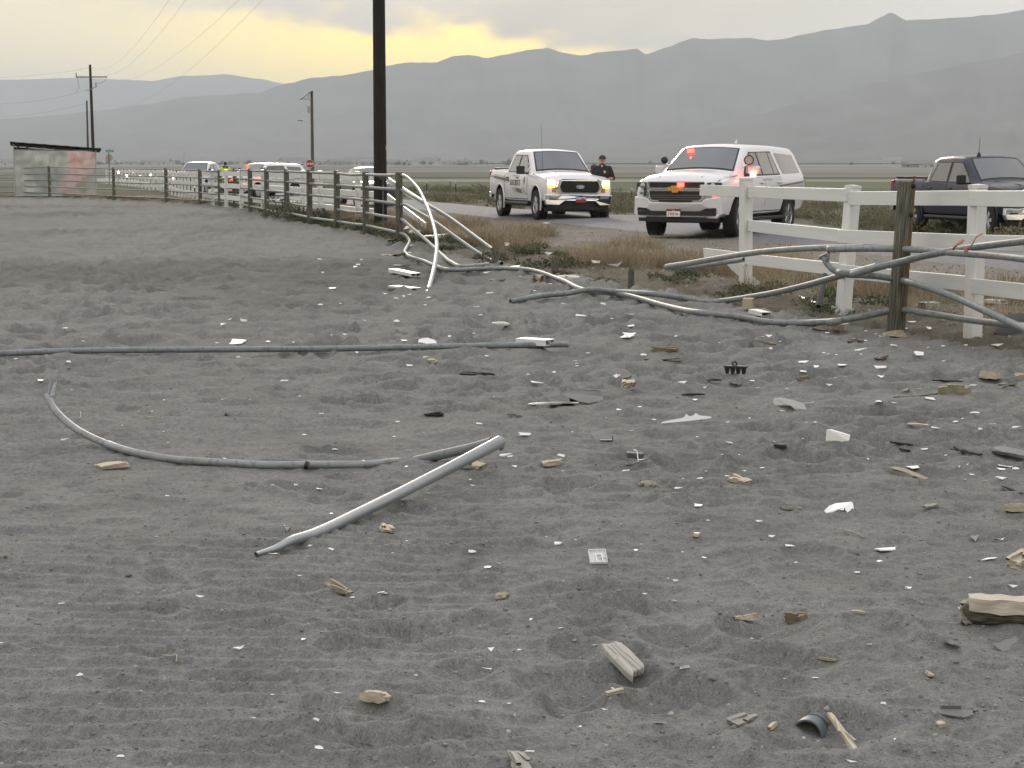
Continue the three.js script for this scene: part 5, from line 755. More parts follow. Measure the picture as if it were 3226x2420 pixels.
function handBones(w, d, up, s) {                                   // wrist point, direction of the fingers, back-of-hand normal, which side the thumb is on; curled fingers
  const D = new THREE.Vector3(...d).normalize(), U = new THREE.Vector3(...up).normalize(), X = new THREE.Vector3().crossVectors(D, U).multiplyScalar(s), W = new THREE.Vector3(...w), A = (v) => [v.x, v.y, v.z], at2 = (a, b, c) => W.clone().addScaledVector(D, a).addScaledVector(X, b).addScaledVector(U, c), out = [];
  out.push([A(at2(0, 0, 0)), A(at2(0.06, 0, 0)), 0.026, 0.022], [A(at2(0.03, -0.022, 0)), A(at2(0.085, -0.028, 0)), 0.016, 0.014], [A(at2(0.03, 0.022, 0)), A(at2(0.09, 0.028, 0)), 0.016, 0.014]);
  [[-0.030, 0.058], [-0.010, 0.072], [0.010, 0.076], [0.030, 0.068]].forEach(([x, L]) => { const a = at2(0.085, x, 0), b = at2(0.085 + L * 0.5, x * 1.05, -0.012), c = at2(0.085 + L * 0.75, x, -0.034), e = at2(0.085 + L * 0.72, x, -0.055); out.push([A(a), A(b), 0.0095, 0.009], [A(b), A(c), 0.009, 0.0085], [A(c), A(e), 0.0085, 0.008]); });
  out.push([A(at2(0.02, 0.03, 0)), A(at2(0.055, 0.055, -0.012)), 0.014, 0.011], [A(at2(0.055, 0.055, -0.012)), A(at2(0.085, 0.052, -0.028)), 0.011, 0.009]);
  return out;
}
const mSkin = std(0.42, 0.25, 0.17, 0.6), mHair = std(0.02, 0.015, 0.012, 0.8), mShirt = std(0.022, 0.017, 0.018, 0.85), mTrouser = std(0.03, 0.032, 0.036, 0.9), mBoot = std(0.012, 0.011, 0.01, 0.5), mBelt = std(0.01, 0.01, 0.01, 0.4), mVest = std(0.52, 0.78, 0.03, 0.75), mVestDark = std(0.03, 0.03, 0.035, 0.8), mTape = std(0.75, 0.76, 0.78, 0.4);
function person(label, pose, look) {
  const t = thing('person', label, 'person');
  const torso = [[[-0.09, 0.98, 0], [0.09, 0.98, 0], 0.12, 0.12, 0.85], [[-0.07, 1.12, 0], [0.07, 1.12, 0], 0.115, 0.115, 0.85], [[-0.10, 1.3, 0], [0.10, 1.3, 0], 0.125, 0.125, 0.85], [[-0.155, 1.43, -0.01], [0.155, 1.43, -0.01], 0.07, 0.07], [[0, 1.0, 0], [0, 1.45, -0.01], 0.12, 0.09, 0.85]];
  const arms = [], fore = [], hands = [];
  for (const s of [1, -1]) { const [e, w] = s > 0 ? pose.left : pose.right; arms.push([[s * 0.205, 1.42, -0.01], e, 0.062, 0.048]); fore.push([e, w, 0.046, 0.030]); const d = [w[0] - e[0], w[1] - e[1], w[2] - e[2]]; hands.push(...handBones(w, d, [s * 0.3, 0.4, 1], s)); }
  const legs = [1, -1].flatMap((s) => [[[s * 0.10, 0.93, 0], [s * 0.12, 0.50, 0.02], 0.095, 0.062], [[s * 0.12, 0.50, 0.02], [s * 0.13, 0.09, -0.02], 0.060, 0.040]]);
  const feet = [1, -1].flatMap((s) => [[[s * 0.13, 0.055, -0.06], [s * 0.15, 0.04, 0.13], 0.048, 0.036]]);
  const bodyGeo = merge([field([...torso, ...arms, ...fore, ...legs, ...feet, [[0, 1.44, -0.01], [0, 1.58, 0.0], 0.07, 0.056]], 0.016), field(headBones(1.68, 0.0), 0.006, 0.016), field(hands.slice(0, hands.length / 2), 0.005, 0.006), field(hands.slice(hands.length / 2), 0.005, 0.006)]);
  mesh('body', bodyGeo, mSkin, t);
  mesh('eye', [1, -1].map((s) => new THREE.SphereGeometry(0.010, 8, 6).translate(s * 0.032, 1.687, 0.084)), mHair, t).userData.kind = 'stuff';
  mesh('shirt', field([...torso, ...(look.sleeves ? [...arms, ...fore] : arms)], 0.018, 0.03, look.sleeves ? 0.028 : 0.014), look.shirt, t);
  mesh('trousers', field([...legs, [[-0.09, 0.96, 0], [0.09, 0.96, 0], 0.115, 0.115, 0.88]], 0.018, 0.03, 0.013), mTrouser, t);
  for (const f of feet) mesh('boot', field([f, [[f[0][0], 0.06, -0.05], [f[0][0], 0.2, -0.025], 0.045, 0.05]], 0.012, 0.02, 0.012), mBoot, t);
  mesh('belt', new THREE.TorusGeometry(0.19, 0.028, 8, 24).rotateX(Math.PI / 2).scale(1, 1.1, 0.68).translate(0, 1.0, 0), mBelt, t);
  return t;
}
{
  const p = person('deputy in dark polo shirt and cap standing behind the front of the white pickup', { left: [[0.30, 1.16, -0.05], [0.13, 1.10, 0.20]], right: [[-0.30, 1.16, -0.05], [-0.06, 1.14, 0.22]] }, { shirt: mShirt });
  const cap = mesh('cap', [new THREE.SphereGeometry(0.108, 20, 12, 0, Math.PI * 2, 0, Math.PI * 0.52).scale(0.96, 0.95, 1.06).translate(0, 1.705, -0.002), new THREE.CylinderGeometry(0.10, 0.10, 0.012, 20, 1, false, -1.2, 2.4).scale(0.85, 1, 1.15).rotateX(0.16).translate(0, 1.715, 0.055)], mVestDark, p);
  mesh('collar', new THREE.TorusGeometry(0.072, 0.016, 8, 18).rotateX(Math.PI / 2 - 0.35).translate(0, 1.525, 0.0), mShirt, p);
  mesh('badge', new THREE.CylinderGeometry(0.036, 0.036, 0.012, 14).rotateX(Math.PI / 2 - 0.1).translate(0.085, 1.335, 0.128), std(0.45, 0.36, 0.30, 0.4), p);
  mesh('collar_gap', new THREE.SphereGeometry(0.03, 10, 8).scale(0.9, 1.2, 0.6).translate(0, 1.50, 0.075), std(0.45, 0.43, 0.42, 0.8), p);
  const g = G(1918, 697); p.position.set(g.X - 0.17, g.Y + 0.03, -g.Z - 0.4); p.rotation.y = -0.18;
}
{
  const p = person('officer in a bright yellow high-visibility jacket seen behind the fence, left of the white sport utility car', { left: [[0.30, 1.17, 0.02], [0.24, 1.02, 0.2]], right: [[-0.30, 1.17, 0.02], [-0.24, 1.02, 0.2]] }, { shirt: mVest, sleeves: true });
  p.userData.label = 'officer in a bright yellow high-visibility jacket standing beyond the pipe fence';
  mesh('yoke', field([[[-0.12, 1.47, -0.01], [0.12, 1.47, -0.01], 0.075, 0.075]], 0.014, 0.02, 0.026), mVestDark, p);
  mesh('reflective_tape', new THREE.TorusGeometry(0.172, 0.03, 6, 24).rotateX(Math.PI / 2).scale(1.05, 0.8, 0.82).translate(0, 1.22, 0), mTape, p);
  mesh('hair', field([[[0, 1.725, -0.02], [0, 1.70, -0.03], 0.096, 0.09]], 0.010, 0.02, 0.003), mHair, p);
  const g = G(711, 606, 0.1); p.position.set(g.X, g.Y, -g.Z); p.rotation.y = Math.PI + 0.3;
}
// ------------------------------------------------------------------ the bent pipes lying on the sand
const onSand = (p, lift = 0) => new THREE.Vector3(p.X, groundAt(p.X, p.Z) + lift, -p.Z);
const gs = (px, py, lift = 0) => V(Gs(px, py, lift));
{
  const t = thing('steel_pipe', 'straight grey steel pipe lying level across the sand on the left', 'pipe');
  mesh('length', pipeGeo([[-260, 1118, 0.02], [0, 1112, 0.03], [220, 1104, 0.015], [585, 1100, 0.022], [1020, 1097, 0.025], [1310, 1092, 0.015], [1560, 1087, 0.03], [1791, 1083, 0.045]].map(([x, y, l]) => { const p = G(x, y + 2, l * 0.6 + 0.034); return V(p); }), 0.026), mPipe, t);
}
{
  const t = thing('bent_steel_pipe', 'long bent steel pipe folded sharply into a V, half buried in the sand', 'pipe');
  const A = (u, v, Z) => V(at(...qa(u, v), Z));
  const jz = Gs(...qa(810, 908), 0.03).Z, arcPts = [A(325, 545, jz + 0.6), A(345, 590, jz + 0.55), A(385, 650, jz + 0.48), A(455, 722, jz + 0.38), A(555, 795, jz + 0.26), A(660, 848, jz + 0.14), A(740, 882, jz + 0.06)];
  mesh('raised_end', pipeGeo([...arcPts, A(810, 908, jz)], 0.021), mPipeDull, t);
  mesh('length', pipeGeo([A(800, 905, jz + 0.02), ...[[950, 948], [1200, 992], [1500, 1017], [1800, 1032], [2000, 1038]].map(([u, v]) => V(Gs(...qa(u, v), 0.018))), ...[[700, 368], [900, 368]].map(([u, v]) => V(Gs(...qb(u, v), 0.014))), V(Gs(...qb(1060, 360), 0.014)), V(Gs(...qb(1150, 350), 0.006)), V(Gs(...qb(1260, 343), -0.03))], 0.021), mPipeDull, t);
  mesh('joint_sleeve', pipeGeo([A(742, 884, jz + 0.055), A(812, 909, jz)], 0.0235, 6), mPipeBright, t);
  mesh('weld_band', pipeGeo([V(Gs(...qa(2124, 1037), 0.02)), V(Gs(...qa(2150, 1037), 0.02))], 0.0222, 4), mTrim, t);
  // torn upright tip: two curling strips
  const strip = (l, w) => { const g = new THREE.PlaneGeometry(1, 1, 3, l.length - 1), P = g.attributes.position; l.forEach(([u, v, z], j) => { const c = A(u, v, z - 11.55 + jz + 0.6); for (let i = 0; i < 4; i++) { const q = (i / 3 - 0.5); P.setXYZ(j * 4 + i, c.x + q * w, c.y + 0.003, c.z + 0.03 * Math.cos(q * 3)); } }); g.computeVertexNormals(); const h = g.clone().translate(0.002, 0, -0.004); return merge([g, h]); };
  mesh('torn_strip', strip([[362, 435, 11.6], [352, 490, 11.58], [342, 545, 11.55]], 0.03), mPipeDull, t); mesh('torn_strip', strip([[380, 450, 11.62], [370, 500, 11.58], [360, 548, 11.54]], 0.024), mPipeBright, t);
  const fold = V(at(...qb(1928, 205), 9.95));
  mesh('length', pipeGeo([V(Gs(...qb(1340, 340), -0.02)), V(at(...qb(1500, 300), Gs(...qb(1500, 330)).Z - 0.05)), V(at(...qb(1700, 255), 10.15)), V(at(...qb(1880, 205), 10.0))], 0.026), mPipe, t);
  mesh('folded_length', taperPipe([V(at(...qb(1935, 203), 9.92)), V(at(...qb(1880, 232), 9.85)), V(at(...qb(1500, 430), 9.3)), V(at(...qb(1000, 680), 8.6)), V(at(...qb(650, 843), Gs(...qb(650, 868)).Z)), V(Gs(...qb(470, 915), 0.03)), V(Gs(...qb(380, 945), 0.028)), V(Gs(...qb(235, 1002), 0.012))], [0.033, 0.0305, 0.029, 0.028, 0.0275, 0.027, 0.0265, 0.026, 0.025, 0.021, 0.009], 1), mPipeBright, t);
  mesh('fold', new THREE.SphereGeometry(0.033, 16, 12).scale(0.6, 1.05, 1).translate(fold.x + 0.012, fold.y - 0.012, fold.z), mPipeBright, t);
}
// ------------------------------------------------------------------ shards, chips and splinters
const mShard = std(0.76, 0.765, 0.76, 0.5, { side: THREE.DoubleSide }), mShardGrey = std(0.26, 0.265, 0.255, 0.6, { side: THREE.DoubleSide }), mShardDirty = std(0.58, 0.57, 0.53, 0.7, { map: rustMap, side: THREE.DoubleSide });
const mFresh = std(0.54, 0.485, 0.385, 0.85, { map: splitMap }), mWeathered = std(0.35, 0.34, 0.30, 0.9, { map: splitMap }), mBrown = std(0.23, 0.185, 0.135, 0.9, { map: splitMap }), mBark = std(0.055, 0.048, 0.036, 0.9, { map: woodMap }), mOlive = std(0.33, 0.305, 0.22, 0.9, { map: splitMap });
const SHARDS = (() => {                                            // sharp flat fragments: three to six corners, thin, bent or folded
  const r = rng(12), out = [];
  for (let k = 0; k < 20; k++) {
    const n = 3 + Math.floor(r() * 4), sh = new THREE.Shape(), asp = 0.28 + 0.55 * r(), pts = []; for (let i = 0; i < n; i++) { const a = (i + 0.75 * r()) / n * 6.283, q = 0.5 * (0.45 + 0.65 * r()); pts.push([q * Math.cos(a) * 1.1, q * Math.sin(a) * asp]); }
    for (let i = 0; i < n; i++) { const [x0, y0] = pts[i], [x1, y1] = pts[(i + 1) % n]; if (!i) sh.moveTo(x0, y0); if (r() > 0.55) sh.lineTo(lerp(x0, x1, 0.45) + (r() - 0.5) * 0.07, lerp(y0, y1, 0.45) + (r() - 0.5) * 0.07); if (i < n - 1) sh.lineTo(x1, y1); }
    const g0 = new THREE.ExtrudeGeometry(sh, { depth: 0.028, bevelEnabled: false, steps: 1 }).rotateX(-Math.PI / 2), P = g0.attributes.position, bend = (r() - 0.4) * 1.3, bx = (r() - 0.5) * 0.5, fold = r() > 0.6 ? 0.7 * (r() - 0.3) : 0; for (let i = 0; i < P.count; i++) { const x = P.getX(i), z = P.getZ(i); P.setY(i, P.getY(i) + bend * x * x + bx * z + fold * Math.max(0, x)); }
    const g = toCreasedNormals(g0, 0.4); g.computeBoundingBox(); const b = g.boundingBox, w = b.max.x - b.min.x; g.translate(-(b.min.x + b.max.x) / 2, -b.min.y, -(b.min.z + b.max.z) / 2); g.scale(1 / w, 1 / w, 1 / w); g.userData.depth = (b.max.z - b.min.z) / w; out.push(g);
  }
  return out;
})();
const vA = qa, vB = qb, vC = (u, v) => [1600 + u / 2.4578, 1050 + v / 2.4578], vD = (u, v) => [2400 + u / 2.6755, 1000 + v / 2.6755], vE = (u, v) => [2300 + u / 2.0227, 1600 + v / 2.0227], vF = (u, v) => [1400 + u / 2.1544, 1650 + v / 2.1544], vG = (u, v) => [u / 1.58, 1700 + v / 1.58], vH = q8;
const scaleOf = new Map([[vA, 2.212], [vB, 2.212], [vC, 2.4578], [vD, 2.6755], [vE, 2.0227], [vF, 2.1544], [vG, 1.58], [vH, 2.212]]);
const rS = rng(99); let nShard = 0; const SHARD_ALL = [];
function shard(q, [u, v, w, h, mat], label, category, group) {
  const [x, y] = q(u, v), s = scaleOf.get(q), p = Gs(x, y + h / s * 0.4), m = mpp(p.Z), W = Math.max(0.012, w / s * m), Hm = h / s * m, g = SHARDS[(nShard * 7 + 3) % 20];
  const flat = Math.min(W * g.userData.depth, W * 0.9), sd = EYE / p.Z, tilt = Math.asin(clamp((Hm * 0.85 - flat * sd) / flat, -0.1, 0.75)), zs = 1;
  const o = mesh('plastic_shard', g, mat === 'g' ? mShardGrey : mat === 'd' ? mShardDirty : mShard);
  o.scale.set(W, W, W * zs); o.rotation.order = 'YXZ'; o.rotation.set(tilt, (rS() - 0.5) * 0.9, (rS() - 0.5) * 0.16);
  o.position.copy(onSand(p, 0.001 + Math.max(0, flat * 0.45 * Math.sin(tilt)))); nShard++; if (!label) SHARD_ALL.push({ o, x, y, w: w / s, mat });
  return tag(o, label ?? (mat === 'g' ? 'small grey plastic chip lying on the sand' : 'small white plastic shard lying on the grey sand'), category ?? (mat === 'g' ? 'grey chip' : 'plastic shard'), group === null ? undefined : group ?? (mat === 'g' ? 'grey plastic chips scattered over the sand' : 'small white plastic shards scattered over the sand'));
}
const LIST = [
  [vA, [[1700, 20, 60, 45], [1595, 20, 45, 12], [1550, 55, 40, 15], [455, 100, 50, 10], [828, 138, 18, 12], [578, 172, 22, 16], [1515, 180, 40, 20], [478, 326, 38, 14], [110, 312, 28, 10], [1980, 446, 60, 28], [1143, 578, 20, 26], [2087, 552, 22, 28], [450, 856, 55, 22], [1168, 1242, 34, 26], [1140, 798, 20, 12], [1660, 282, 28, 8], [1870, 170, 30, 6], [2045, 183, 20, 10], [285, 482, 45, 12], [1565, 985, 35, 8], [500, 507, 16, 8], [965, 667, 16, 10], [1060, 680, 14, 8], [850, 762, 14, 8], [1905, 1182, 22, 8], [2065, 1178, 24, 12], [1550, 575, 20, 8], [2120, 820, 30, 10]]],
  [vB, [[785, 272, 45, 10], [690, 22, 36, 10], [1200, 170, 28, 8], [1293, 262, 58, 28, 'g'], [1980, 305, 98, 36], [1795, 78, 48, 26], [1223, 70, 40, 12], [350, 518, 20, 8], [512, 515, 22, 10], [680, 545, 50, 14], [1730, 473, 22, 10], [1745, 512, 38, 8], [1440, 570, 18, 8], [1415, 606, 16, 10], [455, 815, 45, 28, 'g'], [610, 930, 38, 18], [350, 990, 68, 18], [757, 982, 45, 14], [1188, 983, 25, 10], [1742, 978, 55, 26], [540, 1145, 28, 10], [1105, 1300, 55, 8], [1135, 1312, 48, 10], [905, 1302, 40, 18], [1850, 1088, 55, 14], [1935, 1060, 30, 26, 'g'], [112, 1645, 75, 24], [565, 1603, 34, 14], [1285, 380, 25, 14], [985, 335, 20, 8], [762, 703, 28, 8], [580, 155, 22, 8], [2110, 158, 90, 16], [1405, 138, 16, 10]]],
  [vC, [[940, 30, 110, 22], [1300, 35, 32, 26], [1965, 28, 36, 20], [2035, 144, 30, 12], [1635, 130, 22, 10], [1050, 170, 55, 12], [620, 158, 35, 8], [522, 220, 32, 10], [535, 258, 30, 14], [357, 305, 28, 12], [165, 322, 35, 16], [228, 390, 100, 24], [1350, 385, 88, 14], [1525, 430, 26, 22], [1450, 525, 36, 12], [1020, 572, 40, 14], [860, 600, 40, 10], [762, 656, 20, 12], [1132, 684, 34, 10], [1700, 692, 40, 16], [1872, 664, 18, 12], [130, 790, 95, 16], [950, 762, 34, 12], [410, 955, 62, 24], [1722, 862, 90, 14], [1792, 945, 18, 16], [1465, 812, 24, 12], [910, 1080, 65, 16], [20, 955, 50, 26], [1485, 1135, 55, 30], [1325, 1215, 72, 32], [1700, 1108, 40, 22], [1832, 1077, 36, 14], [1968, 1046, 40, 10], [1475, 1343, 70, 22], [1465, 1550, 50, 14], [390, 1632, 66, 28], [2045, 1577, 62, 22], [1945, 1465, 55, 18], [423, 1082, 26, 12], [55, 1040, 45, 8], [1535, 1085, 24, 10], [1930, 437, 34, 10], [1890, 382, 40, 10], [2125, 608, 60, 12], [983, 917, 26, 12], [1550, 1460, 30, 12], [840, 335, 60, 24], [500, 770, 22, 10], [1355, 1128, 26, 8]]],
  [vD, [[835, 282, 110, 16], [1115, 262, 60, 20], [1985, 248, 105, 18], [340, 382, 110, 28], [460, 415, 48, 20], [350, 457, 60, 22], [680, 420, 80, 10], [570, 598, 65, 22], [1000, 430, 110, 16], [1530, 372, 38, 14], [1005, 508, 65, 8], [1780, 577, 70, 12], [1300, 622, 90, 20, 'd'], [1415, 690, 95, 20], [1115, 725, 60, 20], [985, 742, 58, 10], [1795, 820, 85, 22], [1510, 855, 55, 22, 'g'], [1635, 890, 60, 22], [1940, 905, 105, 24, 'g'], [2150, 948, 80, 36], [1465, 963, 72, 20], [450, 916, 38, 18], [1370, 1118, 62, 18], [1280, 1265, 100, 22], [2055, 1260, 130, 16], [2030, 1282, 90, 16], [2020, 1378, 120, 22], [1770, 1335, 46, 16], [1730, 1240, 36, 20], [1665, 1265, 20, 16], [1550, 1195, 32, 10], [1985, 1115, 60, 12], [345, 1040, 18, 18], [380, 900, 40, 10], [2140, 1280, 60, 20], [520, 300, 34, 18], [556, 318, 30, 16], [630, 320, 26, 14], [868, 203, 45, 14], [962, 135, 30, 26], [555, 138, 40, 20], [877, 128, 32, 16], [1265, 40, 70, 14], [1410, 90, 44, 24], [1215, 92, 36, 16], [1530, 262, 36, 12], [1780, 283, 26, 10], [1720, 248, 34, 10], [150, 210, 36, 10], [60, 195, 60, 14], [75, 290, 32, 12], [400, 740, 80, 10], [1880, 1380, 50, 18, 'g'], [620, 520, 28, 14], [1840, 985, 40, 26], [1185, 1105, 36, 14], [210, 600, 30, 16], [1400, 255, 26, 10], [1690, 855, 30, 16]]],
  [vE, [[185, 92, 40, 16], [380, 255, 68, 32], [265, 186, 46, 20], [1003, 265, 180, 26], [953, 340, 40, 12], [810, 410, 40, 12], [1140, 515, 44, 18], [1805, 503, 68, 30], [1480, 648, 66, 32], [1725, 208, 52, 14], [1560, 200, 62, 34, 'g'], [1650, 328, 110, 18], [885, 879, 40, 14], [975, 1247, 42, 24], [775, 1625, 75, 30], [1530, 445, 14, 10], [418, 355, 26, 12], [1420, 748, 58, 26, 'g'], [545, 1085, 50, 14], [138, 838, 22, 18], [350, 1104, 14, 8]]],
  [vF, [[187, 198, 50, 24], [772, 138, 58, 24], [295, 308, 52, 12], [1300, 178, 30, 12], [1713, 66, 40, 10], [1763, 240, 36, 12], [1360, 492, 40, 14], [1568, 386, 42, 18], [1515, 383, 26, 14], [317, 862, 48, 26], [507, 857, 36, 14], [285, 1002, 80, 30], [1142, 1135, 24, 20], [1087, 1263, 52, 30], [255, 1212, 50, 16], [438, 1235, 28, 20], [578, 1543, 70, 26], [1465, 1378, 85, 10], [1030, 826, 70, 8], [790, 727, 40, 6], [695, 93, 22, 6], [890, 122, 24, 8], [915, 1388, 40, 10], [588, 652, 16, 18], [1565, 550, 36, 22, 'g'], [375, 278, 34, 24, 'g']]],
  [vG, [[995, 293, 48, 14], [1490, 186, 20, 8], [1190, 547, 55, 26], [1508, 514, 26, 8], [398, 678, 42, 32], [1258, 901, 38, 14], [1574, 903, 36, 32], [1680, 787, 44, 12], [1588, 1035, 46, 24], [601, 1082, 46, 30], [305, 331, 34, 8], [1357, 779, 18, 10], [2070, 677, 24, 10], [10, 520, 22, 14]]],
  [vH, [[18, 272, 34, 14], [305, 263, 26, 18], [283, 296, 36, 10], [265, 316, 30, 10], [105, 463, 52, 14], [38, 354, 20, 10], [470, 506, 40, 10], [548, 532, 34, 18], [640, 511, 34, 12], [602, 522, 22, 14], [775, 536, 36, 16], [1105, 595, 48, 14], [750, 590, 24, 14], [330, 682, 26, 18], [552, 692, 42, 20], [1138, 655, 30, 18], [1195, 510, 58, 10], [1515, 478, 22, 14], [1625, 427, 24, 18], [1180, 362, 50, 24], [1840, 655, 80, 26], [1178, 938, 36, 28], [2185, 725, 60, 22], [2165, 800, 90, 22], [605, 835, 44, 14], [922, 808, 26, 18], [190, 812, 44, 14], [640, 1002, 50, 14], [1090, 778, 30, 12], [275, 925, 28, 8], [95, 795, 20, 12], [1410, 388, 30, 12], [1990, 570, 40, 22], [1715, 570, 40, 14], [20, 577, 36, 8], [160, 578, 20, 16], [1805, 1008, 26, 12], [1650, 1050, 26, 12], [640, 210, 34, 18], [755, 945, 40, 8], [2055, 690, 26, 10], [650, 182, 40, 8], [1380, 312, 70, 16]]],
];
for (const [q, l] of LIST) for (const s of l) { const big = s[2] / scaleOf.get(q) > 36; shard(q, s); }
// the ones that stand out get their own words
const SPECIAL = [
  [vA, [1660, 172, 115, 38], 'square white plastic plate standing on edge behind the level pipe'], [vD, [1325, 310, 90, 60], 'folded white plastic sheet with a dark hollow, right of the split post foot'],
  [vH, [1322, 178, 40, 36], 'square white plastic piece standing among the green weeds by the first stump'], [vH, [1612, 235, 66, 60], 'crumpled white plastic piece standing in the green weeds between the stumps'], [vH, [1940, 292, 64, 66], 'spiky white plastic piece standing in the weeds before the third stump'], [vH, [2080, 330, 110, 40, 'g'], 'grey curled plastic sheet in the weeds beside the third stump'], [vH, [1040, 122, 22, 38], 'narrow white piece standing behind the fallen white rail'], [vH, [630, 55, 64, 40], 'broken white chunk at the foot of the drooping rails'], [vH, [2160, 660, 100, 46, 'd'], 'cream white chunk with a dark gap on the sand left of the leaning post'], [vH, [680, 97, 92, 14], 'thin white strip behind the curling pipe'],
  [vD, [1000, 160, 36, 50], 'pale grey shard standing upright left of the split post foot'], [vH, [765, 840, 130, 42], 'irregular white plastic lump behind the level pipe'], [vF, [1628, 975, 84, 36, 'd'], 'small curled white piece with a dark belly on the near sand'],
];
for (const [q, s, label] of SPECIAL) { const weeds = /weeds|rails|rail$|curling/.test(label), o = shard(q, weeds ? [s[0], s[1], s[2], s[3] * 1.25, s[4]] : s, label, 'plastic piece', null); if (weeds) { o.position.y += 0.07; o.rotation.x = 0.95; } }
// chips too small to tell apart
{
  const r = rng(3), n = 90, im = new THREE.InstancedMesh(SHARDS[4], mShard, n), M = new THREE.Matrix4(), Q = new THREE.Quaternion(), E = new THREE.Euler();
  for (let i = 0; i < n; i++) { let x, y; do { x = r() * 3226; y = 760 + Math.pow(r(), 1.5) * 1660; } while (r() > 0.05 + 0.95 * sstep(1000, 2600, x + (1400 - y) * 0.5) * sstep(2100, 1200, y) || segDist(G(x, y).X, G(x, y).Z, PIPE_LINE) * side[0] > 0.8); const p = G(x, y), s = 0.007 + 0.026 * r() ** 2 * Math.min(2, p.Z / 10) * 0.8; E.set((r() - 0.5) * 0.9, r() * 6.28, (r() - 0.5) * 0.6); M.compose(onSand(p, 0.003), Q.setFromEuler(E), new THREE.Vector3(s, s, s)); im.setMatrixAt(i, M); const w = r(); im.setColorAt(i, w > 0.85 ? new THREE.Color(0.6, 0.5, 0.33) : w > 0.7 ? new THREE.Color(0.35, 0.35, 0.34) : new THREE.Color(1, 1, 1)); }
  lit(im); im.name = 'plastic_crumbs'; scene.add(im); tag(im, 'tiny white crumbs of plastic sprinkled over the sand', 'debris', null, 'stuff');
  const clod = new THREE.IcosahedronGeometry(0.5, 1), P = clod.attributes.position; for (let i = 0; i < P.count; i++) { const k = 0.75 + 0.4 * hash2(Math.round(P.getX(i) * 900), Math.round(P.getZ(i) * 900 + P.getY(i) * 300)); P.setXYZ(i, P.getX(i) * k, P.getY(i) * k * 0.6, P.getZ(i) * k); } clod.computeVertexNormals();
  const m = 5200, ic = new THREE.InstancedMesh(clod, std(1, 1, 1, 1), m); for (let i = 0; i < m; i++) { const x = -60 + r() * 3346, y = 980 + Math.pow(r(), 0.9) * 1450, p = G(x, y), s = 0.004 + 0.014 * r() ** 5 + 0.004 * r(); E.set(r() * 3, r() * 6, 0); M.compose(onSand(p, 0.001), Q.setFromEuler(E), new THREE.Vector3(s, s, s)); ic.setMatrixAt(i, M); const w = 0.17 + 0.10 * r() + (r() > 0.97 ? 0.15 : 0); ic.setColorAt(i, new THREE.Color(w, w, w * 0.97)); }
  lit(ic); ic.name = 'grit'; scene.add(ic); tag(ic, 'small grey clods and grit on the sand', 'grit', null, 'stuff');
}
// splintered timber
function woodGeo(L, W, H, seed, rag = 0.3) {
  const g = new THREE.BoxGeometry(L, H, W, 14, 3, 4), P = g.attributes.position;
  for (let k = 0; k < P.count; k++) { const x = P.getX(k), y = P.getY(k), z = P.getZ(k), e = Math.abs(x) / (L / 2); let nx = x, ny = y, nz = z; if (e > 0.98) nx = x * (1 - rag * (0.5 + 0.5 * noise(y / H * 2.6 + seed * 3.1 + (x > 0 ? 5 : 0), z / W * 3.2 + seed))); const t = 1 - (rag > 0.3 ? 0.85 : 0.4) * sstep(0.35, 1, e) * (0.5 + 0.5 * noise(seed * 7 + (x > 0 ? 3 : 0), 1)); ny = y * t * (1 + 0.25 * noise(x / L * 5 + seed, z / W * 2)); nz = z * (0.7 + 0.3 * t) * (1 + 0.22 * noise(x / L * 4 + seed * 2, y / H)); ny += 0.08 * L * 0.3 * Math.sin(x / L * 2.5 + seed); P.setXYZ(k, nx, ny, nz); }
  const n = toCreasedNormals(g, 0.5), uv = n.attributes.uv, Q = n.attributes.position; for (let k = 0; k < uv.count; k++) uv.setXY(k, Q.getZ(k) * 5 + Q.getY(k) * 5 + seed * 0.13, Q.getX(k) * 1.2 + seed * 0.37); return n;
}
let nWood = 0;
function wood(q, u0, v0, u1, v1, W, H, mat, label, o = {}) {
  const a = gs(...q(u0, v0)), b = gs(...q(u1, v1)), d = b.clone().sub(a), L = Math.max(0.03, Math.hypot(d.x, d.z)); let len = Math.min(L, o.max ?? 1.6);
  const blk = o.name === 'wood_block', thin = blk || H < 0.014 ? 1 : 0.65, sd = ++nWood * 1.7, parts = [woodGeo(len, W, H * thin, sd, o.rag ?? (blk ? 0.2 : 0.42))];
  if (H > 0.013) for (const k of [0, 1]) parts.push(woodGeo(len * (0.55 + 0.35 * hash2(nWood, k)), W * 0.3, H * 0.4, sd + 3 + k, 0.6).rotateY((hash2(nWood, k + 5) - 0.5) * 0.35).translate(len * (hash2(nWood, k + 9) - 0.5) * 0.5, H * thin * (0.3 + 0.2 * k), W * (k - 0.5) * 0.6));
  const m = mesh(o.name ?? 'wood_splinter', parts, mat); m.rotation.order = 'YZX'; m.rotation.set((o.roll ?? 0.15) * (nWood % 2 ? 1 : -1), -Math.atan2(d.z, d.x), Math.atan2(d.y, L) * 0.5 + (o.pitch ?? 0)); m.position.copy(a).add(b).multiplyScalar(0.5); m.position.y = Math.max(groundAt(m.position.x, -m.position.z), (a.y + b.y) / 2) + H * 0.36 + (o.lift ?? 0);
  tag(m, label, o.cat ?? 'wood splinter'); return m;
}
const F = mFresh, Wt = mWeathered, Br = mBrown, Bk = mBark, Ol = mOlive;
wood(vA, 668, 1068, 903, 1044, 0.05, 0.035, F, 'pale yellow wood splinter on the sand below the curved pipe');
wood(vB, 1135, 800, 1165, 858, 0.055, 0.03, F, 'short square-ended pale wood piece right of the V-shaped pipe', { max: 0.11 });
wood(vB, 720, 1196, 905, 1285, 0.032, 0.016, Ol, 'slim olive plank lying aslant on the near sand');
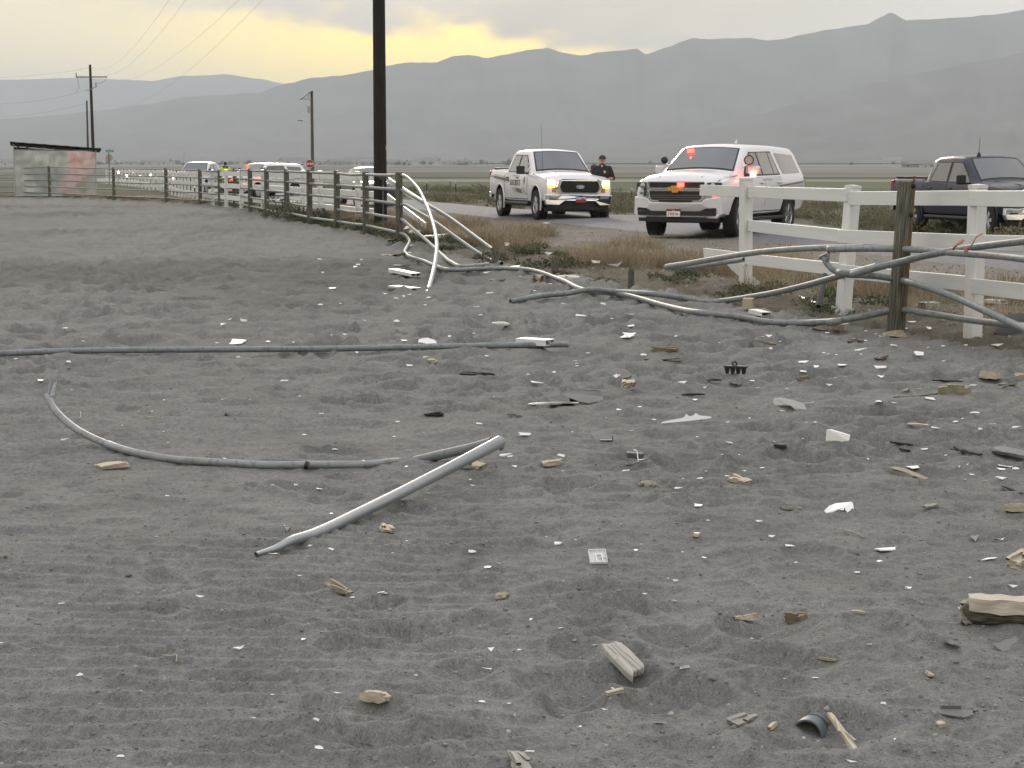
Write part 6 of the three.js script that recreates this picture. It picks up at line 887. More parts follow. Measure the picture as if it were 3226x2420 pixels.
wood(vB, 1900, 1306, 1990, 1288, 0.05, 0.02, F, 'small tan wood chip on the open near sand');
wood(vB, 1668, 396, 1830, 398, 0.07, 0.03, F, 'tan wood piece lying under the fold of the V-shaped pipe');
wood(vB, 1410, 36, 1550, 24, 0.04, 0.02, Bk, 'thin dark board above the V-shaped pipe');
wood(vC, 1105, 142, 1332, 160, 0.06, 0.035, Br, 'brown forked wood splinter right of the level pipe end');
wood(vC, 1895, 96, 2075, 120, 0.045, 0.025, Br, 'brown wood splinter below the long sagging pipe');
wood(vC, 255, 1046, 425, 1008, 0.05, 0.03, F, 'pointed tan wood splinter in the middle of the sand');
wood(vC, 1020, 1194, 1135, 1182, 0.05, 0.025, F, 'yellow wood chip below the dark clip assembly');
wood(vC, 1720, 1152, 1875, 1186, 0.05, 0.03, F, 'curved tan splinter with dark underside right of the dark clip assembly');
wood(vC, 1430, 1572, 1482, 1584, 0.025, 0.012, F, 'tiny tan wood chip above the clear plastic box');
wood(vC, 1050, 212, 1345, 240, 0.016, 0.014, Bk, 'long thin dark stick below the brown forked splinter', { rag: 0.05 });
wood(vC, 1540, 384, 1660, 392, 0.02, 0.014, Bk, 'short dark stick below the black toothed block');
wood(vC, 1720, 400, 1812, 416, 0.025, 0.016, Br, 'short brown stick below the black toothed block');
wood(vC, 1345, 491, 1525, 484, 0.015, 0.012, Bk, 'thin dark twig left of the big dirty white chunk', { rag: 0.05 });
wood(vC, 2050, 914, 2170, 932, 0.025, 0.016, Bk, 'dark stick left of the white block');
wood(vC, 2105, 1360, 2215, 1366, 0.022, 0.014, Wt, 'grey stick above the bent white channel piece');
wood(vC, 905, 420, 965, 492, 0.09, 0.07, F, 'pale lump of shattered wood right of the torn grey panel', { max: 0.2, rag: 0.4 });
wood(vC, -5, 650, 115, 650, 0.03, 0.016, Br, 'flat brown stick left of the long white strip');
wood(vD, 1495, 640, 1755, 640, 0.08, 0.062, Ol, 'thick tan wood block lying flat on the right', { name: 'wood_block', cat: 'wood block', rag: 0.1 });
wood(vD, 1825, 500, 2020, 535, 0.07, 0.045, F, 'thick splintered wood chunk near the right edge below the white fence', { name: 'wood_block', cat: 'wood block' });
wood(vD, 580, 112, 732, 112, 0.12, 0.05, F, 'broad pale wood slab left of the split post foot', { name: 'wood_block', cat: 'wood block' });
wood(vD, 1040, 175, 1192, 172, 0.09, 0.05, F, 'tan splintered slab at the foot of the split post', { name: 'wood_block', cat: 'wood block' });
wood(vD, 735, 216, 842, 208, 0.06, 0.03, Br, 'brown splinter just below the broad pale slab');
wood(vD, 960, 371, 1056, 348, 0.045, 0.025, Br, 'brown pointed splinter below the split post');
wood(vD, 1080, 1310, 1405, 1386, 0.035, 0.014, Ol, 'long flat pale lath lying aslant on the right');
wood(vD, 405, 112, 560, 122, 0.05, 0.02, Ol, 'thin pale lath left of the broad pale slab');
wood(vD, 290, 546, 400, 554, 0.045, 0.025, Br, 'small dark-edged brown splinter right of the black toothed block');
wood(vD, 155, 1616, 350, 1628, 0.016, 0.012, Wt, 'thin grey lath left of the bent white channel piece');
wood(vD, 1360, 1640, 1492, 1614, 0.03, 0.015, Wt, 'grey flat splinter right of the bent white channel piece');
wood(vD, 2035, 1655, 2260, 1622, 0.05, 0.04, F, 'pale split stake entering at the right edge');
wood(vD, 2125, 540, 2230, 516, 0.05, 0.03, F, 'pale splinter at the right edge below the white fence');
wood(vD, 2000, 596, 2150, 584, 0.05, 0.02, Ol, 'flat olive splinter right of the thick tan block');
wood(vD, 1435, 552, 1700, 544, 0.016, 0.012, Bk, 'thin dark lath above the thick tan block', { rag: 0.05 });
wood(vD, 1110, 682, 1480, 655, 0.014, 0.012, Bk, 'long thin dark strip left of the thick tan block', { rag: 0.05 });
wood(vD, 1600, 1116, 1850, 1190, 0.022, 0.02, Bk, 'dark grey stick with a knob end on the right', { rag: 0.05 });
wood(vD, 2020, 1450, 2200, 1525, 0.02, 0.014, Bk, 'dark stick near the right edge above the pale stake');
wood(vD, 1070, 1098, 1290, 1106, 0.022, 0.012, Bk, 'dark splinter above the long pale lath');
wood(vD, 1160, 1130, 1246, 1156, 0.022, 0.012, Bk, 'short dark splinter above the long pale lath');
wood(vD, 1230, 928, 1405, 922, 0.02, 0.010, F, 'thin tan stick right of the white block', { rag: 0.05 });
wood(vD, 1195, 650, 1245, 600, 0.03, 0.02, Ol, 'olive chip standing left of the thick tan block', { max: 0.1 });
wood(vE, 0, 1402, 150, 1342, 0.05, 0.018, Wt, 'leaf-shaped grey wood chip on the near sand');
wood(vE, 245, 1446, 295, 1402, 0.012, 0.012, F, 'tiny yellow splinter left of the grey pipe coupling');
wood(vE, 1320, 1408, 1370, 1390, 0.02, 0.012, F, 'tiny tan chip below the grey broken plate');
wood(vE, 0, 767, 180, 722, 0.028, 0.02, F, 'pale lath lying on the near sand left of the small round log');
wood(vE, 365, 735, 478, 735, 0.04, 0.032, Br, 'small round tan log piece on the near sand', { name: 'wood_block', cat: 'wood block', max: 0.14 });
wood(vE, 558, 990, 676, 995, 0.012, 0.008, Ol, 'thin pale stick on the near sand above the pipe coupling', { rag: 0.05 });
wood(vE, 775, 664, 862, 684, 0.012, 0.01, F, 'thin light splinter right of the small round log', { rag: 0.05 });
wood(vE, 628, 1362, 825, 1545, 0.016, 0.016, F, 'pale bark-stripped stick beside the grey pipe coupling', { rag: 0.06 });
wood(vE, 1790, 408, 1900, 300, 0.05, 0.035, F, 'splintered pale wood chunk cut by the right edge', { name: 'wood_block', cat: 'wood block', max: 0.3 });
wood(vE, 1250, 1062, 1292, 1095, 0.016, 0.014, F, 'tiny tan splinter inside a boot hollow');
wood(vF, 340, 518, 436, 500, 0.045, 0.02, Ol, 'small tan wood flake left of the near boot prints');
wood(vF, 480, 1585, 545, 1680, 0.045, 0.02, Wt, 'rounded pale board end at the bottom edge', { rag: 0.1 });
wood(vF, 1088, 1232, 1222, 1200, 0.014, 0.012, F, 'slim tan splinter below the weathered board');
wood(vG, 1797, 795, 1945, 842, 0.05, 0.03, F, 'fresh yellow block of broken wood on the near sand', { name: 'wood_block', cat: 'wood block', rag: 0.32 });
wood(vH, 440, 243, 527, 238, 0.06, 0.03, F, 'pale splinter beside the brown board near the fence end');
wood(vH, 530, 240, 622, 236, 0.12, 0.04, Br, 'dark brown split board near the fence end');
wood(vH, 530, 308, 602, 311, 0.06, 0.025, F, 'pale flake above the hollow white rail piece');
wood(vH, 555, 326, 646, 321, 0.05, 0.02, Br, 'brown flake above the hollow white rail piece');
wood(vH, 770, 978, 836, 992, 0.05, 0.03, F, 'tan rounded splinter below the level pipe');
wood(vH, 990, 1062, 1236, 1076, 0.022, 0.018, Bk, 'dark stick with a white tip below the level pipe end', { rag: 0.04 });
wood(vH, 1522, 420, 1556, 415, 0.09, 0.08, Br, 'small dark brown block beside the pipe on the ground', { name: 'wood_block', cat: 'wood block' });
wood(vH, 500, 140, 545, 136, 0.1, 0.04, Bk, 'dark flat piece at the foot of the last fence post');
// big round log, right edge: pale split face over dark bark
{
  const a = gs(...vE(1530, 735)), b = gs(...vE(1960, 745)), L = a.distanceTo(b), r = 0.052, t = thing('log', 'thick split log with a pale top and dark bark cut by the right edge', 'log', [a.x, a.y, a.z], -Math.atan2(b.z - a.z, b.x - a.x));
  const g = new THREE.CylinderGeometry(r, r, L, 20, 8).rotateZ(-Math.PI / 2).translate(L / 2, 0, 0), P = g.attributes.position; for (let k = 0; k < P.count; k++) { const x = P.getX(k); if (x < 0.01) P.setX(k, -0.02 + 0.03 * noise(P.getY(k) * 50, P.getZ(k) * 50)); P.setY(k, Math.min(P.getY(k), 0.03 + 0.012 * noise(x * 9, P.getZ(k) * 9)) * (1 + 0.05 * noise(x * 5, P.getZ(k) * 20))); } g.translate(0, r * 0.8, 0); mesh('bark', toCreasedNormals(g, 0.5), std(0.15, 0.145, 0.11, 0.9, { map: woodMap }), t);
  const s = woodGeo(L, r * 1.85, 0.05, 4.4, 0.1); s.translate(L / 2 - 0.012, r * 0.8 + 0.034, 0.012); mesh('split_face', s, std(0.58, 0.54, 0.45, 0.85, { map: splitMap }), t); mesh('broken_end', woodGeo(0.07, r * 1.6, 0.07, 8.3, 0.5).translate(-0.005, r * 0.72, 0), mWeathered, t);
}
// weathered board in the near centre
{
  const a = gs(...vF(1130, 915)), b = gs(...vF(1310, 1120)), d = b.clone().sub(a), L = Math.hypot(d.x, d.z) + 0.01, t = thing('board', 'weathered grey board with cracked grain and a jagged end on the near sand', 'board', [(a.x + b.x) / 2, Math.max(groundAt((a.x + b.x) / 2, -(a.z + b.z) / 2), (a.y + b.y) / 2 + 0.004) + 0.016, (a.z + b.z) / 2], 0);
  const W = 0.072, sh = new THREE.Shape(); [[-0.5, -0.40], [-0.46, -0.1], [-0.5, 0.25], [-0.43, 0.42], [-0.2, 0.5], [0.3, 0.5], [0.40, 0.38], [0.43, 0.30], [0.40, 0.2], [0.46, 0.12], [0.42, 0.0], [0.47, -0.06], [0.44, -0.2], [0.52, -0.32], [0.62, -0.46], [0.4, -0.5], [-0.3, -0.5]].forEach(([x, y], i) => (i ? sh.lineTo(x * L, y * W) : sh.moveTo(x * L, y * W)));
  const g = new THREE.ExtrudeGeometry(sh, { depth: 0.017, bevelEnabled: true, bevelSize: 0.003, bevelThickness: 0.003, bevelSegments: 1 }).rotateX(-Math.PI / 2); const uv = g.attributes.uv, P = g.attributes.position; for (let k = 0; k < uv.count; k++) uv.setXY(k, P.getZ(k) * 1.6 + 0.2, P.getX(k) * 0.4);
  const m = mesh('plank', g, std(0.50, 0.485, 0.44, 0.9, { map: splitMap, bumpMap: woodMap, bumpScale: 0.003 }), t); t.rotation.order = 'YXZ'; t.rotation.set(0.06, -Math.atan2(d.z, d.x), Math.atan2(d.y, L)); t.position.y -= 0.008;
  mesh('crack', [[[-0.42, 0.1], [0, 0.06], [0.38, 0.02]], [[-0.1, -0.2], [0.2, -0.24], [0.45, -0.3]], [[-0.4, 0.3], [-0.1, 0.27]]].map((l) => new THREE.TubeGeometry(new THREE.CatmullRomCurve3(l.map(([x, z]) => new THREE.Vector3(x * L, 0.0195, z * W))), 12, 0.0014, 4)), mBark, t);
}
// grey pipe coupling half sunk in the sand
{
  const p = G(...vE(492, 1372)), m = mpp(p.Z), R = 104 / 2.0227 * m, t = thing('pipe_coupling', 'grey plastic half-ring coupling half sunk in the near sand', 'coupling', [p.X, groundAt(p.X, p.Z) - R * 0.12, -p.Z], -0.45);
  const ring = (r0, r1, w, z) => { const s = new THREE.Shape(); s.absarc(0, 0, r1, 0, Math.PI); s.absarc(0, 0, r0, Math.PI, 0, true); return new THREE.ExtrudeGeometry(s, { depth: w, bevelEnabled: true, bevelSize: 0.001, bevelThickness: 0.001, bevelSegments: 1, curveSegments: 28 }).translate(0, 0, z); };
  const mc = std(0.12, 0.145, 0.155, 0.5); mesh('ring', ring(R * 0.90, R, 0.05, -0.05), mc, t); mesh('rear_band', ring(R * 0.93, R * 0.985, 0.014, -0.064), std(0.03, 0.035, 0.04, 0.6), t); mesh('rear_ring', ring(R * 0.90, R * 1.0, 0.03, -0.094), mc, t);
  const b = thing('plastic_shard', 'flat dark grey broken plate on the near sand right of the pipe coupling', 'plastic piece', [0, 0, 0]); b.position.copy(gs(...vE(1420, 1340), 0.004));
  const sh = new THREE.Shape(); [[-0.058, 0.012], [-0.03, 0.0], [0.0, -0.012], [0.03, -0.02], [0.056, -0.004], [0.062, 0.022], [0.01, 0.03], [-0.055, 0.034]].forEach(([x, y], i) => (i ? sh.lineTo(x, y) : sh.moveTo(x, y))); const pg = new THREE.ExtrudeGeometry(sh, { depth: 0.004, bevelEnabled: false }).rotateX(-Math.PI / 2).rotateX(0.22); mesh('plate', pg, std(0.15, 0.15, 0.145, 0.7), b); mesh('flange', new RoundedBoxGeometry(0.06, 0.014, 0.006, 1, 0.001).translate(0, 0.014, -0.03), std(0.11, 0.11, 0.105, 0.7), b);
  for (const [u0, v0, u1, v1, label] of [[1700, 912, 1850, 838, 'long grey plastic shard below the split log'], [1372, 862, 1462, 902, 'short dark shard left of the long grey one, below the split log']]) wood(vE, u0, v0, u1, v1, 0.04, 0.006, std(0.17, 0.17, 0.16, 0.7), label, { name: 'plastic_shard', cat: 'plastic piece', rag: 0.08, roll: 0.5 });
  wood(vD, 1955, 1150, 2230, 1212, 0.09, 0.03, std(0.17, 0.17, 0.165, 0.7), 'half-buried grey curved sheet near the right edge', { name: 'plastic_sheet', cat: 'plastic sheet', rag: 0.06 });
}
// clear plastic box
{
  const p = gs(...vF(1040, 265)), s = 0.062, t = thing('plastic_box', 'small clear plastic case with white ribs tilted on the near sand', 'plastic box', [p.x, p.y + 0.02, p.z], 0.12);
  const mc = new THREE.MeshPhysicalMaterial({ color: new THREE.Color(0.86, 0.87, 0.88), roughness: 0.25, transmission: 0.45, thickness: 0, side: THREE.DoubleSide }); t.rotation.order = 'YXZ'; t.rotation.x = 0.62;
  mesh('tray', [new RoundedBoxGeometry(s * 1.12, 0.003, s * 1.12, 1, 0.001), new RoundedBoxGeometry(s * 1.12, 0.012, 0.003, 1, 0.001).translate(0, 0.006, s * 0.56), new RoundedBoxGeometry(s * 1.12, 0.012, 0.003, 1, 0.001).translate(0, 0.006, -s * 0.56), new RoundedBoxGeometry(0.003, 0.012, s * 1.12, 1, 0.001).translate(s * 0.56, 0.006, 0), new RoundedBoxGeometry(0.003, 0.012, s * 1.12, 1, 0.001).translate(-s * 0.56, 0.006, 0)], mc, t);
  for (const [x, z, w, d] of [[-0.12, 0.1, 0.08, 0.75], [0.28, 0.1, 0.08, 0.75], [0.08, -0.16, 0.42, 0.08], [0.3, 0.1, 0.5, 0.05]]) mesh('rib', new RoundedBoxGeometry(w * s, 0.008, d * s, 1, 0.001).translate(x * s, 0.006, z * s), mShard, t);
}
// white channel pieces: lengths of hollow rail
function channel(q, u0, v0, u1, v1, W, H, label, o = {}) {
  const a = gs(...q(u0, v0)), b = gs(...q(u1, v1)), d = b.clone().sub(a), L = Math.hypot(d.x, d.z), t = thing(o.name ?? 'rail_piece', label, 'fence rail piece', [(a.x + b.x) / 2, (a.y + b.y) / 2, (a.z + b.z) / 2], -Math.atan2(d.z, d.x)), th = 0.005;
  const wall = (w, h, y, z) => new THREE.BoxGeometry(L, h, w, 8, 1, 1).translate(0, y, z), rough = (g, k) => { const P = g.attributes.position; for (let i = 0; i < P.count; i++) { const x = P.getX(i); if (Math.abs(x) > L * 0.49) P.setX(i, x * (1 - (o.rag ?? 0.06) * (0.5 + 0.5 * noise(P.getY(i) * 40 + k, P.getZ(i) * 40 + k)))); } return toCreasedNormals(g, 0.4); };
  mesh('shell', [rough(wall(W, th, H, 0), 1), rough(wall(th, H, H / 2, W / 2), 2.3), rough(wall(th, H, H / 2, -W / 2), 4.1), o.open ? null : rough(wall(W, th, 0.004, 0), 5.5)], o.mat ?? mVinyl, t); if (o.web) mesh('inner_web', rough(wall(th, H * 0.95, H / 2, 0), 7), mVinyl, t); t.rotation.order = 'YXZ'; t.rotation.x = o.roll ?? 0; t.position.y = Math.max(groundAt(t.position.x, -t.position.z), (a.y + b.y) / 2) + (o.lift ?? 0.004); return t;
}
channel(vH, 525, 356, 690, 385, 0.14, 0.045, 'hollow white rail piece lying on the sand left of the arching pipe', { web: true });
channel(vH, 518, 462, 700, 474, 0.15, 0.02, 'flat torn white rail piece below the hollow one, left of the arching pipe', { open: true, rag: 0.3 });
channel(vH, 1412, 868, 1625, 912, 0.14, 0.05, 'hollow white rail piece lying against the end of the level pipe', { web: true, rag: 0.05 });
channel(vH, 745, 128, 1085, 95, 0.14, 0.05, 'long white rail fallen in the weeds behind the bent pipes', { rag: 0.02 });
channel(q7, 785, 1400, 905, 1408, 0.14, 0.09, 'cream-white rail end in the dry weeds right of the split post', { rag: 0.05, mat: mVinylOld });
channel(q7, 1300, 1345, 1470, 1345, 0.13, 0.04, 'white rail fragments beyond the near white post at the right edge', { rag: 0.25 });
channel(q6, 1030, 1268, 1150, 1268, 0.10, 0.04, 'small white rail block just above the sagging ground pipe', { rag: 0.1 });
channel(q6, 940, 1200, 1040, 1215, 0.12, 0.10, 'tan hollow lump below the kink of the crossing pipe', { rag: 0.3, mat: std(0.42, 0.39, 0.30, 0.8) });
channel(q4s, 925, 1185, 1025, 1185, 0.3, 0.03, 'white scrap on the gravel in front of the white pickup', { rag: 0.1 });
function q4s(u, v) { return [1500 + u / 4.424, 440 + v / 4.424]; }
wood(vC, 185, 558, 520, 562, 0.075, 0.012, mShard, 'long narrow white plastic strip beside the torn grey panel', { name: 'plastic_strip', cat: 'plastic strip', rag: 0.05, roll: 0.12 });
// white strip with two peaks
{
  const a = gs(...vC(1185, 712)), b = gs(...vC(1580, 690)), d = b.clone().sub(a), L = Math.hypot(d.x, d.z), sh = new THREE.Shape(); [[0, 0], [0.03, 0.02], [0.2, 0.035], [0.42, 0.05], [0.5, 0.07], [0.53, 0.105], [0.58, 0.065], [0.66, 0.075], [0.72, 0.105], [0.78, 0.065], [0.9, 0.05], [1.0, 0.03], [0.98, 0.012], [0.5, 0.0]].forEach(([x, y], i) => (i ? sh.lineTo(x * L, y * L * 1.2) : sh.moveTo(x * L, y * L * 1.2)));
  const t = tag(mesh('plastic_shard', new THREE.ExtrudeGeometry(sh, { depth: 0.005, bevelEnabled: false }).rotateX(-0.55), mVinyl), 'long white plastic strip torn into two peaks, lying on the sand', 'plastic piece'); t.position.copy(a); t.rotation.y = -Math.atan2(d.z, d.x);
}
// fragments of sheet: each polygon [u, v, metres deeper] stands at its own distance and has thickness
function fragment(q, base, polys, label, cat, name = 'plastic_piece') {
  const [bx, by] = q(...base), p0 = Gs(bx, by), t = thing(name, label, cat, [p0.X, p0.Y, -p0.Z]);
  polys.forEach(([part, mat, th, list]) => { const v2 = list.map(([u, v]) => new THREE.Vector2(u, -v)), tri = THREE.ShapeUtils.triangulateShape(v2, []), n = list.length, front = list.map(([u, v, d]) => { const a = V(at(...q(u, v), p0.Z + d)); return [a.x - p0.X, a.y - p0.Y + 0.004, a.z + p0.Z]; }), back = front.map(([x, y, z]) => [x + th * 0.15, y + th * 0.45, z - th]), pos = [];
    for (const [a, b, c] of tri) pos.push(...front[a], ...front[b], ...front[c], ...back[a], ...back[c], ...back[b]); for (let i = 0; i < n; i++) { const k = (i + 1) % n; pos.push(...front[i], ...back[i], ...front[k], ...front[k], ...back[i], ...back[k]); }
    const g = new THREE.BufferGeometry(); g.setAttribute('position', new THREE.Float32BufferAttribute(pos, 3)); g.computeVertexNormals(); mesh(part, g, mat, t); }); return t;
}
const mFragWhite = std(0.78, 0.785, 0.78, 0.5, { side: THREE.DoubleSide }), mFragDirty = std(0.62, 0.61, 0.57, 0.65, { map: rustMap, side: THREE.DoubleSide }), mFragDark = std(0.16, 0.155, 0.15, 0.7, { side: THREE.DoubleSide });
fragment(vD, [640, 1045], [['face', mFragWhite, 0.005, [[545, 958, 0], [562, 954, 0], [742, 1008, 0.01], [738, 1052, 0], [690, 1057, 0], [640, 1046, 0], [540, 1045, 0]]], ['top', mFragWhite, 0.004, [[562, 954, 0], [588, 952, 0.07], [746, 1000, 0.08], [742, 1008, 0.01]]], ['end', mFragDirty, 0.004, [[742, 1008, 0.01], [746, 1000, 0.08], [744, 1040, 0.08], [738, 1052, 0]]]], 'white plastic block with a slanting top on the right of the sand', 'fence rail piece');
fragment(vD, [650, 1640], [['sheet', mFragWhite, 0.005, [[528, 1640, 0], [570, 1600, 0.05], [620, 1580, 0.08], [755, 1567, 0.10], [700, 1608, 0.03], [690, 1634, 0.01], [650, 1630, 0.02], [600, 1648, 0], [545, 1658, -0.01]]], ['fold', mFragWhite, 0.006, [[755, 1567, 0.10], [768, 1580, 0.09], [776, 1622, 0.05], [770, 1655, 0.02], [730, 1660, 0.0], [705, 1634, 0.0], [700, 1608, 0.03]]]], 'bent white plastic channel standing open on the sand near the right', 'fence rail piece');
fragment(vD, [240, 800], [['skin', mFragDirty, 0.006, [[94, 718, 0.02], [104, 688, 0.06], [160, 684, 0.08], [260, 705, 0.08], [354, 734, 0.06], [390, 806, 0], [374, 812, 0], [326, 800, 0], [272, 776, 0.01], [240, 748, 0.02], [190, 740, 0.03], [150, 750, 0.02], [112, 746, 0.01]]], ['underside', mFragDark, 0.004, [[112, 748, 0.06], [150, 752, 0.06], [240, 750, 0.06], [272, 778, 0.05], [326, 802, 0.04], [250, 795, 0.02], [160, 768, 0.04]]]], 'big dirty white curved plastic chunk with a ragged underside on the right of the sand', 'fence rail piece');
fragment(vC, [480, 545], [['left_sheet', mFragDark, 0.004, [[248, 456, 0.14], [300, 463, 0.12], [375, 452, 0.12], [395, 440, 0.13], [408, 480, 0.06], [470, 502, 0.03], [480, 545, 0], [345, 541, 0], [302, 502, 0.06]]], ['right_sheet', std(0.19, 0.185, 0.175, 0.65, { side: THREE.DoubleSide }), 0.004, [[395, 440, 0.12], [420, 470, 0.09], [560, 480, 0.08], [735, 494, 0.06], [740, 520, 0.02], [622, 546, 0], [560, 536, 0.01], [482, 506, 0.04], [405, 490, 0.08]]], ['dark_flap', std(0.05, 0.05, 0.05, 0.6, { side: THREE.DoubleSide }), 0.004, [[430, 466, 0.12], [560, 450, 0.16], [690, 443, 0.17], [722, 456, 0.15], [726, 490, 0.08], [600, 482, 0.09], [450, 475, 0.10]]], ['hollow', mDark, 0.003, [[478, 508, 0.09], [560, 538, 0.07], [600, 546, 0.06], [480, 547, 0.06]]]], 'torn grey car bumper panel in three crumpled sheets on the sand in the middle', 'car part', 'bumper_wreck');
fragment(vC, [880, 350], [['curl', mFragDark, 0.005, [[796, 285, 0.12], [850, 275, 0.13], [910, 286, 0.12], [958, 322, 0.05], [940, 345, 0.0], [890, 352, 0], [860, 335, 0.02], [830, 312, 0.06]]], ['lip', std(0.05, 0.05, 0.05, 0.6, { side: THREE.DoubleSide }), 0.004, [[890, 330, 0.05], [955, 322, 0.06], [956, 350, 0.01], [900, 355, 0.0]]], ['scrap', mFragWhite, 0.003, [[818, 335, 0.0], [842, 320, 0.02], [862, 350, -0.01], [850, 360, -0.02], [832, 345, -0.01]]]], 'curled grey plastic trim with a white scrap, left of the black toothed block', 'car part', 'trim_wreck');
// torn car parts
function sheetThing(q, list, label, mat, o = {}) {                    // crumpled panel: a row of columns [u, top v, bottom v, lean]
  const n = list.length, p0 = Gs(...q(list[Math.floor(list.length / 2)][0], Math.max(...list.map((l) => l[2])) - 2)), Z = p0.Z, pos = [], idx = [], cx = list.map((l) => at(...q(l[0], 0), Z).X);
  const t = thing(o.name ?? 'plastic_scrap', label, o.cat ?? 'car part', [(cx[0] + cx[n - 1]) / 2, 0, -Z]);
  list.forEach(([u, v0, v1, lean], i) => { const b = at(...q(u, v1), Z), a = at(...q(u, v0), Z); const x = b.X - t.position.x; for (let k = 0; k <= 3; k++) { const s = k / 3; pos.push(x + 0.01 * noise(i * 2.1, k), lerp(b.Y, a.Y, s), -lean * s * s + 0.015 * noise(i * 1.7, k * 1.3)); } });
  for (let i = 0; i < n - 1; i++) for (let k = 0; k < 3; k++) { const a = i * 4 + k, b = a + 4; idx.push(a, b, b + 1, a, b + 1, a + 1); }
  const g = new THREE.BufferGeometry(); g.setAttribute('position', new THREE.Float32BufferAttribute(pos, 3)); g.setIndex(idx); const f = toCreasedNormals(g, 0.6); mesh('panel', [f, f.clone().translate(0.001, 0.004, -0.005)], mat, t); return t;
}
const mGreyPl = std(0.15, 0.148, 0.142, 0.65, { side: THREE.DoubleSide }), mGreyPl2 = std(0.075, 0.074, 0.072, 0.6, { side: THREE.DoubleSide }), mBlackPl = std(0.018, 0.018, 0.019, 0.6, { side: THREE.DoubleSide });
{
  const p = gs(...vC(1765, 325)), t = thing('toothed_block', 'black plastic bracket with a row of square teeth on the sand', 'car part', [p.x, p.y, p.z], -0.32), L = 0.17;
  mesh('spine', new RoundedBoxGeometry(L, 0.018, 0.06, 1, 0.004).translate(0, 0.055, 0), mBlackPl, t); for (let i = 0; i < 4; i++) mesh('tooth', new THREE.CylinderGeometry(0.026, 0.014, 0.05, 4).rotateY(Math.PI / 4).translate(-L / 2 + 0.022 + i * 0.042, 0.027, 0.012), mBlackPl, t); mesh('loop', new THREE.TorusGeometry(0.016, 0.006, 8, 16).translate(-0.01, 0.078, 0), mBlackPl, t);
}
{
  const p = gs(...vC(1010, 1045)), t = thing('clip_assembly', 'dark clip assembly with a white tie and bent rod on the sand', 'car part', [p.x, p.y, p.z], 0.1);
  mesh('housing', new RoundedBoxGeometry(0.09, 0.03, 0.05, 2, 0.008).rotateZ(-0.1).translate(-0.01, 0.045, -0.05), mGreyPl2, t); mesh('tie', [bar(new THREE.Vector3(-0.005, 0.075, -0.02), new THREE.Vector3(0.0, 0.02, 0.0), 0.0035), bar(new THREE.Vector3(0.0, 0.028, 0.0), new THREE.Vector3(0.03, 0.03, 0.0), 0.0035)], mShard, t);
  mesh('rod', pipeGeo([new THREE.Vector3(-0.05, 0.006, 0.03), new THREE.Vector3(0.0, 0.02, 0.02), new THREE.Vector3(0.05, 0.036, 0.0), new THREE.Vector3(0.058, 0.048, -0.02), new THREE.Vector3(0.04, 0.056, -0.04)], 0.004, 24), mGreyPl, t); mesh('foot', new RoundedBoxGeometry(0.04, 0.012, 0.02, 1, 0.004).translate(-0.055, 0.007, 0.03), mGreyPl2, t);
}
{ const p = gs(...vC(790, 850)), t = thing('clip_assembly', 'small dark angled bracket standing on the sand above the clip with the white tie', 'car part', [p.x, p.y, p.z]); mesh('foot', new RoundedBoxGeometry(0.075, 0.006, 0.03, 1, 0.002).translate(-0.02, 0.006, 0), mGreyPl, t); mesh('upright', new RoundedBoxGeometry(0.006, 0.03, 0.016, 1, 0.002).translate(0.015, 0.018, 0), mGreyPl2, t); }
sheetThing(vH, [[1205, 403, 408, 0.05], [1240, 402, 416, 0.06], [1290, 400, 416, 0.06], [1310, 395, 405, 0.04]], 'small black plastic scrap on the sand beside the ground pipe', mBlackPl);
sheetThing(vH, [[1215, 705, 712, 0.1], [1250, 703, 724, 0.12], [1300, 703, 724, 0.12], [1335, 712, 720, 0.06]], 'grey-green flat plastic scrap in the middle distance of the sand', std(0.17, 0.18, 0.16, 0.6, { side: THREE.DoubleSide }));
sheetThing(vH, [[1670, 380, 392, 0.15], [1720, 375, 402, 0.2], [1780, 376, 405, 0.2], [1825, 380, 392, 0.1]], 'grey plastic sheet on the sand below the middle stump', std(0.24, 0.25, 0.25, 0.6, { side: THREE.DoubleSide }));
sheetThing(q7, [[1400, 1520, 1575, 0.2], [1480, 1470, 1590, 0.3], [1560, 1450, 1595, 0.3], [1660, 1440, 1600, 0.3], [1800, 1460, 1600, 0.2]], 'crumpled black plastic panel behind the near white post at the right edge', mBlackPl);
sheetThing(vA, [[1565, 670, 684, 0.01], [1590, 685, 696, 0.01], [1640, 688, 698, 0.01], [1705, 680, 690, 0.01]], 'thin black bent strip on the sand above the curved pipe', mBlackPl, { cat: 'plastic strip', name: 'plastic_strip' });
